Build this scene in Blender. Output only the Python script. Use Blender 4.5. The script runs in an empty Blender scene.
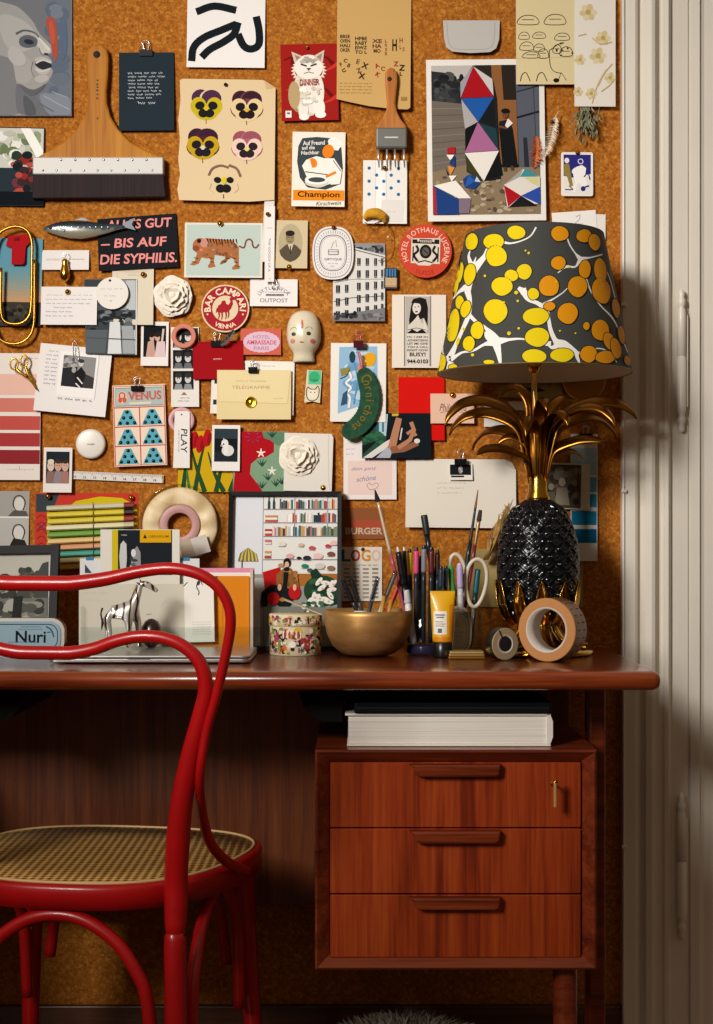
import bpy, bmesh, math, random
from mathutils import Vector, Matrix
R = random.Random(7)
PI = math.pi
SC = bpy.context.scene
COL = SC.collection
# ---- viewpoint constants (used to turn measured positions into metres) ----
U0, V0, F, CZ = 356.5, 534.0, 1500.0, 0.947
W = 2.75                       # distance of the cork wall
DT = 0.74                      # desk top height
def X(u, d): return (u - U0) * d / F
def Z(v, d): return CZ - (v - V0) * d / F
def P(u, v, d): return Vector((X(u, d), d, Z(v, d)))

# ---------------------------------------------------------------- materials
def lin(c):
    return c / 12.92 if c <= 0.04045 else ((c + 0.055) / 1.055) ** 2.4
def rgb(h):
    h = h.lstrip('#')
    if len(h) == 3: h = h[0]*2 + h[1]*2 + h[2]*2
    return tuple(lin(int(h[i:i + 2], 16) / 255) for i in (0, 2, 4)) + (1,)
_M = {}
def M(h, rough=0.6, metal=0.0, coat=0.0, spec=0.5, name=None):
    key = (h, rough, metal, coat, spec)
    if key in _M: return _M[key]
    m = bpy.data.materials.new(name or 'paint_' + h.lstrip('#'))
    m.use_nodes = True
    b = m.node_tree.nodes['Principled BSDF']
    b.inputs['Base Color'].default_value = rgb(h)
    b.inputs['Roughness'].default_value = rough
    b.inputs['Metallic'].default_value = metal
    b.inputs['Coat Weight'].default_value = coat
    b.inputs['Coat Roughness'].default_value = 0.08
    b.inputs['Specular IOR Level'].default_value = spec
    _M[key] = m
    return m
def PR(h): return M(h, 0.85, 0, 0, 0.1)          # ink and paper
def nodes(name):
    m = bpy.data.materials.new(name); m.use_nodes = True
    nt = m.node_tree
    return m, nt, nt.nodes['Principled BSDF'], nt.nodes, nt.links
def ramp(nt, stops):
    r = nt.nodes.new('ShaderNodeValToRGB')
    e = r.color_ramp.elements
    while len(e) < len(stops): e.new(0.5)
    for el, (p, h) in zip(e, stops):
        el.position = p; el.color = rgb(h)
    return r
def coords(nt, scale, kind='Object'):
    tc = nt.nodes.new('ShaderNodeTexCoord'); mp = nt.nodes.new('ShaderNodeMapping')
    mp.inputs['Scale'].default_value = scale
    nt.links.new(tc.outputs[kind], mp.inputs['Vector'])
    return mp.outputs['Vector']
def bump(nt, bs, h, strength, dist=0.002):
    b = nt.nodes.new('ShaderNodeBump'); b.inputs['Strength'].default_value = strength
    b.inputs['Distance'].default_value = dist
    nt.links.new(h, b.inputs['Height']); nt.links.new(b.outputs['Normal'], bs.inputs['Normal'])
def wood(name, dark, mid, light, axis, rough=0.35, coat=0.0, fine=1.0, spec=0.5):
    m, nt, bs, N, L = nodes(name)
    s = [38 * fine] * 3; s['xyz'.index(axis)] = 1.6
    v = coords(nt, s)
    n1 = N.new('ShaderNodeTexNoise'); n1.inputs['Scale'].default_value = 1.0
    n1.inputs['Detail'].default_value = 6; n1.inputs['Roughness'].default_value = 0.6; n1.inputs['Distortion'].default_value = 0.6
    L.new(v, n1.inputs['Vector'])
    s2 = [260 * fine] * 3; s2['xyz'.index(axis)] = 9
    v2 = coords(nt, s2)
    n2 = N.new('ShaderNodeTexNoise'); n2.inputs['Scale'].default_value = 1.0; n2.inputs['Detail'].default_value = 3
    L.new(v2, n2.inputs['Vector'])
    mx = N.new('ShaderNodeMath'); mx.operation = 'MULTIPLY_ADD'
    L.new(n2.outputs['Fac'], mx.inputs[0]); mx.inputs[1].default_value = 0.45
    L.new(n1.outputs['Fac'], mx.inputs[2])
    r = ramp(nt, [(0.52, dark), (0.72, mid), (0.95, light)])
    L.new(mx.outputs[0], r.inputs['Fac']); L.new(r.outputs['Color'], bs.inputs['Base Color'])
    bs.inputs['Roughness'].default_value = rough; bs.inputs['Coat Weight'].default_value = coat; bs.inputs['Specular IOR Level'].default_value = spec
    bs.inputs['Coat Roughness'].default_value = 0.2
    bump(nt, bs, n2.outputs['Fac'], 0.08, 0.001)
    return m
def cork_mat():
    m, nt, bs, N, L = nodes('cork')
    v = coords(nt, (1, 1, 1))
    vo = N.new('ShaderNodeTexVoronoi'); vo.inputs['Scale'].default_value = 260
    L.new(v, vo.inputs['Vector'])
    sep = N.new('ShaderNodeSeparateColor'); L.new(vo.outputs['Color'], sep.inputs['Color'])
    n = N.new('ShaderNodeTexNoise'); n.inputs['Scale'].default_value = 110; n.inputs['Detail'].default_value = 5
    n.inputs['Roughness'].default_value = 0.7
    L.new(v, n.inputs['Vector'])
    ad = N.new('ShaderNodeMath'); ad.operation = 'MULTIPLY_ADD'
    L.new(sep.outputs[0], ad.inputs[0]); ad.inputs[1].default_value = 0.42; L.new(n.outputs['Fac'], ad.inputs[2])
    r = ramp(nt, [(0.36, '#7a4510'), (0.60, '#9c5a18'), (0.80, '#ab671e'), (1.0, '#c08335')])
    L.new(ad.outputs[0], r.inputs['Fac']); L.new(r.outputs['Color'], bs.inputs['Base Color'])
    bs.inputs['Roughness'].default_value = 0.85; bs.inputs['Specular IOR Level'].default_value = 0.2
    bump(nt, bs, ad.outputs[0], 0.35, 0.002)
    return m
def mottled(name, stops, scale=(20, 20, 20), detail=4, rough=0.5, metal=0.0, coat=0.0, bmp=0.0, distort=0.0):
    m, nt, bs, N, L = nodes(name)
    n = N.new('ShaderNodeTexNoise'); n.inputs['Scale'].default_value = 1; n.inputs['Detail'].default_value = detail
    n.inputs['Distortion'].default_value = distort
    L.new(coords(nt, scale), n.inputs['Vector'])
    r = ramp(nt, stops); L.new(n.outputs['Fac'], r.inputs['Fac']); L.new(r.outputs['Color'], bs.inputs['Base Color'])
    bs.inputs['Roughness'].default_value = rough; bs.inputs['Metallic'].default_value = metal; bs.inputs['Coat Weight'].default_value = coat
    if bmp: bump(nt, bs, n.outputs['Fac'], bmp)
    return m
def glass_mat(name, h='#ffffff', rough=0.02, alpha=0.0, trans=1.0, ior=1.45):
    m, nt, bs, N, L = nodes(name)
    # thin clear sheet: straight-through transmission with a Fresnel sheen
    t = N.new('ShaderNodeBsdfTransparent'); t.inputs['Color'].default_value = rgb(h)
    gl = N.new('ShaderNodeBsdfGlossy'); gl.inputs['Roughness'].default_value = rough
    lw = N.new('ShaderNodeLayerWeight'); pw = N.new('ShaderNodeMath'); pw.operation = 'POWER'; L.new(lw.outputs['Facing'], pw.inputs[0]); pw.inputs[1].default_value = 4
    fr = N.new('ShaderNodeMath'); fr.operation = 'MULTIPLY_ADD'; L.new(pw.outputs[0], fr.inputs[0]); fr.inputs[1].default_value = .5; fr.inputs[2].default_value = .03
    mx = N.new('ShaderNodeMixShader'); L.new(fr.outputs[0], mx.inputs[0]); L.new(t.outputs[0], mx.inputs[1]); L.new(gl.outputs[0], mx.inputs[2])
    out = mx
    if trans < 1:
        m2 = N.new('ShaderNodeMixShader'); m2.inputs[0].default_value = trans; L.new(bs.outputs[0], m2.inputs[1]); L.new(mx.outputs[0], m2.inputs[2]); bs.inputs['Base Color'].default_value = rgb(h); out = m2
    N.remove(bs) if trans >= 1 else None
    L.new(out.outputs[0], N['Material Output'].inputs['Surface'])
    return m
BRASS = M('#c9963c', 0.22, 1.0, name='brass'); BRASS_DARK = M('#8a5a1c', 0.28, 1.0, name='aged_brass')
STEEL = M('#c4c4c4', 0.28, 1.0, name='steel'); BLACK_METAL = M('#0b0b0c', 0.45, 0.0, 0.0, 0.2, name='black_clip_paint')
GLASS = glass_mat('clear_glass', '#eef2f4'); PURPLE_GLASS = glass_mat('violet_glass', '#5d5488', .05, trans=.8); ACRYLIC = glass_mat('clear_acrylic', '#f7faf9', 0.03, ior=1.35)
WHITE = '#ece6e1'; CREAM = '#ead7ae'; BLK = '#18181a'

# ---------------------------------------------------------------- mesh builder
def catmull(pts, n=8, closed=False):
    pts = [Vector(p) for p in pts]
    out = []
    m = len(pts); rng = m if closed else m - 1
    for i in range(rng):
        if closed: a, b, c, d = (pts[(i + k) % m] for k in (-1, 0, 1, 2))
        else:
            b, c = pts[i], pts[i + 1]
            a = pts[i - 1] if i else b * 2 - c
            d = pts[i + 2] if i + 2 < m else c * 2 - b
        for k in range(n):
            t = k / n
            out.append(0.5 * ((2 * b) + (c - a) * t + (2 * a - 5 * b + 4 * c - d) * t * t + (3 * b - a - 3 * c + d) * t ** 3))
    if not closed: out.append(pts[-1].copy())
    return out
def lerp_list(vals, n):
    out = []
    for i in range(n):
        f = i / (n - 1) * (len(vals) - 1); k = min(int(f), len(vals) - 2)
        out.append(vals[k] + (vals[k + 1] - vals[k]) * (f - k))
    return out
class MB:
    def __init__(s):
        s.v, s.f, s.fm, s.fs, s.mats = [], [], [], [], []
        s.T = Matrix.Identity(4)
    def mi(s, m):
        if isinstance(m, str): m = PR(m)
        if m not in s.mats: s.mats.append(m)
        return s.mats.index(m)
    def add(s, vs, fs, m, smooth=False):
        b = len(s.v); k = s.mi(m)
        s.v += [s.T @ Vector(p) for p in vs]
        for f in fs:
            s.f.append(tuple(b + i for i in f)); s.fm.append(k); s.fs.append(smooth)
    def bmadd(s, bm, m, smooth=False):
        bm.verts.index_update()
        s.add([v.co.copy() for v in bm.verts], [tuple(v.index for v in f.verts) for f in bm.faces], m, smooth)
        bm.free()
    def box(s, x0, x1, y0, y1, z0, z1, m, bev=0.0, seg=2, smooth=False):
        bm = bmesh.new(); bmesh.ops.create_cube(bm, size=1)
        for v in bm.verts:
            v.co = Vector(((x0 + x1) / 2 + v.co.x * (x1 - x0), (y0 + y1) / 2 + v.co.y * (y1 - y0), (z0 + z1) / 2 + v.co.z * (z1 - z0)))
        if bev: bmesh.ops.bevel(bm, geom=bm.edges[:], offset=bev, segments=seg, profile=0.5, affect='EDGES')
        s.bmadd(bm, m, smooth)
    def lathe(s, prof, m, seg=32, c=(0, 0, 0), smooth=True, T=None):
        vs, fs = [], []; n = len(prof)
        for i in range(seg):
            a = 2 * PI * i / seg
            for r, z in prof:
                p = Vector((r * math.cos(a), r * math.sin(a), z))
                vs.append((T @ p if T else p) + Vector(c))
        for i in range(seg):
            j = (i + 1) % seg
            for k in range(n - 1): fs.append((i * n + k, j * n + k, j * n + k + 1, i * n + k + 1))
        s.add(vs, fs, m, smooth)
    def tube(s, pts, rad, m, n=10, closed=False, smooth=True, flat=1.0):
        pts = [Vector(p) for p in pts]; k = len(pts)
        if not isinstance(rad, (list, tuple)): rad = [rad] * k
        elif len(rad) != k: rad = lerp_list(list(rad), k)
        vs, fs = [], []
        up = None
        for i, p in enumerate(pts):
            if closed: t = pts[(i + 1) % k] - pts[i - 1]
            else: t = pts[min(i + 1, k - 1)] - pts[max(i - 1, 0)]
            t.normalize()
            if up is None:
                up = Vector((0, 1, 0)) if abs(t.y) < 0.9 else Vector((1, 0, 0))
            a = up - t * up.dot(t)
            if a.length < 1e-6: a = t.orthogonal()
            a.normalize(); up = a; b = t.cross(a)
            for j in range(n):
                q = 2 * PI * j / n
                vs.append(p + a * (math.cos(q) * rad[i] * flat) + b * (math.sin(q) * rad[i]))
        for i in range(k if closed else k - 1):
            i2 = (i + 1) % k
            for j in range(n):
                j2 = (j + 1) % n
                fs.append((i * n + j, i * n + j2, i2 * n + j2, i2 * n + j))
        if not closed:
            fs.append(tuple(range(n))[::-1]); fs.append(tuple((k - 1) * n + j for j in range(n)))
        s.add(vs, fs, m, smooth)
    def prism(s, pts, y0, y1, m, bev=0.0):           # outline in x,z extruded along y
        n = len(pts)
        vs = [(x, y0, z) for x, z in pts] + [(x, y1, z) for x, z in pts]
        fs = [tuple(range(n)), tuple(range(2 * n - 1, n - 1, -1))] + [(i, i + n, (i + 1) % n + n, (i + 1) % n) for i in range(n)]
        if bev:
            bm = bmesh.new(); bv = [bm.verts.new(v) for v in vs]
            for f in fs: bm.faces.new([bv[i] for i in f])
            bmesh.ops.recalc_face_normals(bm, faces=bm.faces[:])
            es = [e for e in bm.edges if (abs(e.verts[0].co.y - e.verts[1].co.y) < 1e-7)]
            bmesh.ops.bevel(bm, geom=es, offset=bev, segments=2, profile=0.5, affect='EDGES')
            s.bmadd(bm, m)
        else: s.add(vs, fs, m)
    def ball(s, c, r, m, seg=16):
        if not isinstance(r, (tuple, list)): r = (r, r, r)
        pr = [(math.sin(PI * i / 10), -math.cos(PI * i / 10)) for i in range(11)]
        T = Matrix.Diagonal((r[0], r[1], r[2], 1))
        s.lathe(pr, m, seg, c, True, T)
    def build(s, name, parent=None, origin=None):
        if parent is not None: o = parent.matrix_world.translation if False else Vector(parent['_o'])
        elif origin is not None: o = Vector(origin)
        else:
            lo = [min(v[i] for v in s.v) for i in range(3)]; hi = [max(v[i] for v in s.v) for i in range(3)]
            o = Vector(((lo[0] + hi[0]) / 2, (lo[1] + hi[1]) / 2, lo[2]))
        me = bpy.data.meshes.new(name)
        me.from_pydata([v - o for v in s.v], [], s.f)
        for m in s.mats: me.materials.append(m)
        me.polygons.foreach_set('material_index', s.fm)
        me.polygons.foreach_set('use_smooth', s.fs)
        bm = bmesh.new(); bm.from_mesh(me)
        bmesh.ops.recalc_face_normals(bm, faces=bm.faces[:]) if getattr(s, 'solid', True) else None
        bm.to_mesh(me); bm.free()
        me.update()
        ob = bpy.data.objects.new(name, me); COL.objects.link(ob)
        if parent is not None: ob.parent = parent
        else: ob.location = o
        ob['_o'] = tuple(o)
        return ob
def tag(o, label, cat, group=None):
    o['label'] = label; o['category'] = cat
    if group: o['group'] = group
    return o
def empty(name, loc, label, cat, group=None):
    o = bpy.data.objects.new(name, None); COL.objects.link(o)
    o.location = loc; o.empty_display_size = 0.05; o['_o'] = tuple(loc)
    return tag(o, label, cat, group)
def struct(o):
    o['kind'] = 'structure'; return o
# ---- lettering: glyph outlines of the built-in font turned into flat mesh
_G = {}
def glyphs(body, bold=0.0, shear=0.0):
    key = (body, bold, shear)
    if key in _G: return _G[key]
    cu = bpy.data.curves.new('t', 'FONT'); cu.body = body; cu.size = 1; cu.offset = bold; cu.shear = shear
    cu.resolution_u = 3; cu.fill_mode = 'FRONT'
    ob = bpy.data.objects.new('t', cu); COL.objects.link(ob)
    dg = bpy.context.evaluated_depsgraph_get(); dg.update()
    me = bpy.data.meshes.new_from_object(ob.evaluated_get(dg))
    vs = [(v.co.x, v.co.y) for v in me.vertices]; fs = [tuple(p.vertices) for p in me.polygons]
    bpy.data.objects.remove(ob); bpy.data.curves.remove(cu); bpy.data.meshes.remove(me)
    _G[key] = (vs, fs)
    return _G[key]

class Card(MB):
    """A sheet pinned to the wall, drawn in measured wall positions (u right, v down)."""
    def __init__(s, name, x0, y0, x1, y1, rot=0, lay=1, lift=0.004, col=WHITE, th=0.0005, d=None, shape=None, lean=0.0, base=None):
        super().__init__()
        s.solid = False
        s.th = th; s.lean = lean; s.name = name; s.x0, s.y0, s.x1, s.y1 = x0, y0, x1, y1
        s.cu, s.cv = (x0 + x1) / 2, (y0 + y1) / 2
        s.rot = math.radians(rot); s.off = 0.0008 + lay * 0.0022 if lay else -0.0003; s.lift = lift
        s.d = d or W; s.kd = None; s.n = 0
        if base is not None: s.off = base; s.th = th; s.lean = lean
        if shape is None: shape = [(x0, y0), (x1, y0), (x1, y1), (x0, y1)]
        s.shape = shape; n = len(shape); m = col if not isinstance(col, str) else PR(col)
        fr = [s.pt(u, v, 0) for u, v in shape]; bk = [s.pt(u, v, -th) for u, v in shape]
        s.add(fr + bk, [tuple(range(n)), tuple(range(2 * n - 1, n - 1, -1))] + [(i, i + n, (i + 1) % n + n, (i + 1) % n) for i in range(n)], m)
    def pt(s, u, v, out):
        t = (v - s.y0) / max(1e-6, s.y1 - s.y0)
        c, q = math.cos(s.rot), math.sin(s.rot)
        du, dv = u - s.cu, v - s.cv
        uu, vv = s.cu + du * c - dv * q, s.cv + du * q + dv * c
        k = (s.d if s.d != W else W - s.off - s.lift * .5) / F
        return Vector(((uu - U0) * k, s.d - s.off - s.lift * t - s.th - out, CZ - (vv - V0) * k))
    def put(s, pts, faces, col):
        s.n += 1; e = 0.00002 * s.n + 0.00002
        s.add([s.pt(u, v, e) for u, v in pts], faces, col)
    def poly(s, pts, col): s.put(pts, [tuple(range(len(pts)))], col)
    def rect(s, a, b, c, d, col): s.poly([(a, b), (c, b), (c, d), (a, d)], col)
    def ell(s, cx, cy, rx, ry, col, rot=0, n=20, a0=0, a1=360):
        q = math.radians(rot); o = []
        for i in range(n if a1 - a0 >= 360 else n + 1):
            a = math.radians(a0 + (a1 - a0) * i / n)
            x, y = rx * math.cos(a), ry * math.sin(a)
            o.append((cx + x * math.cos(q) - y * math.sin(q), cy + x * math.sin(q) + y * math.cos(q)))
        s.poly(o, col)
    def ring(s, cx, cy, rx, ry, w, col, n=36):
        o = [(cx + rx * math.cos(2 * PI * i / n), cy + ry * math.sin(2 * PI * i / n)) for i in range(n)]
        i_ = [(cx + (rx - w) * math.cos(2 * PI * i / n), cy + (ry - w) * math.sin(2 * PI * i / n)) for i in range(n)]
        s.put(o + i_, [(i, (i + 1) % n, (i + 1) % n + n, i + n) for i in range(n)], col)
    def line(s, pts, w, col, closed=False, smooth=0):
        if smooth: pts = [(p.x, p.y) for p in catmull([(a, b, 0) for a, b in pts], smooth, closed)]
        k = len(pts); L_, R_ = [], []
        for i in range(k):
            a = pts[i - 1] if (i or closed) else pts[i]; b = pts[(i + 1) % k] if (i < k - 1 or closed) else pts[i]
            dx, dy = b[0] - a[0], b[1] - a[1]; l = math.hypot(dx, dy) or 1
            ww = (w[0] + (w[1] - w[0]) * i / max(1, k - 1)) if isinstance(w, tuple) else w
            nx, ny = -dy / l * ww / 2, dx / l * ww / 2
            L_.append((pts[i][0] + nx, pts[i][1] + ny)); R_.append((pts[i][0] - nx, pts[i][1] - ny))
        s.put(L_ + R_, [(i, (i + 1) % k, (i + 1) % k + k, i + k) for i in range(k if closed else k - 1)], col)
    def text(s, body, cx, cy, w, h, col, rot=0, bold=0.0, shear=0.0):
        vs, fs = glyphs(body, bold, shear)
        if not vs: return
        xa, xb = min(v[0] for v in vs), max(v[0] for v in vs); ya, yb = min(v[1] for v in vs), max(v[1] for v in vs)
        sy = h / (yb - ya); sx = w / (xb - xa) if w else sy
        q = math.radians(rot); o = []
        for x, y in vs:
            a, b = (x - (xa + xb) / 2) * sx, -(y - (ya + yb) / 2) * sy
            o.append((cx + a * math.cos(q) - b * math.sin(q), cy + a * math.sin(q) + b * math.cos(q)))
        s.put(o, fs, col)
    def arc(s, body, cx, cy, r, a0, a1, h, col, bold=0.02, inner=False, ry=None, wf=1.0):
        """letters round a circle, a0 to a1 in degrees clockwise from the top; inner = readable along the bottom"""
        ry = ry or r
        wid = []
        for ch in body:
            vs, _ = glyphs(ch, bold)
            wid.append((max(v[0] for v in vs) - min(v[0] for v in vs) + 0.1) if vs else 0.32)
        tot = sum(wid); acc = 0
        for ch, w_ in zip(body, wid):
            a = math.radians(a0 + (a1 - a0) * (acc + w_ / 2) / tot); acc += w_
            vs, fs = glyphs(ch, bold)
            if not vs: continue
            xa, xb = min(v[0] for v in vs), max(v[0] for v in vs)
            px, py = cx + r * math.sin(a), cy - ry * math.cos(a)
            q = a + (PI if inner else 0); sc = h / 0.72
            o = []
            for x, y in vs:
                p, t = (x - (xa + xb) / 2) * sc * wf, -(y - 0.36) * sc
                o.append((px + p * math.cos(q) - t * math.sin(q), py + p * math.sin(q) + t * math.cos(q)))
            s.put(o, fs, col)
    def scrib(s, x0, y, x1, h, col, w=0.5, seed=0, rot=0.0):
        r = random.Random(seed + int(x0 * 7 + y * 13)); x = x0
        while x < x1 - h:
            word = min(x1, x + h * r.uniform(2.0, 4.5)); pts = []
            i = 0
            while x < word:
                pts.append((x, y + rot * (x - x0) + (h * r.uniform(0.15, 0.6) if i % 2 else -h * r.uniform(0.1, 0.5)))); x += h * r.uniform(0.3, 0.5); i += 1
            if len(pts) > 1: s.line(pts, w, col)
            x += h * 0.8
    def blotch(s, x0, y0, x1, y1, cols, n, r0, r1, seed=0):
        r = random.Random(seed)
        for _ in range(n):
            a, b = r.uniform(r0, r1), r.uniform(r0, r1) * 0.8
            a = min(a, (x1 - x0) / 2); b = min(b, (y1 - y0) / 2)
            s.ell(r.uniform(x0 + a, x1 - a), r.uniform(y0 + b, y1 - b), a, b, r.choice(cols), 0, 10)
    def done(s, label, cat, group=None):
        lo = min(v.z for v in s.v)
        return tag(s.build(s.name, origin=s.pt(s.cu, s.cv, 0)), label, cat, group)
def rr(x0, y0, x1, y1, r, n=6):
    o = []
    for cx, cy, a in ((x1 - r, y0 + r, -90), (x1 - r, y1 - r, 0), (x0 + r, y1 - r, 90), (x0 + r, y0 + r, 180)):
        for i in range(n + 1):
            t = math.radians(a + 90 * i / n); o.append((cx + r * math.cos(t), cy + r * math.sin(t)))
    return o
def circ(cx, cy, rx, ry=None, n=40):
    ry = ry or rx
    return [(cx + rx * math.cos(2 * PI * i / n), cy + ry * math.sin(2 * PI * i / n)) for i in range(n)]
def skin(name, joints, edges, mat, parent=None, origin=None, sub=2):
    """one continuous surface grown round a skeleton; joints = [(x,y,z,r)] or (…, rx, ry)"""
    me = bpy.data.meshes.new(name); me.from_pydata([Vector(j[:3]) for j in joints], edges, [])
    ob = bpy.data.objects.new(name, me); COL.objects.link(ob)
    sm = ob.modifiers.new('s', 'SKIN'); ob.modifiers.new('u', 'SUBSURF').levels = sub
    for i, j in enumerate(joints):
        sv = me.skin_vertices[0].data[i]; sv.radius = (j[3], j[4] if len(j) > 4 else j[3]); sv.use_root = (i == 0)
    dg = bpy.context.evaluated_depsgraph_get(); dg.update()
    m2 = bpy.data.meshes.new_from_object(ob.evaluated_get(dg))
    bpy.data.objects.remove(ob)
    mb = MB(); mb.add([v.co.copy() for v in m2.vertices], [tuple(p.vertices) for p in m2.polygons], mat, True)
    bpy.data.meshes.remove(m2)
    return mb
# light settings
WORLD = 0.27
KEYLOC = (-1.75, -0.55, 2.35); KEYTGT = (0.02, 2.7, 1.43); KEYSX, KEYSY, KEYP, KEYC = .7, 1.0, 12.8, (1.0, .965, .91)
KEYSPREAD = 50
EXPO = 0.2
# ================================================================= the room
CORK = cork_mat()
TEAK_H = wood('teak_top', '#561e0b', '#823212', '#9c491f', 'x', 0.24, 0.5)
TEAK_V = wood('teak_front', '#6c210a', '#983712', '#af4c1d', 'z', 0.32, 0.15)
TEAK_F = wood('teak_frame', '#4e1808', '#722a10', '#8a3c19', 'x', 0.32, 0.2)
PANEL = wood('teak_panel', '#47200c', '#683215', '#7c421f', 'z', 0.38, 0.1)
DARKWOOD = wood('dark_stained_wood', '#1a0d08', '#2a150d', '#382015', 'z', 0.4)
PAINT = mottled('door_paint', [(0.3, '#dfd6c8'), (0.7, '#e6ddd0')], (6, 6, 6), 3, 0.38)
XC = X(620.5, W)                                   # right edge of the cork

m = MB(); m.box(-2.6, XC, W, W + 0.1, 0.0, 2.6, CORK); struct(m.build('wall_back'))
FLOORM = wood('floor_boards', '#4a2c17', '#6b4426', '#82592f', 'x', 0.4, 0.1, 0.5)
m = MB(); m.box(-2.6, 2.2, -1.2, W + 0.12, -0.05, 0.0, FLOORM); struct(m.build('floor'))
m = MB(); m.prism([(-2.6, 0.0), (XC, 0.0), (XC, 0.086), (-2.6, 0.086)], W - 0.014, W - 0.0005, wood('baseboard_wood', '#3a1e0e', '#55301a', '#6a4426', 'x', 0.4), 0.003)
struct(m.build('baseboard_back'))
# door casing: a moulded profile swept up the wall
prof = [(620.5, 0.0), (620.5, -0.019), (622.5, -0.022), (633, -0.023), (635.5, -0.020), (636, -0.011), (639, -0.010), (641, -0.016), (643.5, -0.024), (649, -0.026),
        (652.5, -0.024), (654, -0.012), (657, -0.008), (661, -0.008), (663, -0.017), (666.5, -0.018), (669, -0.012), (671, -0.004), (687.5, -0.003), (688, 0.0)]
vs, fs = [], []
for zz in (0.0, 2.5):
    vs += [(X(u, W), W + dy, zz) for u, dy in prof]
n = len(prof)
fs = [(i, i + 1, i + 1 + n, i + n) for i in range(n - 1)] + [tuple(range(n, 2 * n))]
m = MB(); m.add(vs, fs, PAINT); m.box(X(620.5, W), X(690, W), W, W + 0.1, 0, 2.5, PAINT); struct(m.build('trim_1'))
# door leaf with a moulded edge and a recessed panel, to the right of the casing
m = MB()
dx0 = X(689, W)
prof2 = [(0, -0.001), (0.002, -0.006), (0.018, -0.007), (0.020, -0.002), (0.028, 0.001), (0.110, 0.001), (0.114, -0.008), (0.128, -0.010), (0.134, 0.006), (0.52, 0.006), (0.526, -0.010), (0.54, -0.008), (0.545, 0.001), (0.82, 0.001)]
vs = [(dx0 + a, W + b, zz) for zz in (0.012, 2.1) for a, b in prof2]; n = len(prof2)
m.add(vs, [(i, i + 1, i + 1 + n, i + n) for i in range(n - 1)], PAINT)
m.box(dx0, dx0 + 0.82, W + 0.007, W + 0.045, 0.012, 2.1, PAINT)
door = struct(m.build('door_1'))
def hinge(v0, v1):
    d = W - 0.012; cx = X(681.5, d); z0, z1 = Z(v1, d), Z(v0, d); h = z1 - z0
    T = lambda t: z0 + h * t
    r = 0.0085
    pr = [(0.0, T(0)), (.004, T(.01)), (.0062, T(.03)), (.005, T(.06)), (.0075, T(.075)), (.0075, T(.10)), (.0055, T(.12)), (.0075, T(.14)), (.0085, T(.16)), (r, T(.18)),
          (r, T(.525)), (.0072, T(.528)), (.0072, T(.534)), (r, T(.537)), (r, T(.82)), (.0075, T(.85)), (.0055, T(.875)), (.0078, T(.89)), (.0078, T(.92)), (.005, T(.94)), (.0068, T(.965)), (.004, T(.99)), (0, T(1))]
    b = MB(); b.lathe(pr, PAINT, 16, (cx, d, 0)); b.box(cx - .004, cx + .012, d, d + 0.012, T(.18), T(.82), PAINT)
    return b.build('hinge', door)
hinge(289, 433); hinge(792, 940)
m = MB(); m.box(XC, 2.2, W + .02, W + .12, 2.1, 2.6, PAINT); m.box(X(690, W) + .84, 2.2, W, W + .1, 0, 2.1, PAINT); struct(m.build('wall_right'))
# thin cable down the edge of the casing
m = MB(); d = W - 0.026; m.tube([(X(624, d), d + .002, Z(v, d)) for v in (-30, 200, 400, 600, 800, 1000, 1047)], 0.0016, PAINT, 8)
cab = empty('wall_cable', (X(624, d), d, Z(1047, d)), 'thin white cable running down the edge of the door casing beside the cork', 'cable')
m.build('cord', cab)
for v in (305, 491, 847):
    b = MB(); b.box(X(621.5, d), X(626.5, d), d - .003, d + .004, Z(v + 1.6, d), Z(v - 1.6, d), PAINT, .001); b.build('cable_clip', cab)

# ================================================================= the desk
DF = 2.25
desk = empty('writing_desk', (-0.3, 2.5, 0), 'teak writing desk with a floating top and a three drawer pedestal', 'desk')
m = MB()
xr = X(659, DF) + .005
bm = bmesh.new()
out = [(-1.19, DF), (xr - .012, DF), (xr - .003, DF + .004), (xr, DF + .014), (xr, 2.738), (-1.19, 2.738)]
bv = [bm.verts.new((a, b, DT - .0285)) for a, b in out]; f = bm.faces.new(bv)
e = bmesh.ops.extrude_face_region(bm, geom=[f]); bmesh.ops.translate(bm, verts=[g for g in e['geom'] if isinstance(g, bmesh.types.BMVert)], vec=(0, 0, .0285))
bmesh.ops.recalc_face_normals(bm, faces=bm.faces[:])
ed = [k for k in bm.edges if abs(k.verts[0].co.z - k.verts[1].co.z) < 1e-6 and min(k.verts[0].co.y, k.verts[1].co.y) < 2.7]
bmesh.ops.bevel(bm, geom=ed, offset=.012, segments=5, profile=.5, affect='EDGES')
m.bmadd(bm, TEAK_H, True); m.build('tabletop', desk)
m = MB(); m.box(-1.15, .372, 2.62, 2.638, Z(905, 2.62), DT - .029, PANEL, .002); m.build('back_panel', desk)
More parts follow.
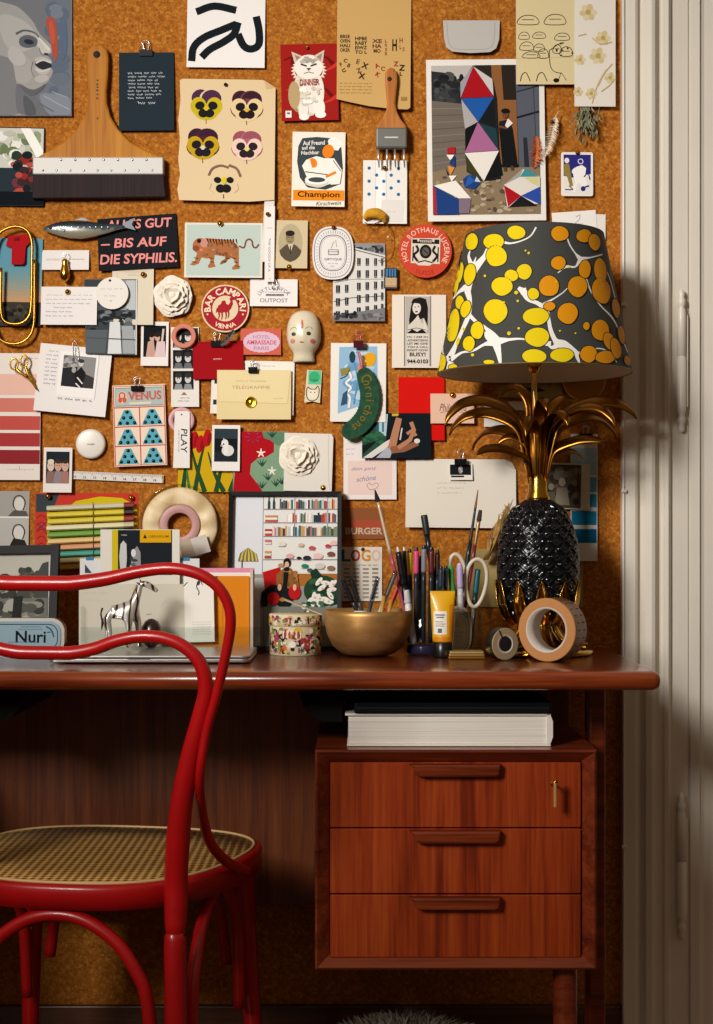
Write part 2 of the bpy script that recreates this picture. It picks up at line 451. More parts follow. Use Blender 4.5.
# stretcher brackets that hold the top clear of the pedestals
def bracket(u0, u1, flip):
    d = 2.33; a, b = X(u0, d), X(u1, d); zt, zb = DT - .029, Z(722, d)
    q = [(b, zt), (b, zb)] + [(b - (b - a) * (.35 + .65 * math.sin(t * PI / 12)), zb + (zt - zb) * (1 - math.cos(t * PI / 12))) for t in range(1, 7)]
    if flip: q = [(a + b - x, z) for x, z in q][::-1]
    k = MB(); k.prism(q, d, d + .30, M('#0a0706', .6, 0, 0, .1)); k.build('support_bracket', desk)
bracket(299, 342, False); bracket(-16, 24, True)
HANDLE = wood('handle_teak', '#561c0a', '#7c3012', '#92441f', 'x', .3, .2)
def pedestal(xl, xr_, sign):
    d = 2.28; zt, zb = Z(750, d), Z(970, d); t = .0215; y1 = 2.60
    k = MB()
    # mitred front frame that slopes inwards, then the four boards behind it
    o = [(xl, zb), (xr_, zb), (xr_, zt), (xl, zt)]; i = [(xl + t, zb + t * .9), (xr_ - t, zb + t * .9), (xr_ - t, zt - t * .9), (xl + t, zt - t * .9)]
    e_ = .0035
    o2 = [(xl + e_, zb + e_), (xr_ - e_, zb + e_), (xr_ - e_, zt - e_), (xl + e_, zt - e_)]
    vs = [(x, d + .003, z) for x, z in o] + [(x, d, z) for x, z in o2] + [(x, d + .016, z) for x, z in i] + [(x, y1, z) for x, z in o] + [(x, y1 - .02, z) for x, z in i]
    fs = []
    for q in range(4):
        w = (q + 1) % 4
        fs += [(q, w, w + 4, q + 4), (q + 4, w + 4, w + 8, q + 8), (q, q + 12, w + 12, w), (q + 8, w + 8, w + 16, q + 16)]
    fs += [(12, 13, 14, 15), (16, 17, 18, 19)]
    k.add(vs, fs, TEAK_F); k.build('cabinet', desk)
    bounds = [(762.5, 827.5), (828.8, 893.5), (895, 957.5)]
    dd = d + .010
    for n_, (va, vb) in enumerate(bounds):
        za, zb_ = Z(va, dd), Z(vb, dd)
        b = MB(); b.box(xl + t + .0012, xr_ - t - .0012, dd, dd + .018, zb_, za, TEAK_V, .0012, 1)
        b.box(xl + t + .01, xr_ - t - .01, dd + .018, y1 - .03, zb_ + .008, za - .012, DARKWOOD)
        dr = b.build('drawer', desk)
        # long lip handle with swept left end
        uc0, uc1 = (413, 499) if sign > 0 else (413, 499)
        xa = xl + (xr_ - xl) * (uc0 - 315) / 282; xb = xl + (xr_ - xl) * (uc1 - 315) / 282
        h = MB()
        q = [(xa - .006, za - .001), (xa, za - .006), (xa + .004, za - .0165), (xa + .012, za - .0195), (xb - .006, za - .0195), (xb, za - .0165), (xb + .002, za - .001)]
        h.prism(q, dd - .017, dd + .004, HANDLE, .003); hd = h.build('handle', desk); hd.parent = dr
        hd.location = Vector(hd['_o']) - Vector(hd['_o'])
        if n_ == 0 and sign > 0:
            b = MB(); T = Matrix.Rotation(PI / 2, 4, 'X')
            b.lathe([(0, 0.0015), (.004, .0015), (.0046, 0), (.0046, -.001)], BRASS, 14, (X(553.5, dd), dd - .0005, Z(784, dd)), True, T)
            es = b.build('keyhole_plate', desk); es.parent = dr; es['label'] = 'small round brass keyhole plate'; es['category'] = ''; del es['category']
PXL, PXR = X(315, 2.28), X(597, 2.28)
pedestal(PXL, PXR, 1)
PW = PXR - PXL
pedestal(-.72 - PW, -.72, -1)
def leg(x, y, z1, r0=.019, r1=.012):
    b = MB(); b.lathe([(0, 0), (r1, 0), (r1 + .002, .004), (r0, z1 * .7), (r0, z1)], TEAK_F, 18, (x, y, 0)); b.build('leg', desk)
zt = Z(970, 2.28)
leg(X(565, 2.33), 2.33, zt); leg(-.80, 2.33, zt)
def post(x0, x1, y0, y1):
    b = MB(); b.box(x0, x1, y0, y1, 0, DT - .0287, TEAK_F, .006, 3); b.build('leg', desk)
post(X(586, 2.45), X(604, 2.45), 2.43, 2.47); post(-1.15, -1.122, 2.43, 2.47)
# key in the top drawer
kd = 2.2755
k = MB()
kx = X(553.5, kd); kz = Z(784, kd)
k.tube([(kx, kd + .012, kz), (kx, kd - .014, kz)], .0016, BRASS, 8)
k.box(kx - .0019, kx + .0019, kd - .022, kd - .010, Z(805, kd), Z(780, kd), M('#e3c274', .35, .6), .0009)
k.box(kx - .001, kx + .004, kd - .022, kd - .012, Z(781, kd), Z(778.5, kd), BRASS, .0006)
tag(k.build('key'), 'small brass key sticking out of the top drawer lock', 'key')

# things on the open shelf between top and drawers
zs = Z(750, 2.28) + .0006
bd = 2.315; x0, x1 = X(347, bd), X(551, bd); z1 = Z(713.5, bd)
bk = empty('book', ((x0 + x1) / 2, bd + .1, zs), 'thick white book lying flat on the shelf above the drawers, pages outward', 'book')
k = MB(); k.box(x0 + .002, x1 - .006, bd + .004, bd + .215, zs + .0035, z1 - .004, mottled('page_edges', [(0.35, '#ddd5c8'), (0.65, '#f4efe6')], (3, 3, 900), 2, .8)); k.build('page_block', bk)
k = MB(); k.box(x0 - .003, x1, bd, bd + .22, z1 - .0035, z1, M('#efe6d6', .5), .001); k.build('cover', bk)
k = MB(); k.box(x0, x1, bd, bd + .22, zs, zs + .003, M('#efe6d6', .5), .001); k.build('cover', bk)
k = MB(); k.prism([(x1 - .006, zs + .002), (x1 - .001, zs + .004), (x1 + .003, zs + .014), (x1 + .003, z1 - .012), (x1 - .001, z1 - .002), (x1 - .006, z1 - .001)], bd, bd + .22, M('#e9e2d6', .5)); k.build('spine', bk)
k = MB(); k.box(X(354, bd), X(551, bd), bd - .006, bd + .21, z1 + .0006, z1 + .018, M('#070a0e', .6, 0, 0, .15), .003)
k.box(X(356, bd), X(549, bd), bd - .007, bd - .005, z1 + .0085, z1 + .010, M('#05070a', .6))
tag(k.build('portfolio'), 'black portfolio lying on the thick white book under the tabletop', 'portfolio')
k = MB(); k.box(X(362, bd), X(536, bd), bd + .004, bd + .20, z1 + .0186, z1 + .030, M('#05080a', .6, 0, 0, .15), .003)
tag(k.build('notebook'), 'black notebook on top of the black portfolio, close under the tabletop', 'notebook')

# ================================================================= the chair
RED = mottled("red_lacquer", [(0.3, "#a60b0d"), (0.7, "#b80e10")], (14, 14, 14), 3, .33, 0, .12)
CH = Vector((-.385, 2.29, 0)); th = math.radians(9); cs, sn = math.cos(th), math.sin(th)
chair = empty('bentwood_chair', CH, 'red bentwood cafe chair with a woven cane seat, its back to the viewer', 'chair')
def cw(x, y, z): return Vector((CH.x + x * cs + y * sn, CH.y - x * sn + y * cs, z))
def cl(u, v, y):
    # local x of a point on the plane y seen at (u, v)
    k = (u - U0) / F
    x = (k * (CH.y + y * cs) - CH.x - y * sn) / (cs + k * sn)
    w = cw(x, y, 0)
    return (x, y, CZ - (v - V0) * w.y / F)
SZ = .46
def seat_outline(grow=0.0, n=64):
    o = []
    for i in range(n):
        a = 2 * PI * i / n; c, s_ = math.cos(a), math.sin(a)
        p = 2.7
        q = (abs(c) ** p + abs(s_) ** p) ** (-1 / p)
        y = .213 * q * s_
        wd = .222 + .030 * (y / .21)
        o.append((q * c * (wd + grow), y + grow * s_ * q))
    return o
def ring_solid(outer, inner, z0, z1, mat, rnd=.006):
    n = len(outer)
    lv = [(inner, z0), (outer, z0 + rnd * .0), (outer, z0), (outer, z1 - rnd), (None, z1 - rnd * .3), (None, z1), (inner, z1)]
    a = [(x, y, z0) for x, y in inner]; b = [(x, y, z0) for x, y in outer]; c = [(x, y, z1 - rnd) for x, y in outer]
    m1 = [(x + (i[0] - x) * .08, y + (i[1] - y) * .08, z1 - rnd * .3) for (x, y), i in zip(outer, inner)]
    m2 = [(x + (i[0] - x) * .25, y + (i[1] - y) * .25, z1) for (x, y), i in zip(outer, inner)]
    e = [(x, y, z1 - .002) for x, y in inner]
    rings = [a, b, c, m1, m2, e]
    vs = [cw(*p) for r_ in rings for p in r_]; fs = []
    for r_ in range(6):
        r2 = (r_ + 1) % 6
        for i in range(n):
            j = (i + 1) % n
            fs.append((r_ * n + i, r_ * n + j, r2 * n + j, r2 * n + i))
    b_ = MB(); b_.add(vs, fs, mat, True); return b_
ring_solid(seat_outline(), seat_outline(-.022), SZ - .034, SZ, RED).build('seat_frame', chair)
# cane: woven strand grid clipped to the seat opening
cm, nt, bs, N, L = nodes('woven_cane')
v = coords(nt, (1, 1, 1))
def wv(direction, sc_):
    w = N.new('ShaderNodeTexWave'); w.bands_direction = direction; w.inputs['Scale'].default_value = sc_
    L.new(v, w.inputs['Vector']); return w
wa, wb = wv('X', 26), wv('Y', 26)
mul = N.new('ShaderNodeMath'); mul.operation = 'MULTIPLY'; L.new(wa.outputs['Fac'], mul.inputs[0]); L.new(wb.outputs['Fac'], mul.inputs[1])
mxx = N.new('ShaderNodeMath'); mxx.operation = 'MAXIMUM'; L.new(wa.outputs['Fac'], mxx.inputs[0]); L.new(wb.outputs['Fac'], mxx.inputs[1])
avg = N.new('ShaderNodeMath'); avg.operation = 'MULTIPLY_ADD'; L.new(mul.outputs[0], avg.inputs[0]); avg.inputs[1].default_value = .5
sc2 = N.new('ShaderNodeMath'); sc2.operation = 'MULTIPLY'; L.new(mxx.outputs[0], sc2.inputs[0]); sc2.inputs[1].default_value = .5
L.new(sc2.outputs[0], avg.inputs[2])
nz = N.new('ShaderNodeTexNoise'); nz.inputs['Scale'].default_value = 60; L.new(v, nz.inputs['Vector'])
ad = N.new('ShaderNodeMath'); ad.operation = 'MULTIPLY_ADD'; L.new(nz.outputs['Fac'], ad.inputs[0]); ad.inputs[1].default_value = .25; L.new(avg.outputs[0], ad.inputs[2])
rp = ramp(nt, [(.22, '#3a2008'), (.45, '#9a6a2c'), (.75, '#c99a52'), (1.0, '#e0b874')]); L.new(ad.outputs[0], rp.inputs['Fac']); L.new(rp.outputs['Color'], bs.inputs['Base Color'])
bs.inputs['Roughness'].default_value = .5; bump(nt, bs, avg.outputs[0], .6, .003)
o = seat_outline(-.013); n = len(o)
vs = [cw(x, y, SZ + .0005) for x, y in o] + [cw(x * .6, y * .6, SZ - .001) for x, y in o] + [cw(0, 0, SZ - .002)]
vs += [cw(x, y, SZ - .006) for x, y in o]
fs = [(i, (i + 1) % n, (i + 1) % n + n, i + n) for i in range(n)] + [(i + n, (i + 1) % n + n, 2 * n) for i in range(n)] + [tuple(2 * n + 1 + i for i in range(n))[::-1]] + [(i, 2 * n + 1 + i, 2 * n + 1 + (i + 1) % n, (i + 1) % n) for i in range(n)]
b = MB(); b.add(vs, fs, cm, True); seat = b.build('seat', chair); seat['label'] = 'woven tan cane seat panel'
b = MB(); b.tube([cw(x, y, SZ + .001) for x, y in seat_outline(-.0125)], .0024, M('#d8b27a', .5), 6, True); sp = b.build('spline', chair); sp['label'] = 'pale cane edging round the seat'
# back legs rising into the inner hoop
def yb(z): return -.198 - .07 * max(0, (z - .45)) / .45
def path(px, off=0.0):
    o = []
    for u, v in px:
        z = CZ - (v - V0) * 2.05 / F
        x, y, z = cl(u, v, yb(z) + off); o.append((x, y, z))
    return o
inner = path([(176, 880), (178, 840), (182.5, 797), (191, 755), (201, 715), (206, 690), (201, 665), (186, 648), (165, 638.5), (140, 636.5), (116, 641), (95, 648.5), (75, 652.5), (60, 653)])
rad_in = [.0165, .0168, .0152, .0140, .0122, .011, .0095, .0088, .0086, .0086, .0088, .009, .0095, .0095]
outer = path([(243, 868), (225, 857), (211, 836), (202, 805), (200, 775), (206, 734), (216, 697), (225, 658), (230.5, 626), (228, 604), (216, 585), (196, 573), (170, 568.5), (140, 571.5), (105, 579), (75, 583), (60, 583.5)], -.012)
rad_out = [.0075, .0078, .0076, .0070, .0065, .0063, .0066, .007, .0072, .0074, .0077, .008, .0082, .0085, .0096, .0103, .0105]
# lower end of the outer hoop swings forward to the side of the seat frame
outer[0] = cl(246, 871, -.03); outer[1] = cl(226, 861, -.10); outer[2] = cl(210, 842, -.155); outer[3] = cl(202, 812, -.185)
def hoop(right, radii, legs=None):
    xs0 = right[-1][0]
    pts = list(right); left = [(-x, y, z) for x, y, z in right[::-1]]
    shift = right[-1][0]
    mid = [(0, right[-1][1], right[-1][2])]
    allp = pts + (mid if abs(shift) > .01 else []) + (left if abs(shift) > .01 else left[1:])
    rr_ = list(radii) + ([radii[-1]] if abs(shift) > .01 else []) + (list(radii)[::-1] if abs(shift) > .01 else list(radii)[::-1][1:])
    return allp, rr_
def smooth_tube(name, pts, radii, n=6, mat=None, seg=14):
    c_ = catmull([cw(*p) for p in pts], n)
    rad = []
    for i in range(len(pts) - 1):
        for k in range(n): rad.append(radii[i] + (radii[i + 1] - radii[i]) * k / n)
    rad.append(radii[-1])
    b = MB(); b.tube(c_, rad, mat or RED, seg); return b.build(name, chair)
legx, legy = inner[0][0], inner[0][1]
fl = [(legx + .012, legy - .03, 0.0), (legx + .004, legy - .012, .2), (legx, legy - .004, Z(945, 2.08)), (legx, legy - .002, Z(932, 2.08)), (legx, legy - .002, Z(922, 2.08)), (legx + .0, legy, Z(905, 2.07))]
fr_ = [.0120, .0150, .0158, .0122, .0150, .0165]
pts, rad = hoop(fl + inner, fr_ + rad_in); smooth_tube('back_post', pts, rad)
pts, rad = hoop(outer, rad_out); smooth_tube('back_hoop', pts, rad)
for sx in (1, -1):
    x, y = sx * .178, .168
    smooth_tube('leg', [(x * 1.12, y + .035, 0), (x * 1.05, y + .012, .2), (x, y, .37), (x, y, SZ - .033)], [.0115, .0155, .0185, .0195])
    b = MB(); T = Matrix.Rotation(PI / 2, 4, 'X')
    b.lathe([(0, .003), (.004, .0025), (.005, 0)], STEEL, 12, cw(x, y - .0185, .300), True, T); sc_ = b.build('screw', chair); sc_['label'] = 'small round steel screw head'
def arch(a, b, rise, low=.19):
    (xa, ya), (xb, yb_) = a, b
    o = []
    for t in (0, .04, .10, .2, .35, .5, .65, .8, .9, .96, 1):
        h = math.sin(math.acos(max(-1, min(1, 2 * t - 1)))) ** .75
        o.append((xa + (xb - xa) * t, ya + (yb_ - ya) * t, low + (rise - low) * h))
    return smooth_tube('arch_brace', o, [.0095] * 11, 6, None, 12)
arch((legx - .030, legy), (-legx + .030, legy), SZ - .043)
for sx in (1, -1):
    arch((sx * (legx + .012), legy + .028), (sx * .178, .140), SZ - .044)
arch((-.150, .168), (.150, .168), SZ - .044, .25)

# fluffy sheepskin on the floor under the desk
fm = mottled('sheepskin', [(.3, '#5d5646'), (.7, '#8d8470')], (30, 30, 30), 3, .95)
b = MB(); rr2 = random.Random(3)
cx, cy, rx, ry, hz = X(405, 2.5), 2.46, .17, .15, .165
b.ball((cx, cy, .06), (rx * .9, ry * .9, .06), fm, 24)
for i in range(5200):
    a = rr2.uniform(0, 2 * PI); q = rr2.uniform(0, 1) ** .55
    ca, sa = math.cos(a), math.sin(a)
    zz = hz * .72 * math.sqrt(max(0, 1 - q ** 2.4)) + .002
    p = Vector((cx + rx * q * ca, cy + ry * q * sa, zz))
    dr = Vector((ca * q + rr2.uniform(-.5, .5), sa * q + rr2.uniform(-.5, .5), .7 * (1 - q) + .25)).normalized() * rr2.uniform(.022, .05)
    sd = dr.cross(Vector((rr2.uniform(-1, 1), rr2.uniform(-1, 1), rr2.uniform(-1, 1)))).normalized() * .0016
    tip = p + dr + Vector((0, 0, -.008))
    tip.z = max(tip.z, .003)
    b.add([p - sd, p + sd, p + dr * .6 + sd * .7, tip], [(0, 1, 2), (0, 2, 3)], fm)
b.solid = False
tag(b.build('sheepskin_cushion'), 'shaggy pale sheepskin cushion on the floor beneath the drawers', 'cushion')
# ================================================================= pins and clips
def pin(u, v, label, out=.012, col=None, r=.0052, grp=None):
    b = MB(); T = Matrix.Rotation(PI / 2, 4, 'X'); d = W - out
    b.lathe([(0, .0042), (r * .5, .0038), (r * .85, .002), (r, 0), (r * .6, -.0008), (.0007, -.001), (.0007, -out - .002), (0, -out - .003)], col or BRASS, 14, (X(u, W), d, Z(v, W)), True, T)
    return tag(b.build('thumbtack'), label, 'thumbtack', grp)
def clip(u, v, w, h, label, mat=None, out=.01, wire=STEEL, up=10, parts=True):
    """binder clip: triangular body gripping an edge, two wire loops"""
    d = W - out; k = W / F
    mat = mat or BLACK_METAL
    c = empty('binder_clip', (X(u, W), d, Z(v + h / 2, W)), label, 'binder clip')
    b = MB(); x0, x1 = X(u - w / 2, W), X(u + w / 2, W); zt, zb = Z(v - h / 2, W), Z(v + h / 2, W)
    vs = []
    for x in (x0, x1): vs += [(x, d - .0035, zb), (x, d - .0055, zt), (x, d + .0035, zt), (x, d + .0015, zb), (x, d + .0005, zb), (x, d + .002, zt - .0012), (x, d - .004, zt - .0012), (x, d - .0022, zb)]
    b.add(vs, [(i, (i + 1) % 8, (i + 1) % 8 + 8, i + 8) for i in range(8)] + [tuple(range(8))[::-1], tuple(range(8, 16))], mat)
    b.build('clip_body', c)
    for yy, s in ((d - .0045, 1), (d + .0025, .85)):
        b = MB(); hw = w * k * .22 * s
        b.tube(catmull([(X(u, W) - hw * .6, yy, zt - .004), (X(u, W) - hw, yy, zt + up * k * .45 * s), (X(u, W) - hw * 1.25, yy, zt + up * k * .8 * s), (X(u, W), yy, zt + up * k * s), (X(u, W) + hw * 1.25, yy, zt + up * k * .8 * s), (X(u, W) + hw, yy, zt + up * k * .45 * s), (X(u, W) + hw * .6, yy, zt - .004)], 4), .0007, wire, 6)
        b.build('wire_handle', c)
    return c

# ================================================================= top band
c = Card('portrait_print', -30, -8, 72, 116.5, 0, 1, .004, '#76777a')
def sm(pts, col):
    c.poly([(min(71.5, max(-29, p.x)), min(115.8, max(-7, p.y))) for p in catmull([(a, e, 0) for a, e in pts], 5, True)], col)
c.rect(-28, -6, 71, 115, '#6f7177'); c.rect(48, -6, 71, 115, '#69707c'); c.blotch(44, -4, 71, 100, ['#5d6674', '#737a86', '#666e7a'], 22, 5, 11, 4)
sm([(-26, 10), (10, 4), (30, 18), (40, 34), (52, 46), (53, 52), (48, 56), (52, 61), (50, 66), (53, 72), (48, 82), (38, 90), (30, 96), (30, 116), (-26, 116)], '#9a9895')
sm([(2, 14), (26, 22), (38, 38), (36, 46), (22, 52), (8, 48), (0, 30)], '#a9a7a3'); sm([(14, 54), (28, 58), (34, 72), (26, 84), (14, 78)], '#a3a09c'); sm([(36, 38), (44, 42), (51, 50), (47, 54), (40, 52)], '#bdb8b3')
sm([(-26, 60), (8, 58), (16, 80), (20, 114), (-26, 114)], '#7b7b7c'); sm([(18, 84), (32, 92), (40, 102), (58, 114), (22, 115), (16, 100)], '#6b6c70'); sm([(24, 96), (34, 104), (36, 115), (26, 115)], '#57595e')
sm([(20, 38), (28, 35), (37, 39), (36, 46), (27, 48), (20, 45)], '#5a5e66'); c.ell(29, 42, 5, 2.6, '#2b2f38', 12); sm([(34, 60), (42, 57), (51, 61), (51, 64), (43, 63)], '#b2aca7'); sm([(35, 64), (42, 61), (51, 64), (50, 69), (42, 70)], '#2c2d33'); sm([(35, 67), (43, 70), (51, 68), (47, 74), (39, 74)], '#b5afaa'); c.ell(42, 79, 7, 4, '#b0aba6', -10)
sm([(40, 96), (54, 94), (71, 100), (71, 115), (50, 115)], '#7f848e'); c.line([(44, 96), (58, 104), (70, 110)], 1.2, '#989da6', False, 4); c.line([(40, 104), (54, 112)], 1.2, '#5b616c', False, 4); c.line([(52, 92), (68, 98)], 1, '#949aa4')
sm([(46, 20), (54, 18), (57, 34), (58, 52), (55, 62), (52, 52), (50, 38)], '#a5503f'); sm([(49, 22), (53, 24), (55, 40), (52, 44), (50, 34)], '#c05440'); sm([(60, 20), (66, 22), (67, 50), (62, 60), (60, 44)], '#58677c')
c.line([(16, 34), (24, 30.5), (34, 32.5), (39, 37)], (2.4, 1.2), '#5a5c60', False, 4); c.line([(39, 38), (44, 44), (50, 51)], (1.6, 2.6), '#cfcac5', False, 4); c.ell(46.5, 54.4, 2.6, 1.2, '#33343a', 12); c.line([(39, 48), (41.5, 54), (45, 56)], 1, '#6f6d6c', False, 4)
c.line([(36, 63.5), (43, 60.5), (51, 63)], 1.5, '#cbc5c0', False, 4); c.line([(36, 70), (43, 71.5), (50, 69.5)], 1.6, '#c6c0bb', False, 4); c.line([(33, 62), (31.5, 70), (34, 77)], 1, '#7d7b7a', False, 4); sm([(12, 46), (24, 54), (26, 64), (16, 66), (8, 56)], '#b0adaa'); sm([(20, 86), (34, 90), (46, 84), (40, 92), (30, 96)], '#5f6064')
c.done('grey portrait print of an upturned face with a red patch, at the upper left', 'print')
c = Card('photo', -12, 127, 44, 206, 1, 1, .004, '#27323a')
c.rect(-10, 128, 43, 168, '#c9c8bd'); c.blotch(-8, 130, 42, 168, ['#8f9a78', '#e4e4dd', '#6b7a55', '#b9bba8'], 34, 3, 7, 6)
c.poly([(20, 128), (30, 128), (43, 150), (43, 165), (38, 160)], '#f1efe9'); c.blotch(10, 150, 40, 200, ['#8e2a24', '#2a3a2c', '#172024', '#b04a40', '#38292a', '#70333a'], 46, 3, 6, 8)
c.rect(-10, 192, 43, 205, '#10161b')
c.done('colour photo of red flowers and white drapery tucked behind the wide brush', 'photograph')

# wide brush
OAK = wood('varnished_wood', '#925409', '#ad6c14', '#bd7f22', 'z', .5, 0, 1.0, .15)
d0 = W - .004; bx = empty('wide_brush', (X(98, W - .014), W - .012, Z(198, W - .014)), 'wide flat paste brush with a varnished wood handle and dark bristles, hanging at upper left', 'brush')
half = [(97, 44), (103, 45.5), (107.5, 50), (109, 58), (108.5, 75), (107, 92), (107.5, 104), (111, 117), (119, 130), (131, 142), (147, 151), (164, 158)]
hp = half + [(164, 160), (36, 160), (36, 158)] + [(2 * 97.5 - u, v) for u, v in half[1:-1]][::-1]
hp = [(u if u > 97 or v > 150 else u, v) for u, v in hp]
b = MB(); k_ = W / F
b.prism([(X(u, W - .014), Z(v, W - .014)) for u, v in hp], W - .017, W - .004, OAK, .004); b.build('handle', bx)
b = MB(); b.lathe([(0, .0006), (.006, .0006), (.0065, 0)], M('#1c1008', .8), 16, (X(97, W - .014), W - .0172, Z(55, W - .014)), True, Matrix.Rotation(PI / 2, 4, 'X')); h = b.build('hanging_hole', bx)
b = MB()
for i, v in enumerate((80, 84, 87, 90, 94, 98, 118)): b.box(X(97.5 - (1 if i % 2 else .6), W - .014), X(98.6, W - .014), W - .0174, W - .0168, Z(v + 1.6, W - .014), Z(v, W - .014), M('#4a2a0c', .7))
b.build('stamped_mark', bx)
b = MB(); b.box(X(33.5, W - .014), X(164, W - .014), W - .0225, W - .002, Z(175.5, W - .014), Z(158, W - .014), M('#b8b5b0', .55, .3, 0, .2), .0022)
for i in range(9): b.ball((X(44 + i * 13.6, W - .014), W - .0226, Z(171.5, W - .014)), (.0022, .0014, .0022), STEEL, 8)
for i in range(7): b.ball((X(62 + i * 14.2, W - .014), W - .0226, Z(161, W - .014)), (.0024, .0014, .0024), STEEL, 8)
b.build('ferrule', bx)
br = mottled('dark_bristles', [(.35, '#120809'), (.65, '#2a171a')], (500, 500, 3), 3, .85, bmp=.2)
b = MB(); b.prism([(X(33.5, W - .014), Z(175, W - .014)), (X(164, W - .014), Z(175, W - .014)), (X(166, W - .014), Z(197.5, W - .014)), (X(100, W - .014), Z(198.5, W - .014)), (X(33, W - .014), Z(199, W - .014))], W - .021, W - .003, br, .002); b.build('bristles', bx)

c = Card('poem_card', 119, 52, 174, 131, -.4, 1, .006, '#222e36')
r = random.Random(5)
for i, (a, e) in enumerate([(128, 163), (128, 165), (128, 158), (128, 160), (129, 159), (128, 162), (128, 161), (128, 154)]):
    c.scrib(a, 73 + i * 3.6, e, 2.0, '#c9ccce', .55, i)
c.scrib(138, 103, 158, 3.0, '#d8dadc', .6, 9)
c.done('dark slate card covered in fine white handwriting, right of the wide brush', 'card')
clip(146.5, 54, 13, 6, 'black binder clip on top of the dark slate handwriting card', None, .004, STEEL, 9)

c = Card('brush_drawing', 187, -2, 265, 68, .6, 1, .005, '#e9e4e0')
for pts in ([(192, 62), (194, 48), (204, 38), (222, 30), (236, 24)], [(202, 58), (210, 50), (224, 42), (234, 34), (238, 22)], [(238, 34), (244, 46), (252, 49), (259, 44), (259, 30), (256, 16)], [(196, 12), (214, 6), (236, 10)]):
    c.line(pts, 7.5, '#151a1e', False, 6)
c.done('white sheet with thick black brush strokes at the top edge of the wall', 'drawing')

ow = [(179, 80), (182, 78.5), (262, 79), (275, 87), (275, 200), (250, 202), (180, 201), (178, 190), (180.5, 175), (178.5, 160), (180, 140), (178, 120), (180, 100)]
c = Card('pansy_print', 178, 78, 276, 202, .5, 2, .008, '#dbc29a', shape=ow)
c.poly([(263, 79), (275, 87), (266, 89)], '#c9ad80')
def pansy(cx, cy, s, top, face, mark, eye='#d8b22a', rim=None):
    c.ell(cx - 6 * s, cy - 7 * s, 9 * s, 9 * s, top); c.ell(cx + 4 * s, cy - 7 * s, 11 * s, 9 * s, rim or '#dbc29a'); c.ell(cx + 5 * s, cy - 6.5 * s, 10 * s, 9 * s, top)
    if rim: c.ell(cx, cy + 3 * s, 16.5 * s, 11 * s, rim)
    c.ell(cx - 8 * s, cy + 1 * s, 8 * s, 9 * s, face); c.ell(cx + 8 * s, cy + 1 * s, 8 * s, 9 * s, face); c.ell(cx, cy + 7 * s, 12 * s, 8.5 * s, face)
    c.ell(cx - 6.5 * s, cy + .5 * s, 4.8 * s, 4.2 * s, mark, -15); c.ell(cx + 6.5 * s, cy + .5 * s, 4.8 * s, 4.2 * s, mark, 15)
    c.ell(cx - 3 * s, cy + 8.2 * s, 5 * s, 4.4 * s, mark); c.ell(cx + 3 * s, cy + 8.2 * s, 5 * s, 4.4 * s, mark)
    c.ell(cx, cy + 3.5 * s, 2.2 * s, 2.2 * s, eye); c.line([(cx - .2, cy + 14.5 * s), (cx, cy + 19 * s)], .7, '#5a4630')
pansy(206, 105, 1.0, '#4a2a45', '#c4ad1e', '#1d1c1c')
pansy(246.5, 106, 1.0, '#3b1c2a', '#e0c493', '#20191a', '#d8b22a', '#6a3a40')
pansy(203, 144.5, 1.0, '#3c1c30', '#c09a16', '#221a24', '#c9ccc0', '#4a2430')
pansy(247, 146, .95, '#96505c', '#e7c4b4', '#2a2025', '#e0cf6a', '#a5606c')
c.line([(209, 176), (213, 169), (221, 166), (229, 168)], 2.2, '#80604f', False, 5); c.line([(229, 165.5), (237, 169), (241, 177)], 2.4, '#80604f', False, 5)
c.ell(218, 180.5, 3.6, 3.1, '#1c1a1c'); c.ell(230.5, 180.5, 3.6, 3.1, '#1c1a1c'); c.ell(224.5, 181, 2.6, 3.8, '#d3c02c'); c.ell(221, 189, 4.6, 4.2, '#1c1a1c'); c.ell(227, 189, 4.6, 4.2, '#1c1a1c'); c.line([(224, 195), (224.3, 199)], .8, '#5a4630')
c.line([(212, 184), (210, 190), (214, 193)], .4, '#c4a877'); c.line([(238, 184), (239, 190), (235, 193)], .4, '#c4a877')
c.done('aged beige botanical sheet with five pansies', 'print')
pin(226, 86, 'dark tack at the top of the pansy sheet', .009, M('#30281c', .4, .6), .0035)

c = Card('cat_postcard', 281, 43.5, 338, 121, -1.2, 1, .006, '#9c1c18')
for i, (a, b_) in enumerate([(318, 60), (322, 72), (316, 92), (322, 104), (284, 60), (286, 90)]):
    c.line([(a, b_), (a + 8, b_ - 3), (a + 16 if a > 300 else a + 9, b_ - (8 if i % 2 else -5))], (1, 4), '#c6342a' if i % 2 else '#6c0f10', False, 4)
c.ell(302, 100, 12, 14, '#a58e66'); c.ell(308, 92, 15, 25, '#d6cbb8'); c.ell(313, 92, 11, 22, '#eae2d6'); c.ell(294, 95, 6, 14, '#b69c70')
for a in range(26):
    q = a * 2 * PI / 26; c.poly([(309 + 14 * math.cos(q) - 2 * math.sin(q), 70 + 12 * math.sin(q) + 2 * math.cos(q)), (309 + 14 * math.cos(q) + 2 * math.sin(q), 70 + 12 * math.sin(q) - 2 * math.cos(q)), (309 + 18 * math.cos(q), 71 + 15 * math.sin(q))], '#e2d9ca')
c.ell(309, 67, 14.5, 12.5, '#ece5da'); c.poly([(295, 63), (292, 51), (303, 56)], '#cfc2ae'); c.poly([(314, 56), (325, 50), (323, 64)], '#cfc2ae'); c.poly([(297, 60), (295, 54), (301, 57)], '#9c826c'); c.poly([(317, 57), (323, 53), (321, 61)], '#9c826c')
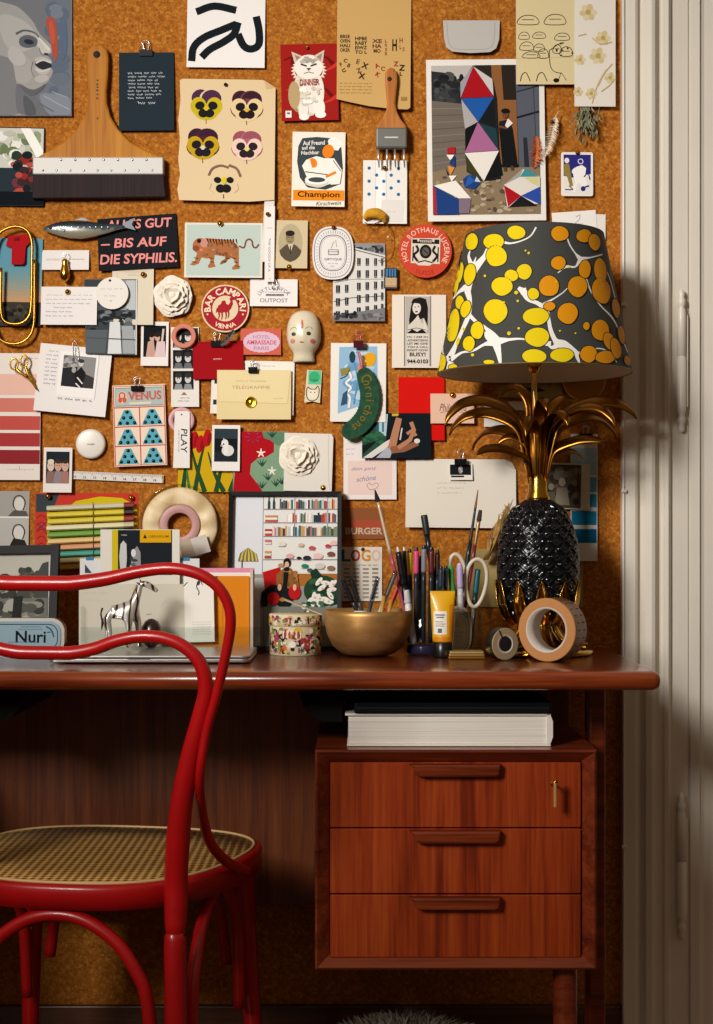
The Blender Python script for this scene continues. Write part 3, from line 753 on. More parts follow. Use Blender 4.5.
c.blotch(297, 56, 322, 64, ['#b9b0a2', '#a79d90'], 12, 1, 3, 3); c.line([(301, 64), (307, 66)], 1.6, '#3a3634'); c.line([(311, 66), (317, 64)], 1.6, '#3a3634'); c.poly([(306.5, 68), (311.5, 68), (309, 71)], '#59423c'); c.line([(304, 73.5), (309, 72), (314, 73.5)], .7, '#6d5f56')
c.ell(303, 110, 5, 10, '#e9e2d7', 6); c.ell(319, 108, 5.5, 10, '#efe9df', -4); c.ell(303.5, 117.5, 5, 3.2, '#f2ede4'); c.ell(320, 115.5, 5.5, 3.4, '#f2ede4'); c.blotch(298, 78, 324, 108, ['#dcd2c2', '#f3eee6', '#cdc0ac'], 24, 1.5, 4, 9)
c.text('DINNER', 309.5, 82.5, 19.5, 6.4, '#9a2022', -1, .015); c.rect(285, 111, 291, 118, '#e9e4dc'); c.rect(286.4, 112.6, 289.6, 114.6, '#6e6a80')
c.done('red postcard of a fluffy white cat with the word DINNER', 'postcard')
pin(307, 48.5, 'brass thumbtack above the cat on the red postcard', .006, M('#b8892c', .3, .9), .0038)

sh = [(337, -4), (411, -4), (410.5, 108), (408, 110), (392, 109.5), (370, 107), (350, 103), (337, 100)]
c = Card('alphabet_sheet', 337, -4, 411, 110, .4, 1, .010, '#c8a164', shape=sh)
def gl(tx, x, y, w, h, col, rot=0): c.text(tx, x, y, w, h, col, rot, .03)
for i, (tx, col) in enumerate([('BREE', '#2c2018'), ('OFEN', '#2c2018'), ('HALI', '#2c2018'), ('OKER', '#2c2018')]): gl(tx, 345, 36.5 + i * 4.6, 10, 3.6, col)
for i, tx in enumerate(['HPBE', 'RABT', 'EIWZ', 'TO L']): gl(tx, 361, 38.5 + i * 4.6, 12, 3.6, '#2c2018')
for i, (tx, w) in enumerate([('XE', 10), ('HA', 9), ('MO', 7)]): gl(tx, 377, 41 + i * 5, w, 4, '#5c2a22')
for i in range(4): gl('LRSE'[i], 386, 41 + i * 4.2, 2.2, 3.2, '#8a4434')
gl('H', 394.5, 45, 4.6, 12, '#2c2018'); gl('H', 401, 40, 3.4, 5, '#9a4a38'); gl('L', 400.5, 47, 2, 4, '#9a4a38'); gl('S', 403.5, 49, 2, 4, '#9a4a38')
for tx, x, y, s_, col, rt in [('F', 341, 65, 4, '#4a3a22', -30), ('C', 345.5, 61, 4, '#4a3a22', 20), ('B', 349, 66, 4, '#4a3a22', 30), ('U', 344, 71, 4, '#2c2018', 60), ('E', 358, 62, 5, '#6a5a32', 15), ('X', 365, 66, 6, '#2c2018', 20), ('Z', 359, 71, 5, '#6a5a32', -20), ('X', 362, 76.5, 6, '#2c2018', 10), ('A', 377, 66, 4.6, '#9a3a28', -25), ('C', 383, 69, 4.6, '#7a5a2a', 10), ('K', 378, 75, 4.6, '#9a3a28', 30), ('Z', 396, 64, 5, '#9a4a38', 0), ('Z', 402, 68, 6, '#2c2018', 5), ('L', 401, 74, 4, '#2c2018', 0)]:
    gl(tx, x, y, None, s_, col, rt)
for i in range(4): c.scrib(340, 84 + i * 3.2, 372, 1.2, '#a8854c', .4, i)
c.rect(401, 97.5, 407, 101, '#9d7a46')
c.done('curling tan sheet of scattered alphabet letters at the top of the wall', 'print')

# tined brush holding the dotted paper
c = Card('dotted_paper', 363, 160, 407, 224, .4, 2, .006, '#e6e2dc')
c.rect(376, 160.5, 385, 223.5, '#efece8'); c.line([(375.5, 160), (375, 223)], .5, '#cfcac3'); c.line([(386, 160), (387, 223)], .5, '#d3cec7')
for i in range(3):
    for j in range(3): c.ell(369 + j * 14.7, 168 + i * 13.2, 1.7, 1.7, '#2d6a94')
    if i < 2:
        for j in range(2): c.ell(376.5 + j * 14.6, 175 + i * 13, 1.7, 1.7, '#2d6a94')
c.poly([(382, 200), (404, 200), (403, 222), (380, 222)], '#ddd8d1'); c.scrib(386, 212, 398, 1.5, '#a9b2c8', .4, 2)
c.done('white paper sheet with blue dots hanging under the tined brush', 'paper')
fb = empty('tined_brush', (X(391, W - .018), W - .012, Z(166, W - .018)), 'small wooden handled brush with a grey ferrule and four metal tines', 'brush')
hs = [(391, 68), (394.5, 69.5), (397, 74), (397.5, 82), (396.5, 92), (395.5, 104), (397, 112), (401, 120), (406, 126), (407, 131)]
hl = [(376, 131), (377, 126), (382, 119), (386, 111), (387, 104), (386, 92), (385, 82), (385, 74), (387.5, 69.5)]
b = MB(); b.prism([(X(u, W - .018), Z(v, W - .018)) for u, v in hs + hl], W - .024, W - .013, wood('beech', '#9c541d', '#b06c2e', '#c08244', 'z', .5, 0, 1.0, .2), .0035); b.build('handle', fb)
b = MB(); b.lathe([(0, .0004), (.0042, .0004), (.0046, -.0006)], M('#2a160a', .8), 14, (X(389.5, W - .018), W - .0241, Z(80, W - .018)), True, Matrix.Rotation(PI / 2, 4, 'X')); b.build('hanging_hole', fb)
b = MB(); b.box(X(376, W - .018), X(407, W - .018), W - .027, W - .010, Z(149, W - .018), Z(128.5, W - .018), M('#6b6a64', .45, .4), .003); b.build('ferrule', fb)
b = MB(); b.box(X(384.5, W - .018), X(398, W - .018), W - .0275, W - .0268, Z(139.4, W - .018), Z(138, W - .018), M('#c9c6be', .5)); b.build('printed_mark', fb)
for u in (378.5, 387, 395, 404):
    b = MB(); b.tube([(X(u, W - .018), W - .0185, Z(149, W - .018)), (X(u + (391 - u) * .0, W - .018), W - .0185, Z(158, W - .018)), (X(u + .6, W - .018), W - .017, Z(167.5, W - .018))], [.0023, .0021, .0012], M('#d8d0c4', .3, .8), 8); b.build('tine', fb)
pin(384.5, 169.5, 'brass thumbtack through the top of the blue dotted paper', .011, BRASS_DARK, .0042)

c = Card('cook_advert', 292, 131.5, 345, 207, .8, 2, .008, '#ebe3d5')
c.poly([(298, 146), (302, 138), (316, 136.5), (336, 138), (341, 146), (343, 168), (341, 184), (326, 190), (308, 188), (300, 178), (297, 162)], '#3d4447')
c.text('Auf Freund', 313.5, 142.5, 22, 4.6, '#e8e2d8', -3, .02); c.text('auf die', 308, 147.5, 13, 3.8, '#e8e2d8', -3, .02); c.text('Nachbar', 310, 152.5, 18, 3.8, '#e8e2d8', -3, .02)
c.ell(334, 141, 6.5, 4.2, '#f3ede3'); c.ell(337.5, 143.5, 5, 4, '#f3ede3'); c.poly([(328, 143), (340, 146), (338, 150), (328, 149)], '#f3ede3')
c.ell(328, 151, 5.8, 7, '#e5801c', 15); c.poly([(306, 160), (316, 156), (324, 158), (334, 158), (342, 170), (340, 184), (318, 186), (308, 180), (302, 166)], '#f0e9de')
c.ell(313, 163, 4, 5, '#e5801c', -20); c.poly([(303, 168), (310, 160), (312, 168), (306, 172)], '#f0e9de'); c.ell(317, 182, 12, 6, '#cfcac0'); c.ell(317, 180, 12, 5, '#f0e9de'); c.ell(317, 180, 8.5, 2.6, '#42484a'); c.line([(305, 172), (330, 175)], .9, '#22282a'); c.line([(306, 186), (320, 189), (331, 184)], .8, '#22282a'); c.line([(326, 177), (336, 172)], 2.6, '#e5801c'); c.line([(333, 160), (341, 171)], .7, '#3a3a3a')
c.rect(293.5, 190.5, 344.5, 201, '#e6881c'); c.text('Champion', 319, 195.6, 42, 7.6, '#2a1a10', 0, .02)
c.text('Kirschwein', 329, 203.6, 25, 4, '#2a2420', -3, 0, .3)
c.done('vintage advertising card of a cook with an orange Champion banner', 'card')

pp = [(443, 20), (500, 20), (499, 40), (496, 49), (490, 53), (470, 54), (452, 52.5), (446, 48), (444, 38)]
c = Card('paper_tag', 443, 20, 500, 54, 0, 1, .008, '#b9b4ae', shape=pp, th=.002)
c.line([(447, 22), (448, 40), (453, 49), (470, 50.5), (489, 49), (494, 40), (495, 22)], .7, '#a09a94', False, 4)
c.done('grey rounded tag cut off by the top edge of the picture', 'tag')

# big poster
c = Card('art_poster', 427, 58.5, 545, 221.5, -.6, 2, .010, '#e6e0d8')
a0, b0, a1, b1 = 432, 64.5, 539.5, 215
c.rect(a0, b0, a1, b1, '#3a342e')
c.poly([(a0, b0), (474, b0), (466, 76), (452, 80), (a0, 76)], '#b9b3ac'); c.poly([(a0, 70), (448, 72), (462, 84), (466, 104), (a0, 100)], '#2c2c2e'); c.blotch(433, 70, 466, 106, ['#222426', '#3a3c3e', '#4b4b49', '#1a1c1e'], 30, 2, 6, 12)
c.poly([(a0, 100), (468, 104), (468, 165), (a0, 172)], '#6d645a')
for i in range(9): c.line([(a0, 108 + i * 7), (467, 108 + i * 6.4)], .8, '#574f47' if i % 2 else '#82786c')
c.poly([(476, b0), (520, b0), (521, 168), (496, 168)], '#2c2420'); c.poly([(492, b0), (516, b0), (518, 165), (497, 165)], '#8a5a34'); c.poly([(502, b0), (516, b0), (517, 100), (504, 100)], '#2a211c')
c.poly([(516, b0), (a1, b0), (a1, 176), (519, 176)], '#565a66'); c.line([(517, 92), (a1, 86)], 1.2, '#1f2126'); c.line([(517, 118), (a1, 112)], 2, '#16181c'); c.line([(534, 84), (536, 150)], .8, '#33363e'); c.poly([(523, 138), (527, 138), (529, 170), (524, 170)], '#2a2c34')
c.poly([(a0, 172), (470, 164), (500, 168), (a1, 168), (a1, b1), (a0, b1)], '#86735a'); c.blotch(433, 176, 539, 214, ['#6c5a44', '#9c8a70', '#55473a', '#b3a288'], 90, 1.2, 3.2, 15)
# standing column of triangles
c.poly([(474, 66), (462, 98), (469, 122), (466, 152), (466, 172), (482, 182), (500, 180), (497, 98), (493, 78)], '#201e20')
c.poly([(474, 66), (461, 82), (461, 98)], '#9c97a0'); c.poly([(474, 66), (493, 79), (494, 96)], '#c7c2bc'); c.poly([(474, 66), (494, 97), (461.5, 98)], '#a5121c'); c.poly([(461.5, 98.5), (494, 97.5), (478.5, 122)], '#1d55a0'); c.poly([(461.5, 99), (478, 122), (465, 129)], '#a9a5a3'); c.poly([(494, 98), (479, 122), (496, 128)], '#161a1c')
c.poly([(478, 123), (496, 129), (498, 151)], '#1f3a40'); c.poly([(478, 122.5), (465, 130), (465, 152)], '#101214'); c.poly([(478, 122.5), (498, 151), (464.5, 153)], '#a5648e'); c.poly([(464.5, 153.5), (498.5, 151.5), (483, 182)], '#e5ded5'); c.poly([(464.5, 154), (482, 181), (467, 172)], '#3a3a20'); c.poly([(498.5, 152), (502, 176), (484, 182)], '#101415')
# small column
c.poly([(447, 148), (455, 147), (455, 154), (447, 154)], '#a5222a'); c.poly([(446, 155), (454, 155), (450, 161)], '#ece7df'); c.poly([(450, 160), (455, 156), (455, 168), (449, 164)], '#22386c'); c.poly([(447, 166), (454, 168), (450, 176)], '#d98a3c'); c.poly([(448, 176), (456, 176), (451, 182)], '#e9e3da'); c.poly([(445, 168), (449, 176), (447, 176)], '#222')
c.poly([(462, 180), (468, 175), (476, 177), (480, 183), (474, 190), (464, 188)], '#1d3e78'); c.poly([(468, 175), (474, 182), (464, 188)], '#2a5aa6'); c.poly([(476, 177), (480, 183), (474, 182)], '#c6c9cf')
c.poly([(433, 186), (455, 181), (470, 199), (458, 199)], '#e9e2d8'); c.poly([(432.5, 186), (458, 200), (458, b1), (433, b1)], '#1d3e78'); c.poly([(458, 199.5), (470, 199.5), (468, 214), (458, 214)], '#7d6a7a'); c.poly([(432, 186), (435, 190), (436, b1), (432.5, b1)], '#a52a34')
c.poly([(503, 186), (522, 170), (539, 178), (539, 205), (506, 208)], '#d9d3ca'); c.poly([(503, 186), (520, 197), (507, 208)], '#a8141e'); c.poly([(520, 197), (539, 188), (539, 206)], '#2a4aa0'); c.poly([(519, 178), (525, 169), (538, 178)], '#3c8a94'); c.poly([(520, 197), (536, 207), (508, 208)], '#1a1a1c'); c.poly([(503, 186), (519, 178), (523, 169)], '#9d9894'); c.poly([(523, 178.5), (538, 178.5), (538, 188), (530, 184)], '#cfc48c')
# standing woman
c.poly([(499, 130), (512, 128), (517, 168), (502, 168)], '#141416'); c.poly([(499, 122), (509, 120), (512, 130), (499, 131)], '#1c1c20'); c.poly([(508, 119), (513, 124), (507, 129), (505, 126)], '#e3dcd2'); c.ell(505.5, 115, 3.1, 3.9, '#6b442e'); c.ell(505.5, 111.5, 4.2, 2.6, '#15110f'); c.line([(499, 127), (507, 129)], 1.8, '#6b442e'); c.rect(503, 168, 506, 172, '#5a3a2a'); c.rect(510, 167, 513, 171, '#5a3a2a')
c.done('large white bordered poster of coloured faceted sculptures and a standing woman', 'poster')

c = Card('line_drawing', 516, -5, 575, 85, 0, 3, .007, '#d8c699')
c.line([(516, 58.5), (575, 57.5)], .5, '#bda878')
r = random.Random(11)
for (x, y, w_, h_) in [(519, 32, 10, 7), (533, 32, 12, 6), (555, 33, 14, 7), (520, 42, 13, 8), (534, 44, 10, 7), (523, 52, 16, 6), (538, 49, 10, 9), (553, 45, 8, 8), (560, 47, 12, 9), (518, 15, 20, 9), (545, 14, 20, 10)]:
    c.line([(x, y + h_), (x + w_ * .1, y + h_ * .3), (x + w_ * .45, y), (x + w_ * .9, y + h_ * .2), (x + w_, y + h_)], .7, '#332a20', True, 3)
    c.line([(x + w_ * .2, y + h_ * .5), (x + w_ * .8, y + h_ * .5)], .6, '#3a3026')
for (x, y, w_) in [(520, 82, 10), (536, 82, 11)]: c.line([(x, y), (x + w_ * .2, y - 7), (x + w_ * .6, y - 8.5), (x + w_, y)], .8, '#332a20', False, 4)
c.ell(556, 81, 3, 2.2, '#1a1612'); c.line([(558, 81), (561, 73), (566, 81)], .7, '#332a20'); c.line([(549, 51), (550, 66), (554, 72), (561, 74)], .7, '#332a20', False, 4); c.line([(549, 51), (557, 45), (562, 43)], .7, '#332a20')
c.blotch(555, 40, 574, 57, ['#332a20'], 7, .8, 1.8, 4)
c.done('cream sheet with a naive ink line drawing, overlapping the big poster', 'drawing')
c = Card('floral_paper', 574.5, -5, 615.5, 107, .3, 4, .006, '#e2dace')
for (x, y, s_) in [(598, 56, 9), (580, 60, 6), (603, 38, 8), (588, 12, 9), (610, 78, 6), (578, 92, 5), (591, 94, 6)]:
    for a in range(6): c.ell(x + s_ * .55 * math.cos(a), y + s_ * .55 * math.sin(a), s_ * .42, s_ * .34, '#cdb98a' if a % 2 else '#d8c8a0', a * 57)
    c.ell(x, y, s_ * .3, s_ * .3, '#b79d5c')
for pts in ([(606, 70), (600, 80), (595, 92), (592, 104)], [(612, 64), (604, 74), (598, 86)], [(592, 38), (600, 44), (612, 42)], [(578, 36), (586, 34)], [(601, 92), (609, 86), (614, 80)]): c.line(pts, 1.1, '#c6af78', False, 4)
c.done('white paper with a faded gold floral pattern beside the door casing', 'paper')

# dried herb bundle and the feather
hb = mottled('dried_herb', [(.3, '#5f6048'), (.55, '#8a8a6c'), (.8, '#b8b294')], (90, 90, 90), 3, .9)
b = MB(); r = random.Random(21)
for i in range(130):
    u = 585 + r.gauss(0, 6.5); v = 118 + r.gauss(0, 7.5); q = r.uniform(-.6, .6)
    if v < 104 or v > 138: continue
    p = P(u, v, W - r.uniform(.008, .026)); ln = r.uniform(.010, .018)
    b.tube([p, p + Vector((math.sin(q) * ln * .5, r.uniform(-.004, .004), -math.cos(q) * ln * .5)), p + Vector((math.sin(q * 1.4) * ln, 0, -math.cos(q) * ln))], [.0004, .0018, .0003], hb, 5)
for i in range(7):
    b.tube([P(582 + i, 104, W - .012), P(583 + i * .8, 118, W - .015)], .0008, hb, 5)
tag(b.build('herb_bundle'), 'small dried grey green herb bundle below the gold floral paper', 'herb bundle')
fe = empty('feather_charm', P(548, 132, W - .016), 'fluffy white feather with an orange feather behind it at the poster edge', 'feather')
fwm = M('#e4d8c4', .85); fom = M('#c8703c', .85)
def feather(name, a, bb, wd, mat, seed, dep):
    k = MB(); k.solid = False; r = random.Random(seed); n = 46
    sp = catmull([P(a[0], a[1], W - dep), P((a[0] + bb[0]) / 2 + 1.2, (a[1] + bb[1]) / 2, W - dep - .005), P(bb[0], bb[1], W - dep)], 12)
    k.tube(sp, [.0009, .0004], mat, 6)
    for i in range(n):
        t = i / (n - 1); p = sp[min(len(sp) - 1, int(t * (len(sp) - 1)))]
        w_ = wd * W / F * math.sin(PI * min(1, .12 + t * .88)) ** .6
        dr = (sp[-1] - sp[0]).normalized()
        for s_ in (-1, 1):
            sd = Vector((dr.z, 0, -dr.x)) * s_
            tip = p + sd * w_ * r.uniform(.7, 1.1) + dr * w_ * r.uniform(.4, .9) + Vector((0, -r.uniform(0, .006), 0))
            k.add([p, p + dr * .0022, tip], [(0, 1, 2)], mat); k.add([p, p + Vector((0, -.0015, 0)), tip], [(0, 1, 2)], mat)
    k.build(name, fe)
feather('white_feather', (556, 117), (544, 158), 6.5, fwm, 3, .016); feather('orange_feather', (536, 136), (534, 168), 7.5, fom, 5, .0145)
b = MB(); b.ball(P(552, 122, W - .022), (.0036, .003, .0036), M('#2a221c', .5), 10); b.tube([P(553, 121, W - .018), P(559, 111, W - .014)], [.0012, .0005], fwm, 6); b.build('bead', fe)

c = Card('playing_card', 561, 152, 593, 196.5, .4, 1, .005, '#e9e2da', shape=rr(561, 152, 593, 196.5, 2.2), th=.001)
c.rect(563.5, 154.5, 590.8, 193.5, '#2c2a78'); c.poly([(563.5, 176), (572, 178), (590.8, 174), (590.8, 193.5), (563.5, 193.5)], '#e3ded8')
c.ell(566.8, 160.5, 2.4, 2.8, '#e8e0d8'); c.poly([(564, 164), (569, 164), (571, 175), (573, 186), (570, 187), (567, 177), (564, 175)], '#8f7d3c'); c.line([(569, 186), (573, 190)], 1.4, '#8f7d3c')
c.ring(580.5, 161.3, 2.9, 2.9, 1, '#cfcbe0', 18); c.poly([(573, 175), (576, 167), (582, 165), (586, 168), (585, 176), (587, 184), (583, 193), (581, 184), (577, 184), (575, 193), (572, 192), (575, 182)], '#f0ece6'); c.ell(576, 171, 4.5, 3.4, '#f0ece6', -30)
c.line([(584, 177), (588, 172), (590, 180)], 1.4, '#2c2a78'); c.line([(583, 188), (589, 186)], 1.6, '#2c2a78'); c.line([(565, 190), (573, 190)], 1, '#2c2a78'); c.ell(583, 189, 2.4, 2.6, '#2c2a78')
c.done('small blue and white card of a man leading a white horse', 'card')
pin(577, 153.5, 'brass thumbtack at the top of the man and horse card', .006, BRASS_DARK, .004)
c = Card('paper_note', 590, 214, 605.5, 240, 1.5, 0, .006, '#e2dcd6'); c.done('white slip peeking out to the right behind the lamp shade', 'note')
c = Card('sketch_note', 553, 211, 597, 246, -4, 0, .008, '#e9e4df'); c.line([(577, 217), (581, 215), (580, 220), (576, 223), (582, 226)], .6, '#8a7f88', False, 4); c.scrib(572, 224, 585, 1.4, '#a98f90', .4, 3)
c.done('white note with a small pen sketch sticking up behind the lamp shade', 'note')
# ================================================================= middle band, left
c = Card('sunset_photo', -20, 238, 42, 326, 1, 1, .004, '#5d93a6')
for i in range(14):
    t = i / 13; top = (93, 147, 166); mid = (214, 150, 96)
    q = [int(top[k] + (mid[k] - top[k]) * t ** 1.3) for k in range(3)]
    c.rect(-20, 262 + i * 3.3, 42, 262 + (i + 1) * 3.3, '#%02x%02x%02x' % tuple(q))
c.rect(-20, 302, 42, 326, '#3a3630'); c.blotch(-20, 303, 41, 325, ['#26241f', '#4d4536', '#5c5240', '#1d1c1a'], 50, 1.5, 3.5, 4)
c.done('photo of a blue to orange sunset sky held in the giant gold paper clip', 'photograph')
c = Card('red_cutout', 10, 234, 31, 265, 0, 2, .006, '#a8141a', shape=[(8, 236), (30, 233.5), (31, 241), (26, 247), (25, 263), (23, 265), (12, 265), (12, 248), (6, 246)], th=.002)
c.poly([(14, 238), (20, 237), (20, 241), (14, 241)], '#701018'); c.done('glossy red cut out letter at the top of the sunset photo', 'letter')
pc = MB()
sp = catmull([P(34.5, 260, W - .016), P(34.5, 300, W - .016), P(33.5, 326, W - .016), P(27, 339, W - .016), P(14, 344, W - .016), P(0, 339, W - .016), P(-7, 322, W - .016), P(-7, 290, W - .017), P(-7, 255, W - .019), P(-2, 235, W - .020), P(12, 227, W - .020), P(25, 229, W - .020), P(31.5, 240, W - .020), P(32, 262, W - .020), P(31.5, 300, W - .020), P(29, 316, W - .021), P(20, 323.5, W - .021), P(6, 322, W - .021), P(1, 310, W - .021), P(1, 268, W - .021)], 8)
pc.tube(sp, .0028, M('#a87c2e', .3, 1.0), 10)
tag(pc.build('giant_paper_clip'), 'giant gold paper clip hanging at the left edge around the sunset photo', 'paper clip')

# slogan card and the fish
q = [(97, 219), (176, 213), (178.5, 267), (99, 271.5)]
c = Card('slogan_card', 97, 213, 178, 271, 0, 1, .006, '#1b1c20', shape=q)
def hand(tx, x, y, w, h, rot): c.text(tx, x, y, w, h, '#e58f8a', rot, .022, .12)
hand('ALLES GUT', 139, 223.5, 66, 9.6, -3); hand('– BIS AUF', 134, 242.5, 66, 9.6, -2.5); hand('DIE SYPHILIS.', 138.5, 258.6, 77, 10.2, -2)
c.done('black card hand lettered in pink with a slogan in capitals', 'card')
fish = empty('fish_ornament', P(90, 230, W - .014), 'silver and dark blue sardine ornament whose tail crosses the black slogan card', 'ornament')
fm2, nt, bs, N, L = nodes('fish_skin')
tc = N.new('ShaderNodeTexCoord'); sx = N.new('ShaderNodeSeparateXYZ'); L.new(tc.outputs['Object'], sx.inputs['Vector'])
nz = N.new('ShaderNodeTexNoise'); nz.inputs['Scale'].default_value = 120; L.new(tc.outputs['Object'], nz.inputs['Vector'])
ma = N.new('ShaderNodeMath'); ma.operation = 'MULTIPLY_ADD'; L.new(sx.outputs['Z'], ma.inputs[0]); ma.inputs[1].default_value = 26; ma.inputs[2].default_value = .30
mb_ = N.new('ShaderNodeMath'); mb_.operation = 'MULTIPLY_ADD'; L.new(nz.outputs['Fac'], mb_.inputs[0]); mb_.inputs[1].default_value = .3; L.new(ma.outputs[0], mb_.inputs[2])
rp = ramp(nt, [(.25, '#a39a86'), (.42, '#8b8a80'), (.52, '#3c4a54'), (.75, '#1d2830')]); L.new(mb_.outputs[0], rp.inputs['Fac']); L.new(rp.outputs['Color'], bs.inputs['Base Color'])
bs.inputs['Roughness'].default_value = .25; bs.inputs['Metallic'].default_value = .35; bs.inputs['Coat Weight'].default_value = .6
b = MB(); st = [(43, 229.5, .6), (46, 229, 2.6), (52, 228.8, 4.8), (60, 229, 7.2), (70, 229.6, 8.8), (82, 230, 8.9), (94, 229.6, 7.4), (106, 228.6, 5.2), (116, 227.4, 3.2), (122, 226.8, 2.2), (125, 226.6, 1.9)]
vs, fs = [], []; n = 16
for u, v, h in st:
    for i in range(n):
        a = 2 * PI * i / n; p = P(u, v, W - .014); k = W / F
        vs.append(p + Vector((0, -math.cos(a) * h * k * .45, math.sin(a) * h * k)))
for i in range(len(st) - 1): fs += [(i * n + j, i * n + (j + 1) % n, (i + 1) * n + (j + 1) % n, (i + 1) * n + j) for j in range(n)]
fs += [tuple(range(n)), tuple((len(st) - 1) * n + j for j in range(n))[::-1]]
b.add(vs, fs, fm2, True); b.build('body', fish)
tm = M('#4a5158', .35, .4)
b = MB(); b.prism([(X(124, W), Z(225, W)), (X(136, W), Z(219.5, W)), (X(133, W), Z(226, W)), (X(137, W), Z(232, W)), (X(124, W), Z(228.5, W))], W - .0155, W - .0135, tm); b.build('tail', fish)
b = MB(); b.prism([(X(76, W), Z(221.5, W)), (X(84, W), Z(219.2, W)), (X(92, W), Z(222.6, W))], W - .015, W - .0135, tm); b.build('fin', fish)
b = MB(); b.prism([(X(60, W), Z(230, W)), (X(68, W), Z(231, W)), (X(66, W), Z(234, W))], W - .0225, W - .021, tm); b.build('fin', fish)
b = MB(); b.ball(P(50.5, 227.8, W - .0185), (.0026, .0016, .0026), M('#101214', .1), 10); b.build('eye', fish)
b = MB()
for i in range(9): b.ball(P(60 + i * 6, 227.2, W - .0190 - .0016 * math.sin(PI * (i + 1) / 10)), (.0022, .0009, .0014), M('#d8dadc', .2, .6), 8)
b.build('spots', fish)

c = Card('label_card', 42, 250, 89, 270, 0, 1, .005, '#e4ddd9'); c.line([(46, 260), (60, 260)], .5, '#a8a2a6'); c.line([(70, 259.6), (85, 259.4)], .5, '#a8a2a6'); c.scrib(47, 259, 84, 1, '#b5afb2', .4, 3); c.done('small white label card behind the brass pear charm', 'card')
b = empty('brass_charm', P(65, 270, W - .014), 'brass pear shaped charm hanging on a small white label card', 'charm')
k = MB(); k.lathe([(0, -.0215), (.003, -.021), (.0075, -.016), (.0095, -.009), (.009, -.002), (.0062, .008), (.0052, .014), (.006, .018), (.003, .021), (0, .0215)], BRASS, 20, P(65, 270.5, W - .014)); k.build('pear_body', b)
k = MB(); k.tube([P(65 + 2.6 * math.cos(a), 255.5 + 3.2 * math.sin(a), W - .014) for a in [2 * PI * i / 16 for i in range(16)]], .0006, STEEL, 6, True); k.build('wire_loop', b)
c = Card('letter_card', 41, 286.5, 97, 325, .3, 4, .006, '#e6e0dc')
for i in range(6): c.scrib(46 + (8 if i in (3,) else 0), 295 + i * 4.2, 92 - (18 if i > 2 else 0), 1.4, '#a7a3b4', .4, i)
c.done('white letter card with faint blue lines of writing, below the brass charm', 'card')
pin(69, 293, 'brass thumbtack in the white letter card', .013)
c = Card('envelope', 112, 268, 153.5, 325, .3, 2, .006, '#d9cdb8'); c.poly([(113, 270), (152, 270), (133, 274)], '#cfc2aa'); c.scrib(128, 275, 142, 1, '#9b8d78', .4, 1); c.line([(115, 320), (117, 272)], .5, '#c5b79e'); c.done('cream envelope standing upright under the slogan card', 'envelope')
pin(144, 275.5, 'brass thumbtack at the top of the cream envelope', .010)
c = Card('street_photo', 84, 279.5, 138, 356, 0, 3, .006, '#4c5358', shape=[(84, 279), (137, 279), (137.5, 355.5), (86, 354)])
c.poly([(84.5, 279.5), (118, 279.5), (112, 300), (84.5, 310)], '#3a4046'); c.poly([(118, 280), (136.5, 280), (137, 324), (112, 322), (110, 300)], '#8f9698'); c.poly([(126, 280), (135, 280), (135.5, 354), (126, 354)], '#b9bdbe')
c.rect(86, 310, 136, 330, '#3c4246'); c.blotch(87, 308, 136, 332, ['#2a2e31', '#5b6266', '#757b7f', '#22262a'], 46, 1.6, 4.5, 8); c.poly([(110, 322), (120, 322), (122, 354), (108, 354)], '#d4d6d6'); c.poly([(122, 326), (133, 326), (135, 354), (123, 354)], '#9fa3a5'); c.poly([(86, 330), (108, 330), (106, 353.5), (86, 353)], '#596065'); c.line([(87, 338), (136, 340)], 1.2, '#4b5054'); c.rect(135.8, 279.5, 137, 355, '#d9d6d2')
c.done('black and white photo of a wet street with bright light, tucked under the round tag', 'photograph')
c = Card('round_tag', 96, 277, 128.5, 309.5, 0, 6, .003, '#e6dfd6', shape=circ(112.2, 293.2, 16.2), th=.0012)
c.ell(110, 280.5, 1.3, 1.3, '#1c1c1c'); c.scrib(101, 289, 123, 1.6, '#b3aca4', .45, 2); c.scrib(104, 296, 118, 1.4, '#b3aca4', .45, 3); c.ell(111, 301, .9, .9, '#b3aca4')
c.done('round white paper tag with a punched hole, over the wet street photo', 'tag')
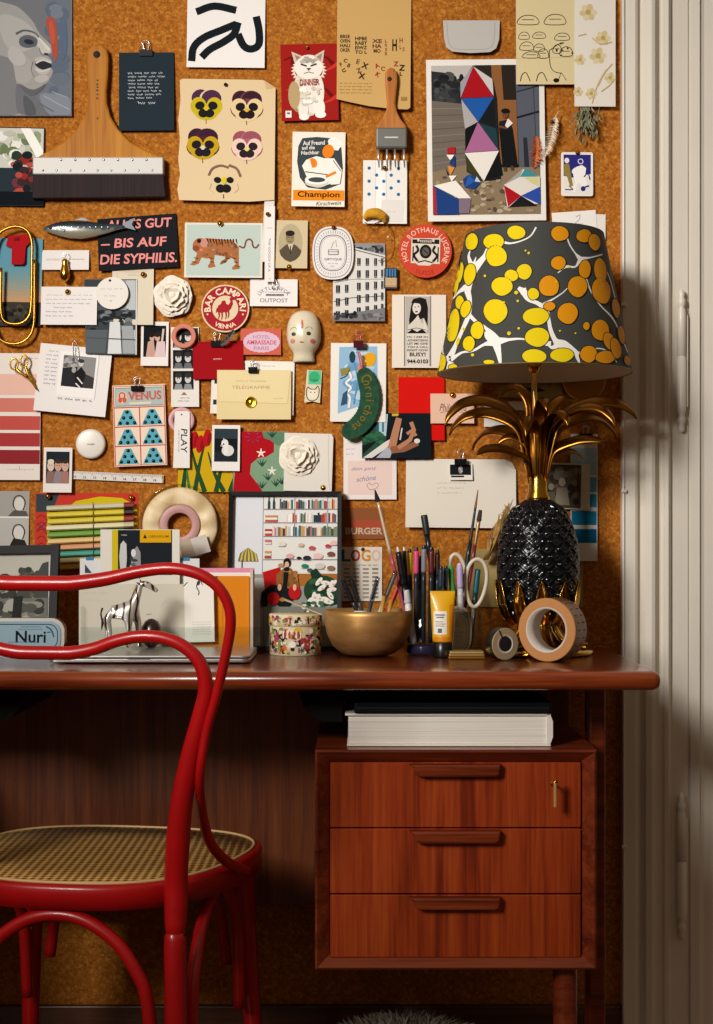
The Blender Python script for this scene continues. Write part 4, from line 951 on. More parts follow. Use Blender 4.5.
def rose(name, u, v, r, label, seed, out=.012, col='#e9dfcf'):
    """fabric camellia: overlapping cupped petals spiralling to the centre"""
    ro = empty(name, P(u, v, W - out), label, 'fabric flower'); rg = random.Random(seed)
    fab = M(col, .85); k_ = W / F
    layers = [(7, 1.0, .66, .000, .05), (6, .76, .60, .004, .14), (5, .54, .50, .0075, .30), (3, .34, .36, .0105, .50)]
    for li, (n, rad, wd, dep, tilt) in enumerate(layers):
        for i in range(n):
            a = 2 * PI * i / n + li * .5 + rg.uniform(-.12, .12)
            k = MB(); m_, q_ = 9, 7; vs, fs = [], []
            L0 = rad * r * rg.uniform(.94, 1.05); w0 = wd * r * rg.uniform(.95, 1.1)
            for s_ in range(m_):
                t = s_ / (m_ - 1)
                for j in range(q_):
                    x = (j / (q_ - 1) - .5) * 2
                    w_ = w0 * math.sin(PI * (.16 + .60 * t)) ** .8 * (1 if t < .86 else .93 - (t - .86) * 1.2)
                    rr_ = L0 * (.12 + .88 * t) - (x * x) * L0 * .16 * t
                    lat = x * w_
                    hgt = dep + (t * tilt * r * k_ * .55) + (x * x) * .0016 * (1 if li < 2 else 1.5) - (.0040 * max(0, t - .75) * 4 * (1 - tilt)) + rg.uniform(-.0004, .0004)
                    px, pz = math.cos(a) * rr_ - math.sin(a) * lat, math.sin(a) * rr_ + math.cos(a) * lat
                    vs.append((X(u, W) + px * k_, W - out - hgt - .0008 * (i % 2), Z(v, W) + pz * k_))
            for s_ in range(m_ - 1):
                for j in range(q_ - 1): fs.append((s_ * q_ + j, s_ * q_ + j + 1, (s_ + 1) * q_ + j + 1, (s_ + 1) * q_ + j))
            back = [Vector(p) + Vector((0, .0010, 0)) for p in vs]; nb = len(vs)
            k.add(vs + back, fs + [tuple(nb + i_ for i_ in f[::-1]) for f in fs], fab, True); k.solid = False
            k.build('petal', ro)
    k = MB(); k.ball((X(u, W), W - out - .0135, Z(v, W)), (r * k_ * .17, .004, r * k_ * .17), fab, 12); k.build('flower_center', ro)
rose('fabric_camellia', 174, 297, 20.5, 'white fabric camellia pinned alone between the envelope and the round red camel sticker', 4)

def polaroid(name, x0, y0, x1, y1, rot, lay, label, pic, col='#e8e2dc', cat='instant photo', bottom=.2, m=.09, lift=.005):
    c = Card(name, x0, y0, x1, y1, rot, lay, lift, col, th=.0008); w = x1 - x0; h = y1 - y0
    a, b_, d, e = x0 + w * m, y0 + h * m, x1 - w * m, y1 - h * bottom
    pic(c, a, b_, d, e); return c.done(label, cat)
def pic_couple(c, a, b_, d, e):
    c.rect(a, b_, d, e, '#15181c'); w, h = d - a, e - b_
    c.poly([(a + .12 * w, e), (a + .2 * w, b_ + .52 * h), (a + .45 * w, b_ + .45 * h), (a + .55 * w, e)], '#c39c8c'); c.poly([(a + .5 * w, e), (a + .6 * w, b_ + .5 * h), (a + .95 * w, b_ + .5 * h), (d, e)], '#d8bfc0')
    c.ell(a + .38 * w, b_ + .38 * h, .11 * w, .12 * h, '#c79f8e'); c.ell(a + .62 * w, b_ + .38 * h, .11 * w, .12 * h, '#caa594'); c.line([(a + .82 * w, b_ + .52 * h), (a + .88 * w, b_ + .1 * h)], 2, '#d5bdb4'); c.ell(a + .36 * w, b_ + .29 * h, .13 * w, .09 * h, '#231a18'); c.ell(a + .62 * w, b_ + .28 * h, .13 * w, .09 * h, '#2a201c')
polaroid('instant_photo', 141, 321.5, 168.5, 366, .6, 1, 'instant photo of a couple, one arm raised, below the cream envelope', pic_couple)
c = Card('photo_strip', 171, 327, 199, 407, -.4, 1, .005, '#e3ddd6')
for i, y in enumerate((329, 350, 371)):
    c.rect(173, y, 193.5, y + 18.5, '#1a1c1f'); 
    for x_ in (178.5, 188):
        c.ell(x_, y + 8, 3.1, 4.2, '#cdcac6'); c.ell(x_, y + 4.4, 3.4, 2.6, '#33302e'); c.ell(x_ - 1, y + 7.5, .6, .5, '#222'); c.ell(x_ + 1, y + 7.5, .6, .5, '#222'); c.poly([(x_ - 4.5, y + 18.5), (x_ - 3, y + 13), (x_ + 3, y + 13), (x_ + 4.5, y + 18.5)], '#6a6c70' if i % 2 else '#8d8f92')
c.rect(193.5, 328, 198, 372, '#3a4046'); c.poly([(184, 392), (187, 395), (181, 395)], '#9b6b62'); c.scrib(180, 398, 190, 1.2, '#9a9490', .4, 1); c.scrib(178, 401, 191, 1.2, '#8a8480', .4, 2)
c.done('photo booth strip of a pair of faces under the coral ring', 'photo strip')
b = MB(); k_ = W / F; T = Matrix.Rotation(PI / 2, 4, 'X'); r0, r1 = 12.2 * k_, 7.6 * k_
b.lathe([(r1, 0), (r0 - .001, 0), (r0, .001), (r0, .009), (r0 - .001, .010), (r1 + .001, .010), (r1, .009), (r1, 0)], M('#c8735c', .6), 48, P(184.2, 336.5, W - .007), False, T)
tag(b.build('tape_ring'), 'coral roll of tape hung over the photo booth strip', 'tape roll')

# the tilted letter with an instant photo
c = Card('letter_sheet', 37, 346, 109, 414, 5.6, 3, .008, '#e9e3df', th=.0008)
for i in range(9): c.scrib(44 if i else 46, 353 + i * 4.1, 56, 1.7, '#7d7882', .5, i + 20)
c.rect(58, 352, 96.5, 397, '#f1ece8'); c.line([(96.5, 352), (96.5, 397)], .6, '#c9c3bf')
c.scrib(60, 399.5, 94, 2.2, '#57545c', .6, 44)
a, b_, d, e = 61.5, 355.5, 94, 387
c.rect(a, b_, d, e, '#8d8b8a'); c.poly([(a, 369), (76, 366), (78, e), (a, e)], '#2a2a2c'); c.poly([(82, 372), (d, 376), (d, e), (80, e)], '#3c3a3b'); c.blotch(a, 356, 76, 368, ['#5c5a5a', '#a9a6a4', '#c4c1be'], 16, 1.2, 3, 5); c.poly([(76, 387), (74, 374), (80, 366), (85, 372), (83, 387)], '#1f1e20'); c.ell(79.5, 362.5, 2.6, 3.4, '#c6c2bf'); c.ell(79.5, 360.3, 3, 2, '#3c3836'); c.line([(77, 377), (83, 383)], 1.4, '#d6d2ce'); c.line([(76, 383), (81, 387)], 1.2, '#e2dedb'); c.ell(73, 370, 2.2, 2.8, '#a6a2a0')
c.done('large tilted white letter with a black and white instant photo of a seated person', 'letter')
b = MB(); d_ = W - .0115
b.tube(catmull([P(73.5, 356, d_), P(72.5, 345, d_), P(74.5, 341, d_), P(77, 345, d_), P(79, 357, d_), P(77.5, 360, d_), P(75.5, 356, d_), P(75, 347, d_)], 6), .0006, STEEL, 6)
tag(b.build('paper_clip'), 'thin wire paper clip at the top of the tilted letter', 'paper clip')

# swatch card and scissors
c = Card('swatch_card', -18, 353, 40.5, 480, .3, 1, .006, '#e6dcd3')
for y0, y1, col in ((374, 395, '#e5b9a8'), (398, 412, '#cf7a6c'), (416, 430, '#c0524a'), (433, 446.5, '#a93a3a'), (450, 464, '#8e2a30')): c.rect(-18, y0, 40.2, y1, col)
c.scrib(8, 469.5, 36, 1, '#b6aaa0', .4, 2); c.line([(20, 466), (20, 470)], .6, '#b6aaa0'); c.scrib(22, 358, 38, 1.2, '#c3a89c', .4, 4)
c.done('paint swatch card in pinks and reds at the left edge', 'swatch card')
sc_ = empty('scissors', P(24, 368, W - .018), 'small gold scissors hanging over the red paint swatches', 'scissors')
GOLD = M('#c4932f', .25, 1.0)
d_ = W - .016
b = MB(); b.tube([P(24 + 3.6 * math.cos(a), 361 + 6 * math.sin(a), d_) for a in [2 * PI * i / 22 for i in range(22)]], .0017, GOLD, 8, True); b.tube(catmull([P(25.5, 366, d_), P(28, 374, d_), P(33, 381, d_), P(37, 389, d_)], 5), [.0026, .0030, .0026, .0012], GOLD, 8); b.build('blade', sc_)
b = MB(); b.tube([P(14 + 3.8 * math.cos(a), 364 + 5.5 * math.sin(a), d_ - .004) for a in [2 * PI * i / 22 for i in range(22)]], .0017, GOLD, 8, True); b.tube(catmull([P(15.5, 368, d_ - .004), P(21, 373, d_ - .004), P(29, 378.5, d_ - .004), P(37, 390, d_ - .004)], 5), [.0024, .0030, .0024, .0012], GOLD, 8); b.build('blade', sc_)
b = MB(); b.lathe([(0, .0015), (.0022, .001), (.0028, 0)], BRASS, 12, P(27, 376.5, d_ - .007), True, Matrix.Rotation(PI / 2, 4, 'X')); b.build('pivot_screw', sc_)

# card of buttons
c = Card('button_card', 113.5, 384.5, 166, 466, -2.2, 2, .008, '#e9d3bd', th=.001)
c.line([(114.5, 385.8), (165, 385.8), (165, 465), (114.5, 465)], 1.1, '#c23a30', True)
c.rect(116, 387.5, 163.5, 405.5, '#a9b9b2'); c.line([(116, 387.5), (163.5, 387.5), (163.5, 405.5), (116, 405.5)], .8, '#5d8c96', True)
c.ell(123, 397, 5.4, 6.6, '#d8b9a4'); c.ring(123, 395, 3.4, 3.6, 1.2, '#c23a30', 16); c.ell(121, 399.5, 2, 2.6, '#c85a48'); c.ell(125.4, 399.5, 2, 2.6, '#c85a48'); c.text('VENUS', 146, 395.8, 33, 8.6, '#a77f78', 0, .03); c.text('VENUS', 145.4, 395.3, 33, 8.6, '#c8564a', 0, .004)
c.rect(130, 402, 152, 404, '#e6cdb8')
c.line([(114.5, 407), (165, 407)], 1, '#c23a30'); c.line([(140, 407), (140, 465)], 1, '#c23a30')
for j in range(1, 3): c.line([(114.5, 407 + j * 19.4), (165, 407 + j * 19.4)], 1, '#c23a30')
for j in range(3):
    for i in range(2):
        cx, cy = 127.5 + i * 25, 417.5 + j * 19.4
        c.poly([(cx - 3, cy - 8), (cx + 3, cy - 8), (cx + 10.5, cy + 7.5), (cx - 10.5, cy + 7.5)], '#59a5b4')
bc = c.done('red bordered card of dark press buttons set out on six blue triangles', 'button card')
ang = math.radians(-2.2)
bp = bpy.data.objects.new('x', None); bpy.data.objects.remove(bp)
snapm = M('#0f1722', .25, .3)
b0 = None
for j in range(3):
    for i in range(2):
        cx, cy = 127.5 + i * 25, 417.5 + j * 19.4
        for (dx, dy) in ((0, -6), (-3.6, -.2), (3.6, -.2), (-7.2, 5), (0, 5.2), (7.2, 5)):
            p = c.pt(cx + dx, cy + dy, .0012)
            if b0 is None:
                b = MB(); b.lathe([(0, .0016), (.0018, .0014), (.0029, .0006), (.0032, 0), (.0030, -.001)], snapm, 12, p, True, Matrix.Rotation(PI / 2, 4, 'X')); b0 = b.build('button', bc); b0base = p
            else:
                o_ = b0.copy(); COL.objects.link(o_); o_.parent = bc; o_.location = p - b0base
clip(138, 389, 12, 5, 'black binder clip with wire loops on top of the button card', None, .009, STEEL, 9)

b = MB(); b.lathe([(0, .0072), (.022, .0072), (.0258, .0062), (.0272, .0035), (.0272, -.003), (0, -.003)], M('#e2dbd0', .35), 40, P(91, 444, W - .005), True, Matrix.Rotation(PI / 2, 4, 'X'))
bt = tag(b.build('round_box'), 'small round white lidded box pinned below the tilted letter', 'box')
k = Card('printed_word', 85, 441, 97, 447, 0, 0, 0, '#e2dbd0', th=.0001); k.off = .0128
k.v, k.f, k.fm, k.fs = [], [], [], []
k.text('nola', 91, 444, 7, 2, '#7e786f'); kb = k.build('lettering', bt); 

def pic_trio(c, a, b_, d, e):
    c.rect(a, b_, d, e, '#22272c'); w, h = d - a, e - b_
    for i, (t, col, bd) in enumerate(((.2, '#d7bfae', '#8a6a62'), (.52, '#c99a86', '#8e8288'), (.82, '#cfa592', '#a3756a'))):
        c.poly([(a + (t - .2) * w, e), (a + (t - .14) * w, b_ + .62 * h), (a + min(.99, t + .14) * w, b_ + .62 * h), (a + min(1, t + .2) * w, e)], bd); c.ell(a + t * w, b_ + .45 * h, .15 * w, .17 * h, col)
        c.ell(a + t * w, b_ + .31 * h, .14 * w, .07 * h, '#3a2d28' if i else '#d9cdb8'); c.ell(a + (t - .05) * w, b_ + .43 * h, .02 * w, .015 * h, '#3a2a26'); c.ell(a + (t + .05) * w, b_ + .43 * h, .02 * w, .015 * h, '#3a2a26')
polaroid('instant_photo', 43.5, 447.5, 72, 492.5, .6, 3, 'instant photo of three laughing people above the pencil pack', pic_trio)
c = Card('measuring_tape', 70, 473, 164, 481, 2.6, 1, .002, '#d9d4cc', th=.0012)
for i in range(46): c.line([(72 + i * 2, 473.4), (72 + i * 2, 473.4 + (3.4 if i % 5 == 0 else 1.8))], .4, '#55524c')
for i in range(9): c.text('%d' % (i + 11), 75 + i * 10, 478.6, None, 2.4, '#4a4842')
c.rect(162.6, 473.3, 163.8, 480.7, '#b08f4a'); c.done('strip of white measuring tape running right from the photo of three people', 'measuring tape')

# pencil pack
pk = empty('pencil_pack', P(86, 530, W - .006), 'pack of coloured pencils on a red and yellow card, pinned at lower left', 'pencil pack')
c = Card('backing', 35, 493, 138, 585, 0, 0, .004, '#c33b2c', th=.001)
c.poly([(36, 494), (59, 494), (52, 512), (36, 512)], '#3a4348'); c.poly([(62, 512), (76, 501), (100, 496.5), (122, 498), (137, 506), (137, 584), (62, 584)], '#cdb516'); c.rect(47, 512, 137, 584, '#b8a414')
for i in range(7): c.line([(37, 518 + i * 7), (42, 515 + i * 7), (48, 521 + i * 7)], 1, '#8e2a24', False, 3)
c.line([(37, 524), (46, 530)], .9, '#5a3050'); c.line([(37, 530), (47, 522)], .9, '#5a3050')
ob = c.build('backing_card', pk)
cols = ['#c7c2a2', '#d8c51e', '#dac62a', '#e6d9ae', '#6aa02a', '#e2c27a', '#d79a6a', '#3f9c8a', '#c4b27a', '#c89a4a', '#7e1a14', '#b8752c']
ends = ['#7e1518', '#1a1716', '#9a1c1c', '#cbbf9c', '#221d1c', '#c24a3a', '#d4c8a8', '#1a1716', '#7a4a22', '#1a1716', '#5a1210', '#2a1a14']
for i in range(12):
    v = 505.5 + i * 6.55; sl = -.035; d_ = W - .0105 - .0004 * i; r_ = .0050
    a0_, b0_ = P(47 + (i % 3) * .6, v + 3 + i * .1, d_), P(124, v - .2 + 0 * i, d_)
    dr = (b0_ - a0_).normalized(); ax = dr; uz = Vector((0, -1, 0)); ub = ax.cross(uz)
    pn = MB()
    def hexring(p, rad): return [p + (uz * math.cos(PI / 3 * q + .52) + ub * math.sin(PI / 3 * q + .52)) * rad for q in range(6)]
    vs = hexring(a0_, r_) + hexring(b0_, r_); fs = [(q, (q + 1) % 6, (q + 1) % 6 + 6, q + 6) for q in range(6)] + [tuple(range(6))[::-1], tuple(range(6, 12))]
    pn.add(vs, fs, M(cols[i], .4, 0, .2)); po = pn.build('pencil', pk)
    pe = MB(); e_ = b0_ + dr * .018
    pe.add(hexring(b0_ + dr * .0002, r_ * 1.02) + hexring(e_, r_ * 1.02), fs, M(ends[i], .35, 0, .3)); eo = pe.build('dipped_end', pk); eo.parent = po
b = MB(); b.tube([P(93, 502, W - .0165), P(93.3, 545, W - .0185), P(93.6, 583, W - .0215)], .0006, M('#2a261e', .8), 6); b.build('band', pk)
pin(49, 496.5, 'brass thumbtack in the left corner of the pencil pack', .008); pin(131.5, 497.5, 'brass thumbtack in the right corner of the pencil pack', .008)

c = Card('portrait_sketches', -10, 491, 29, 546, .4, 0, .005, '#b9b5b0')
c.rect(-10, 516.5, 29, 518, '#e6e1da'); c.rect(-10, 491, 28.6, 516.5, '#a5a19c')
for cy in (503, 532): c.line([(17, cy + 8), (13, cy + 2), (15, cy - 6), (21, cy - 7), (25, cy - 1), (23, cy + 7)], 1.1, '#1f1d1c', False, 5); c.ell(19, cy + 1, 5, 7, '#d6d1ca')
c.poly([(10, 546), (14, 538), (25, 540), (28, 546)], '#2a2826'); c.poly([(8, 516), (14, 510), (26, 511), (28.6, 516)], '#5a5754')
c.done('pair of grey portrait heads one above the other at the left edge', 'print')

# clear round pack of ribbon on the wall
rb = empty('ribbon_roll', P(180, 523, W - .012), 'round clear pack of cream ribbon wound on a pink core', 'ribbon roll')
T = Matrix.Rotation(PI / 2, 4, 'X'); ctr = P(180, 525, W - .014); k_ = W / F
rp_ = mottled('cream_ribbon', [(.3, '#c9ab7c'), (.5, '#dcc498'), (.7, '#e8d5b0')], (14, 14, 14), 2, .5, distort=1.5)
b = MB()
def disc_wave(r0, r1, z0, z1, nwave, amp, mat):
    seg = 72; vs, fs = [], []
    pf = [(r0, z0), (r0, z1), (r0 + .003, z1 + .002), ((r0 + r1) / 2, z1 + .004), (r1 - .003, z1 + .001), (r1, z1 - .002), (r1, z0)]
    for i in range(seg):
        a = 2 * PI * i / seg
        for j, (r_, z) in enumerate(pf):
            w_ = amp * math.sin(a * nwave + 1.3 * math.sin(a * 2)) * (1 if 1 < j < 5 else 0)
            vs.append(ctr + Vector((r_ * math.cos(a), -z - w_, r_ * math.sin(a))))
    n_ = len(pf)
    for i in range(seg):
        for j in range(n_): fs.append((i * n_ + j, ((i + 1) % seg) * n_ + j, ((i + 1) % seg) * n_ + (j + 1) % n_, i * n_ + (j + 1) % n_))
    b.add(vs, fs, mat, True)
disc_wave(20.5 * k_, 37.5 * k_, -.008, .002, 7, .0016, rp_); b.build('ribbon', rb)
b = MB(); b.lathe([(12 * k_, -.008), (20.3 * k_, -.008), (20.3 * k_, .005), (19.5 * k_, .006), (12.8 * k_, .006), (12 * k_, .005), (12 * k_, -.008)], M('#b98a86', .5), 40, ctr, True, T); b.build('core', rb)
b = MB(); b.lathe([(38.6 * k_, .008), (39.6 * k_, .009), (40.6 * k_, .008), (41 * k_, .004), (41 * k_, -.0143), (40.2 * k_, -.0143), (40.2 * k_, .004), (39.5 * k_, .0075), (38.6 * k_, .007), (38.6 * k_, .008)], ACRYLIC, 56, ctr, True, T); b.build('clear_case', rb)
b = Card('paper_label', 180, 538, 209, 556, -17, 0, 0, '#cfc6ba', th=.0006); b.off = .030; b.v = []; b.f = []; b.fm = []; b.fs = []
b.rect(180, 538, 193, 556, '#b6a690'); b.rect(193, 538, 209, 556, '#cbc3ba'); bo = b.build('paper_label', rb); bo['label'] = 'grey and tan paper label'
# ================================================================= middle band, centre
c = Card('tiger_card', 184.5, 222.5, 262.5, 278, .4, 2, .007, '#ddd8ca'); c.rect(186.5, 224.5, 260.5, 276, '#b9c6bd')
or_, dk = '#a8683c', '#2a1c14'
c.poly([(194, 246), (197, 240), (206, 238), (220, 239), (232, 240), (239, 247), (239, 256), (234, 259), (226, 257), (214, 255), (208, 259), (198, 257)], or_); c.ell(200, 246, 7.5, 8, '#b06a44'); c.ell(204.5, 243, 4.5, 4.6, '#c78a78'); c.ell(199, 241, 2.2, 2.2, dk); c.ell(196, 248.5, 3.5, 3, '#8a4a34')
c.poly([(197, 254), (202, 257), (199, 264), (194, 266), (190, 265), (195, 261)], or_); c.poly([(208, 254), (215, 254), (214, 263), (216, 267), (209, 268.5), (208, 266), (211, 262)], or_); c.poly([(226, 254), (231, 256), (226, 263), (220, 265), (221, 262), (225, 259)], '#8f5a36'); c.poly([(231, 254), (239, 254), (239, 264), (240, 269), (233, 270), (232, 268), (236, 264)], or_)
c.line([(239, 246), (244, 247.5), (246, 241), (249, 239), (252, 241), (253, 246), (256, 247.5), (259, 244)], 1.7, '#7a4a34', False, 5)
for i in range(11): c.line([(207 + i * 2.9, 239), (209 + i * 2.8, 244 + (i % 2) * 2.5)], (1.5, .5), dk)
for x_, y_ in ((196, 258), (194, 262), (211, 258), (212, 262), (234, 258), (236, 262), (238, 266), (228, 258), (224, 261)): c.line([(x_ - 2, y_), (x_ + 2.4, y_ + .8)], .7, dk)
c.blotch(198, 242, 238, 256, ['#c58a5c', '#7d4a2a', '#8a6a5a'], 26, .8, 2, 3)
c.done('pale green card with a walking tiger', 'card')
pin(220.5, 224.5, 'brass thumbtack at the top of the tiger card', .010)
c = Card('vintage_portrait', 273, 220, 307.5, 268.5, .8, 2, .006, '#cdbb97'); c.ell(290.5, 243, 12.2, 19.5, '#b4a584'); 
pts = circ(290.5, 243, 12.2, 19.5, 36); bust = [p for p in pts if p[1] > 250]
c.poly([(279.3, 251), (284, 246.5), (287, 244), (294, 244), (297.5, 246.5), (301.7, 251), (300, 256), (296, 260), (290.5, 262.4), (285, 260), (281, 256)], '#574d3e'); c.poly([(287.5, 244), (293.5, 244), (291, 252)], '#cabd9f'); c.line([(290.5, 246), (290.7, 254)], 1, '#2e281f'); c.ell(290, 238, 4.4, 6, '#8f7f63'); c.ell(290, 233.2, 4.6, 3, '#2c261e'); c.poly([(285.6, 234), (287, 232), (287, 238)], '#2c261e'); c.ell(288.3, 237.5, .8, .4, '#2c261e'); c.ell(291.8, 237.5, .8, .4, '#2c261e'); c.line([(288.4, 241.6), (291.6, 241.6)], .5, '#4a3e30')
c.done('sepia portrait of a man in a jacket inside an oval', 'photograph')
pin(289.5, 268, 'brass thumbtack at the foot of the oval sepia portrait', .011)
c = Card('woven_label', 263, 200, 274, 257, 1, 4, .002, '#ddd6cf', shape=[(264, 200), (274, 200), (272.5, 262), (262.5, 262), (263, 230)])
c.scrib(267, 206, 271, 1, '#9a948e', .4, 1); c.done('upper white woven ribbon label above the framed oval portrait', 'label')
c = Card('woven_label', 265, 206, 274.5, 282, .6, 5, .004, '#e8e2dd', th=.0008)
c.text('THE GOODS OF A', 269.6, 255, 34, 2.2, '#77727a', 90, .01); c.line([(267, 228), (272, 228)], .5, '#8a858c'); c.text('S', 270, 279, None, 2, '#77727a', 90)
c.done('long white ribbon label with tiny vertical lettering between tiger card and oval portrait', 'label')
pin(268.3, 216, 'dark brass thumbtack holding the long white ribbon label', .017, BRASS_DARK, .004)
c = Card('business_card', 250, 279, 297.5, 306.5, .4, 1, .006, '#e6e0dd', th=.0008)
c.arc('LITTLE NECK', 274, 302, 17.5, -62, 62, 3.6, '#6f6a70', .008, ry=14.5); c.line([(257, 292), (291, 292.4)], .4, '#8a858a'); c.text('OUTPOST', 274, 300.6, 28, 4, '#77727a', 0, .005); c.rect(266, 294, 284, 296.2, '#8d888c'); c.scrib(266, 295, 284, 1.2, '#2c2a2c', .5, 4); c.ring(274.5, 289, 1.4, 1.4, .4, '#77727a', 12)
c.done('white business card with arched grey lettering under the ribbon label', 'card')
b = MB(); d_ = W - .014; b.tube(catmull([P(272, 286, W + .001), P(272, 288, d_), P(273, 281, d_), P(275.5, 280, d_), P(276.5, 284, d_), P(274.5, 289, d_)], 5), .0008, STEEL, 6); tag(b.build('wire_pin'), 'small wire safety pin joining ribbon label and business card', 'pin')

c = Card('round_sticker', 200.5, 283.5, 249.5, 333, 0, 2, .004, '#dcc9a4', shape=circ(225.3, 308.6, 24), th=.0015)
c.ell(225.3, 308.6, 22.6, 22.6, '#a5232c', 0, 44); c.ell(225.3, 308.6, 13, 13, '#dccaa6', 0, 36)
c.arc('BAR CAMPARI', 225.3, 308.6, 17.9, -102, 100, 6.4, '#ead9b8', .03); c.arc('VIENNA', 225.3, 308.6, 17.9, 214, 146, 4.6, '#ead9b8', .02, True); c.ell(207.6, 314.5, .9, .9, '#ead9b8'); c.ell(243, 314.5, .9, .9, '#ead9b8')
cm_ = '#a5232c'
c.poly([(217, 312), (218, 306), (221, 304), (222, 301), (225, 300.5), (226.5, 304), (228.5, 305), (230.5, 302), (229.5, 298.5), (231, 297), (235, 298.4), (234.6, 300), (232.6, 300.4), (233, 304), (231, 309), (228, 312), (221, 313)], cm_)
for a_, b_ in ((219, 312), (222, 312.5), (226, 312), (228.5, 311)): c.line([(a_, b_), (a_ + .4, b_ + 4), (a_ - .4, b_ + 7.4)], (1.8, .9), cm_)
c.line([(217.2, 308), (216.2, 313)], .8, cm_)
c.done('round red and cream bar sticker with a camel in the middle', 'sticker')

c = Card('red_envelope', 193, 341, 243.5, 379, -1.6, 2, .006, '#9c0f16', th=.001); c.line([(193.5, 343), (243, 343)], .4, '#7c0c12'); c.text('RIVOLI', 217.5, 359, 8, 1.5, '#e0c8c2', -1, .01); c.done('plain bright red envelope below the camel sticker', 'envelope')
clip(217.5, 344.5, 12, 6, 'black binder clip on the red envelope', None, .009, STEEL, 9)
fe = empty('feather', P(228, 338, W - .016), 'small grey feather stuck at the top of the red envelope', 'feather'); feather('vane', (221, 346), (234, 330), 4.2, M('#6e6a66', .85), 8, .017)

c = Card('hotel_label', 240.5, 328.5, 281, 355, .4, 1, .004, '#c9604c', th=.0006)
sc2_ = []
for i in range(96):
    a = 2 * PI * i / 96; w_ = 1 + .045 * abs(math.sin(a * 12)); sc2_.append((261.5 + 17.8 * w_ * math.cos(a), 342 + 10.3 * w_ * math.sin(a)))
c.poly(sc2_, '#d7b6c8'); c.text('HÔTEL', 261.5, 336.5, 17, 4.2, '#b57a94', 0, .01); c.text('AMBASSADE', 261.5, 342.4, 30, 4.4, '#c5566a', 0, .02); c.text('PARIS', 261.5, 348.4, 15, 3.8, '#b57a94', 0, .01)
c.done('coral hotel luggage label with a scalloped lilac oval', 'label')

# telegram envelope over white sheets
c = Card('note_card', 243, 361, 294, 415, 1.2, 1, .006, '#e9e2d8', th=.001); c.scrib(262, 366, 276, 1, '#9a948c', .4, 3); c.done('white card peeking out above and right of the cream telegram envelope', 'card')
c = Card('note_card', 211, 375, 240, 414, 2, 2, .006, '#e4ddd4', th=.001); c.rect(214, 380, 217, 384, '#24303c'); c.rect(213.5, 400, 217, 405, '#24303c'); c.done('white card with dark marks peeking out left of the cream telegram envelope', 'card')
c = Card('telegram_envelope', 217, 370, 291, 419.5, .2, 4, .006, '#dfcb98', th=.0016)
c.poly([(218, 371), (290.4, 371), (287, 403), (280, 403.6), (219, 402)], '#e3d09f'); c.line([(219, 402), (250, 402.4), (284, 403.8), (288, 400), (290, 372)], .5, '#c2ab74', False, 3); c.text('TÉLÉGRAMME', 251, 387, 38, 4, '#a8956c', 0, 0); c.text('POSTES ET TELEGRAPHES', 251, 381.2, 30, 1.6, '#b09d74', 0, 0); c.scrib(274, 398.5, 284, 1.2, '#a8956c', .4, 5)
env = c.done('cream telegram envelope with a round gold seal', 'envelope')
b = MB(); b.lathe([(0, .0012), (.0085, .0014), (.0098, .0022), (.0105, .0016), (.0108, 0)], M('#c9a02c', .28, 1.0), 32, c.pt(251, 402.5, .0006), True, Matrix.Rotation(PI / 2, 4, 'X')); b.ball(c.pt(251, 402.5, .0018), (.004, .001, .005), M('#c9a02c', .28, 1.0), 10); so = b.build('gold_seal', env); so['label'] = 'round embossed gold seal'
clip(253.5, 371, 9, 5.5, 'small black binder clip on the telegram envelope', None, .014, STEEL, 7)
c = Card('hang_tag', 305.5, 370, 321.5, 403, 2, 1, .004, '#d9cdb2', shape=[(306.5, 370), (321.5, 370.3), (320.5, 403), (313, 401.5), (304.8, 403)])
c.rect(308, 370.6, 320.8, 384.5, '#5fc08e'); c.ell(314, 377, 5.4, 5.6, '#3da873', 0, 20); c.text('Grüner', 314, 380, 9, 2.2, '#1f5a3c', 0, .01); c.line([(308, 387), (306.6, 391), (308, 399), (313, 401), (318, 398), (319.4, 390), (317.6, 386), (315.4, 389), (310.6, 389), (308, 387)], .8, '#2a2620', False, 4); c.ell(313, 394.5, 5, 5, '#e6dcc6'); c.ell(311, 392.4, .6, .7, '#2a2620'); c.ell(315, 392.4, .6, .7, '#2a2620')
c.done('small narrow tag with a green stamp above a cat outline', 'tag')

# doll face
dm = empty('doll_face', P(304, 338, W - .02), 'cream porcelain doll face with rosy cheeks and a red stroke on the forehead', 'doll face')
pm = M('#d9cdb2', .3, 0, .3)
b = MB(); prof_ = [(311, 1.5, .2), (312.5, 8, .5), (316, 12.5, .75), (322, 15.6, .92), (329, 17, 1.0), (336, 17.2, 1.02), (342, 16.6, 1.0), (347, 15, .9), (351, 12.2, .74), (354, 10.6, .62), (358, 10.5, .56), (361.5, 11.2, .55), (362.5, 10.8, .5)]
vs, fs = [], []; n = 28; k_ = W / F
for v, rx, q in prof_:
    for i in range(n):
        a = PI * i / (n - 1); x = -math.cos(a) * rx * k_; y = math.sin(a) ** .8 * .030 * q
        z = Z(v, W)
        cxs = x / k_
        if 330 < v < 345 and abs(cxs) < 4: y += .0035 * (1 - abs(cxs) / 4) * (1 - abs(v - 338) / 8)
        vs.append((X(304, W) + x, W - .003 - y, z))
m_ = len(prof_)
fs = [(j * n + i, j * n + i + 1, (j + 1) * n + i + 1, (j + 1) * n + i) for j in range(m_ - 1) for i in range(n - 1)]
fs += [tuple(range(n)), tuple((m_ - 1) * n + i for i in range(n))] + [tuple(j * n for j in range(m_)) + tuple(j * n + n - 1 for j in range(m_ - 1, -1, -1))]
b.add(vs, fs, pm, True); face = b.build('head', dm)
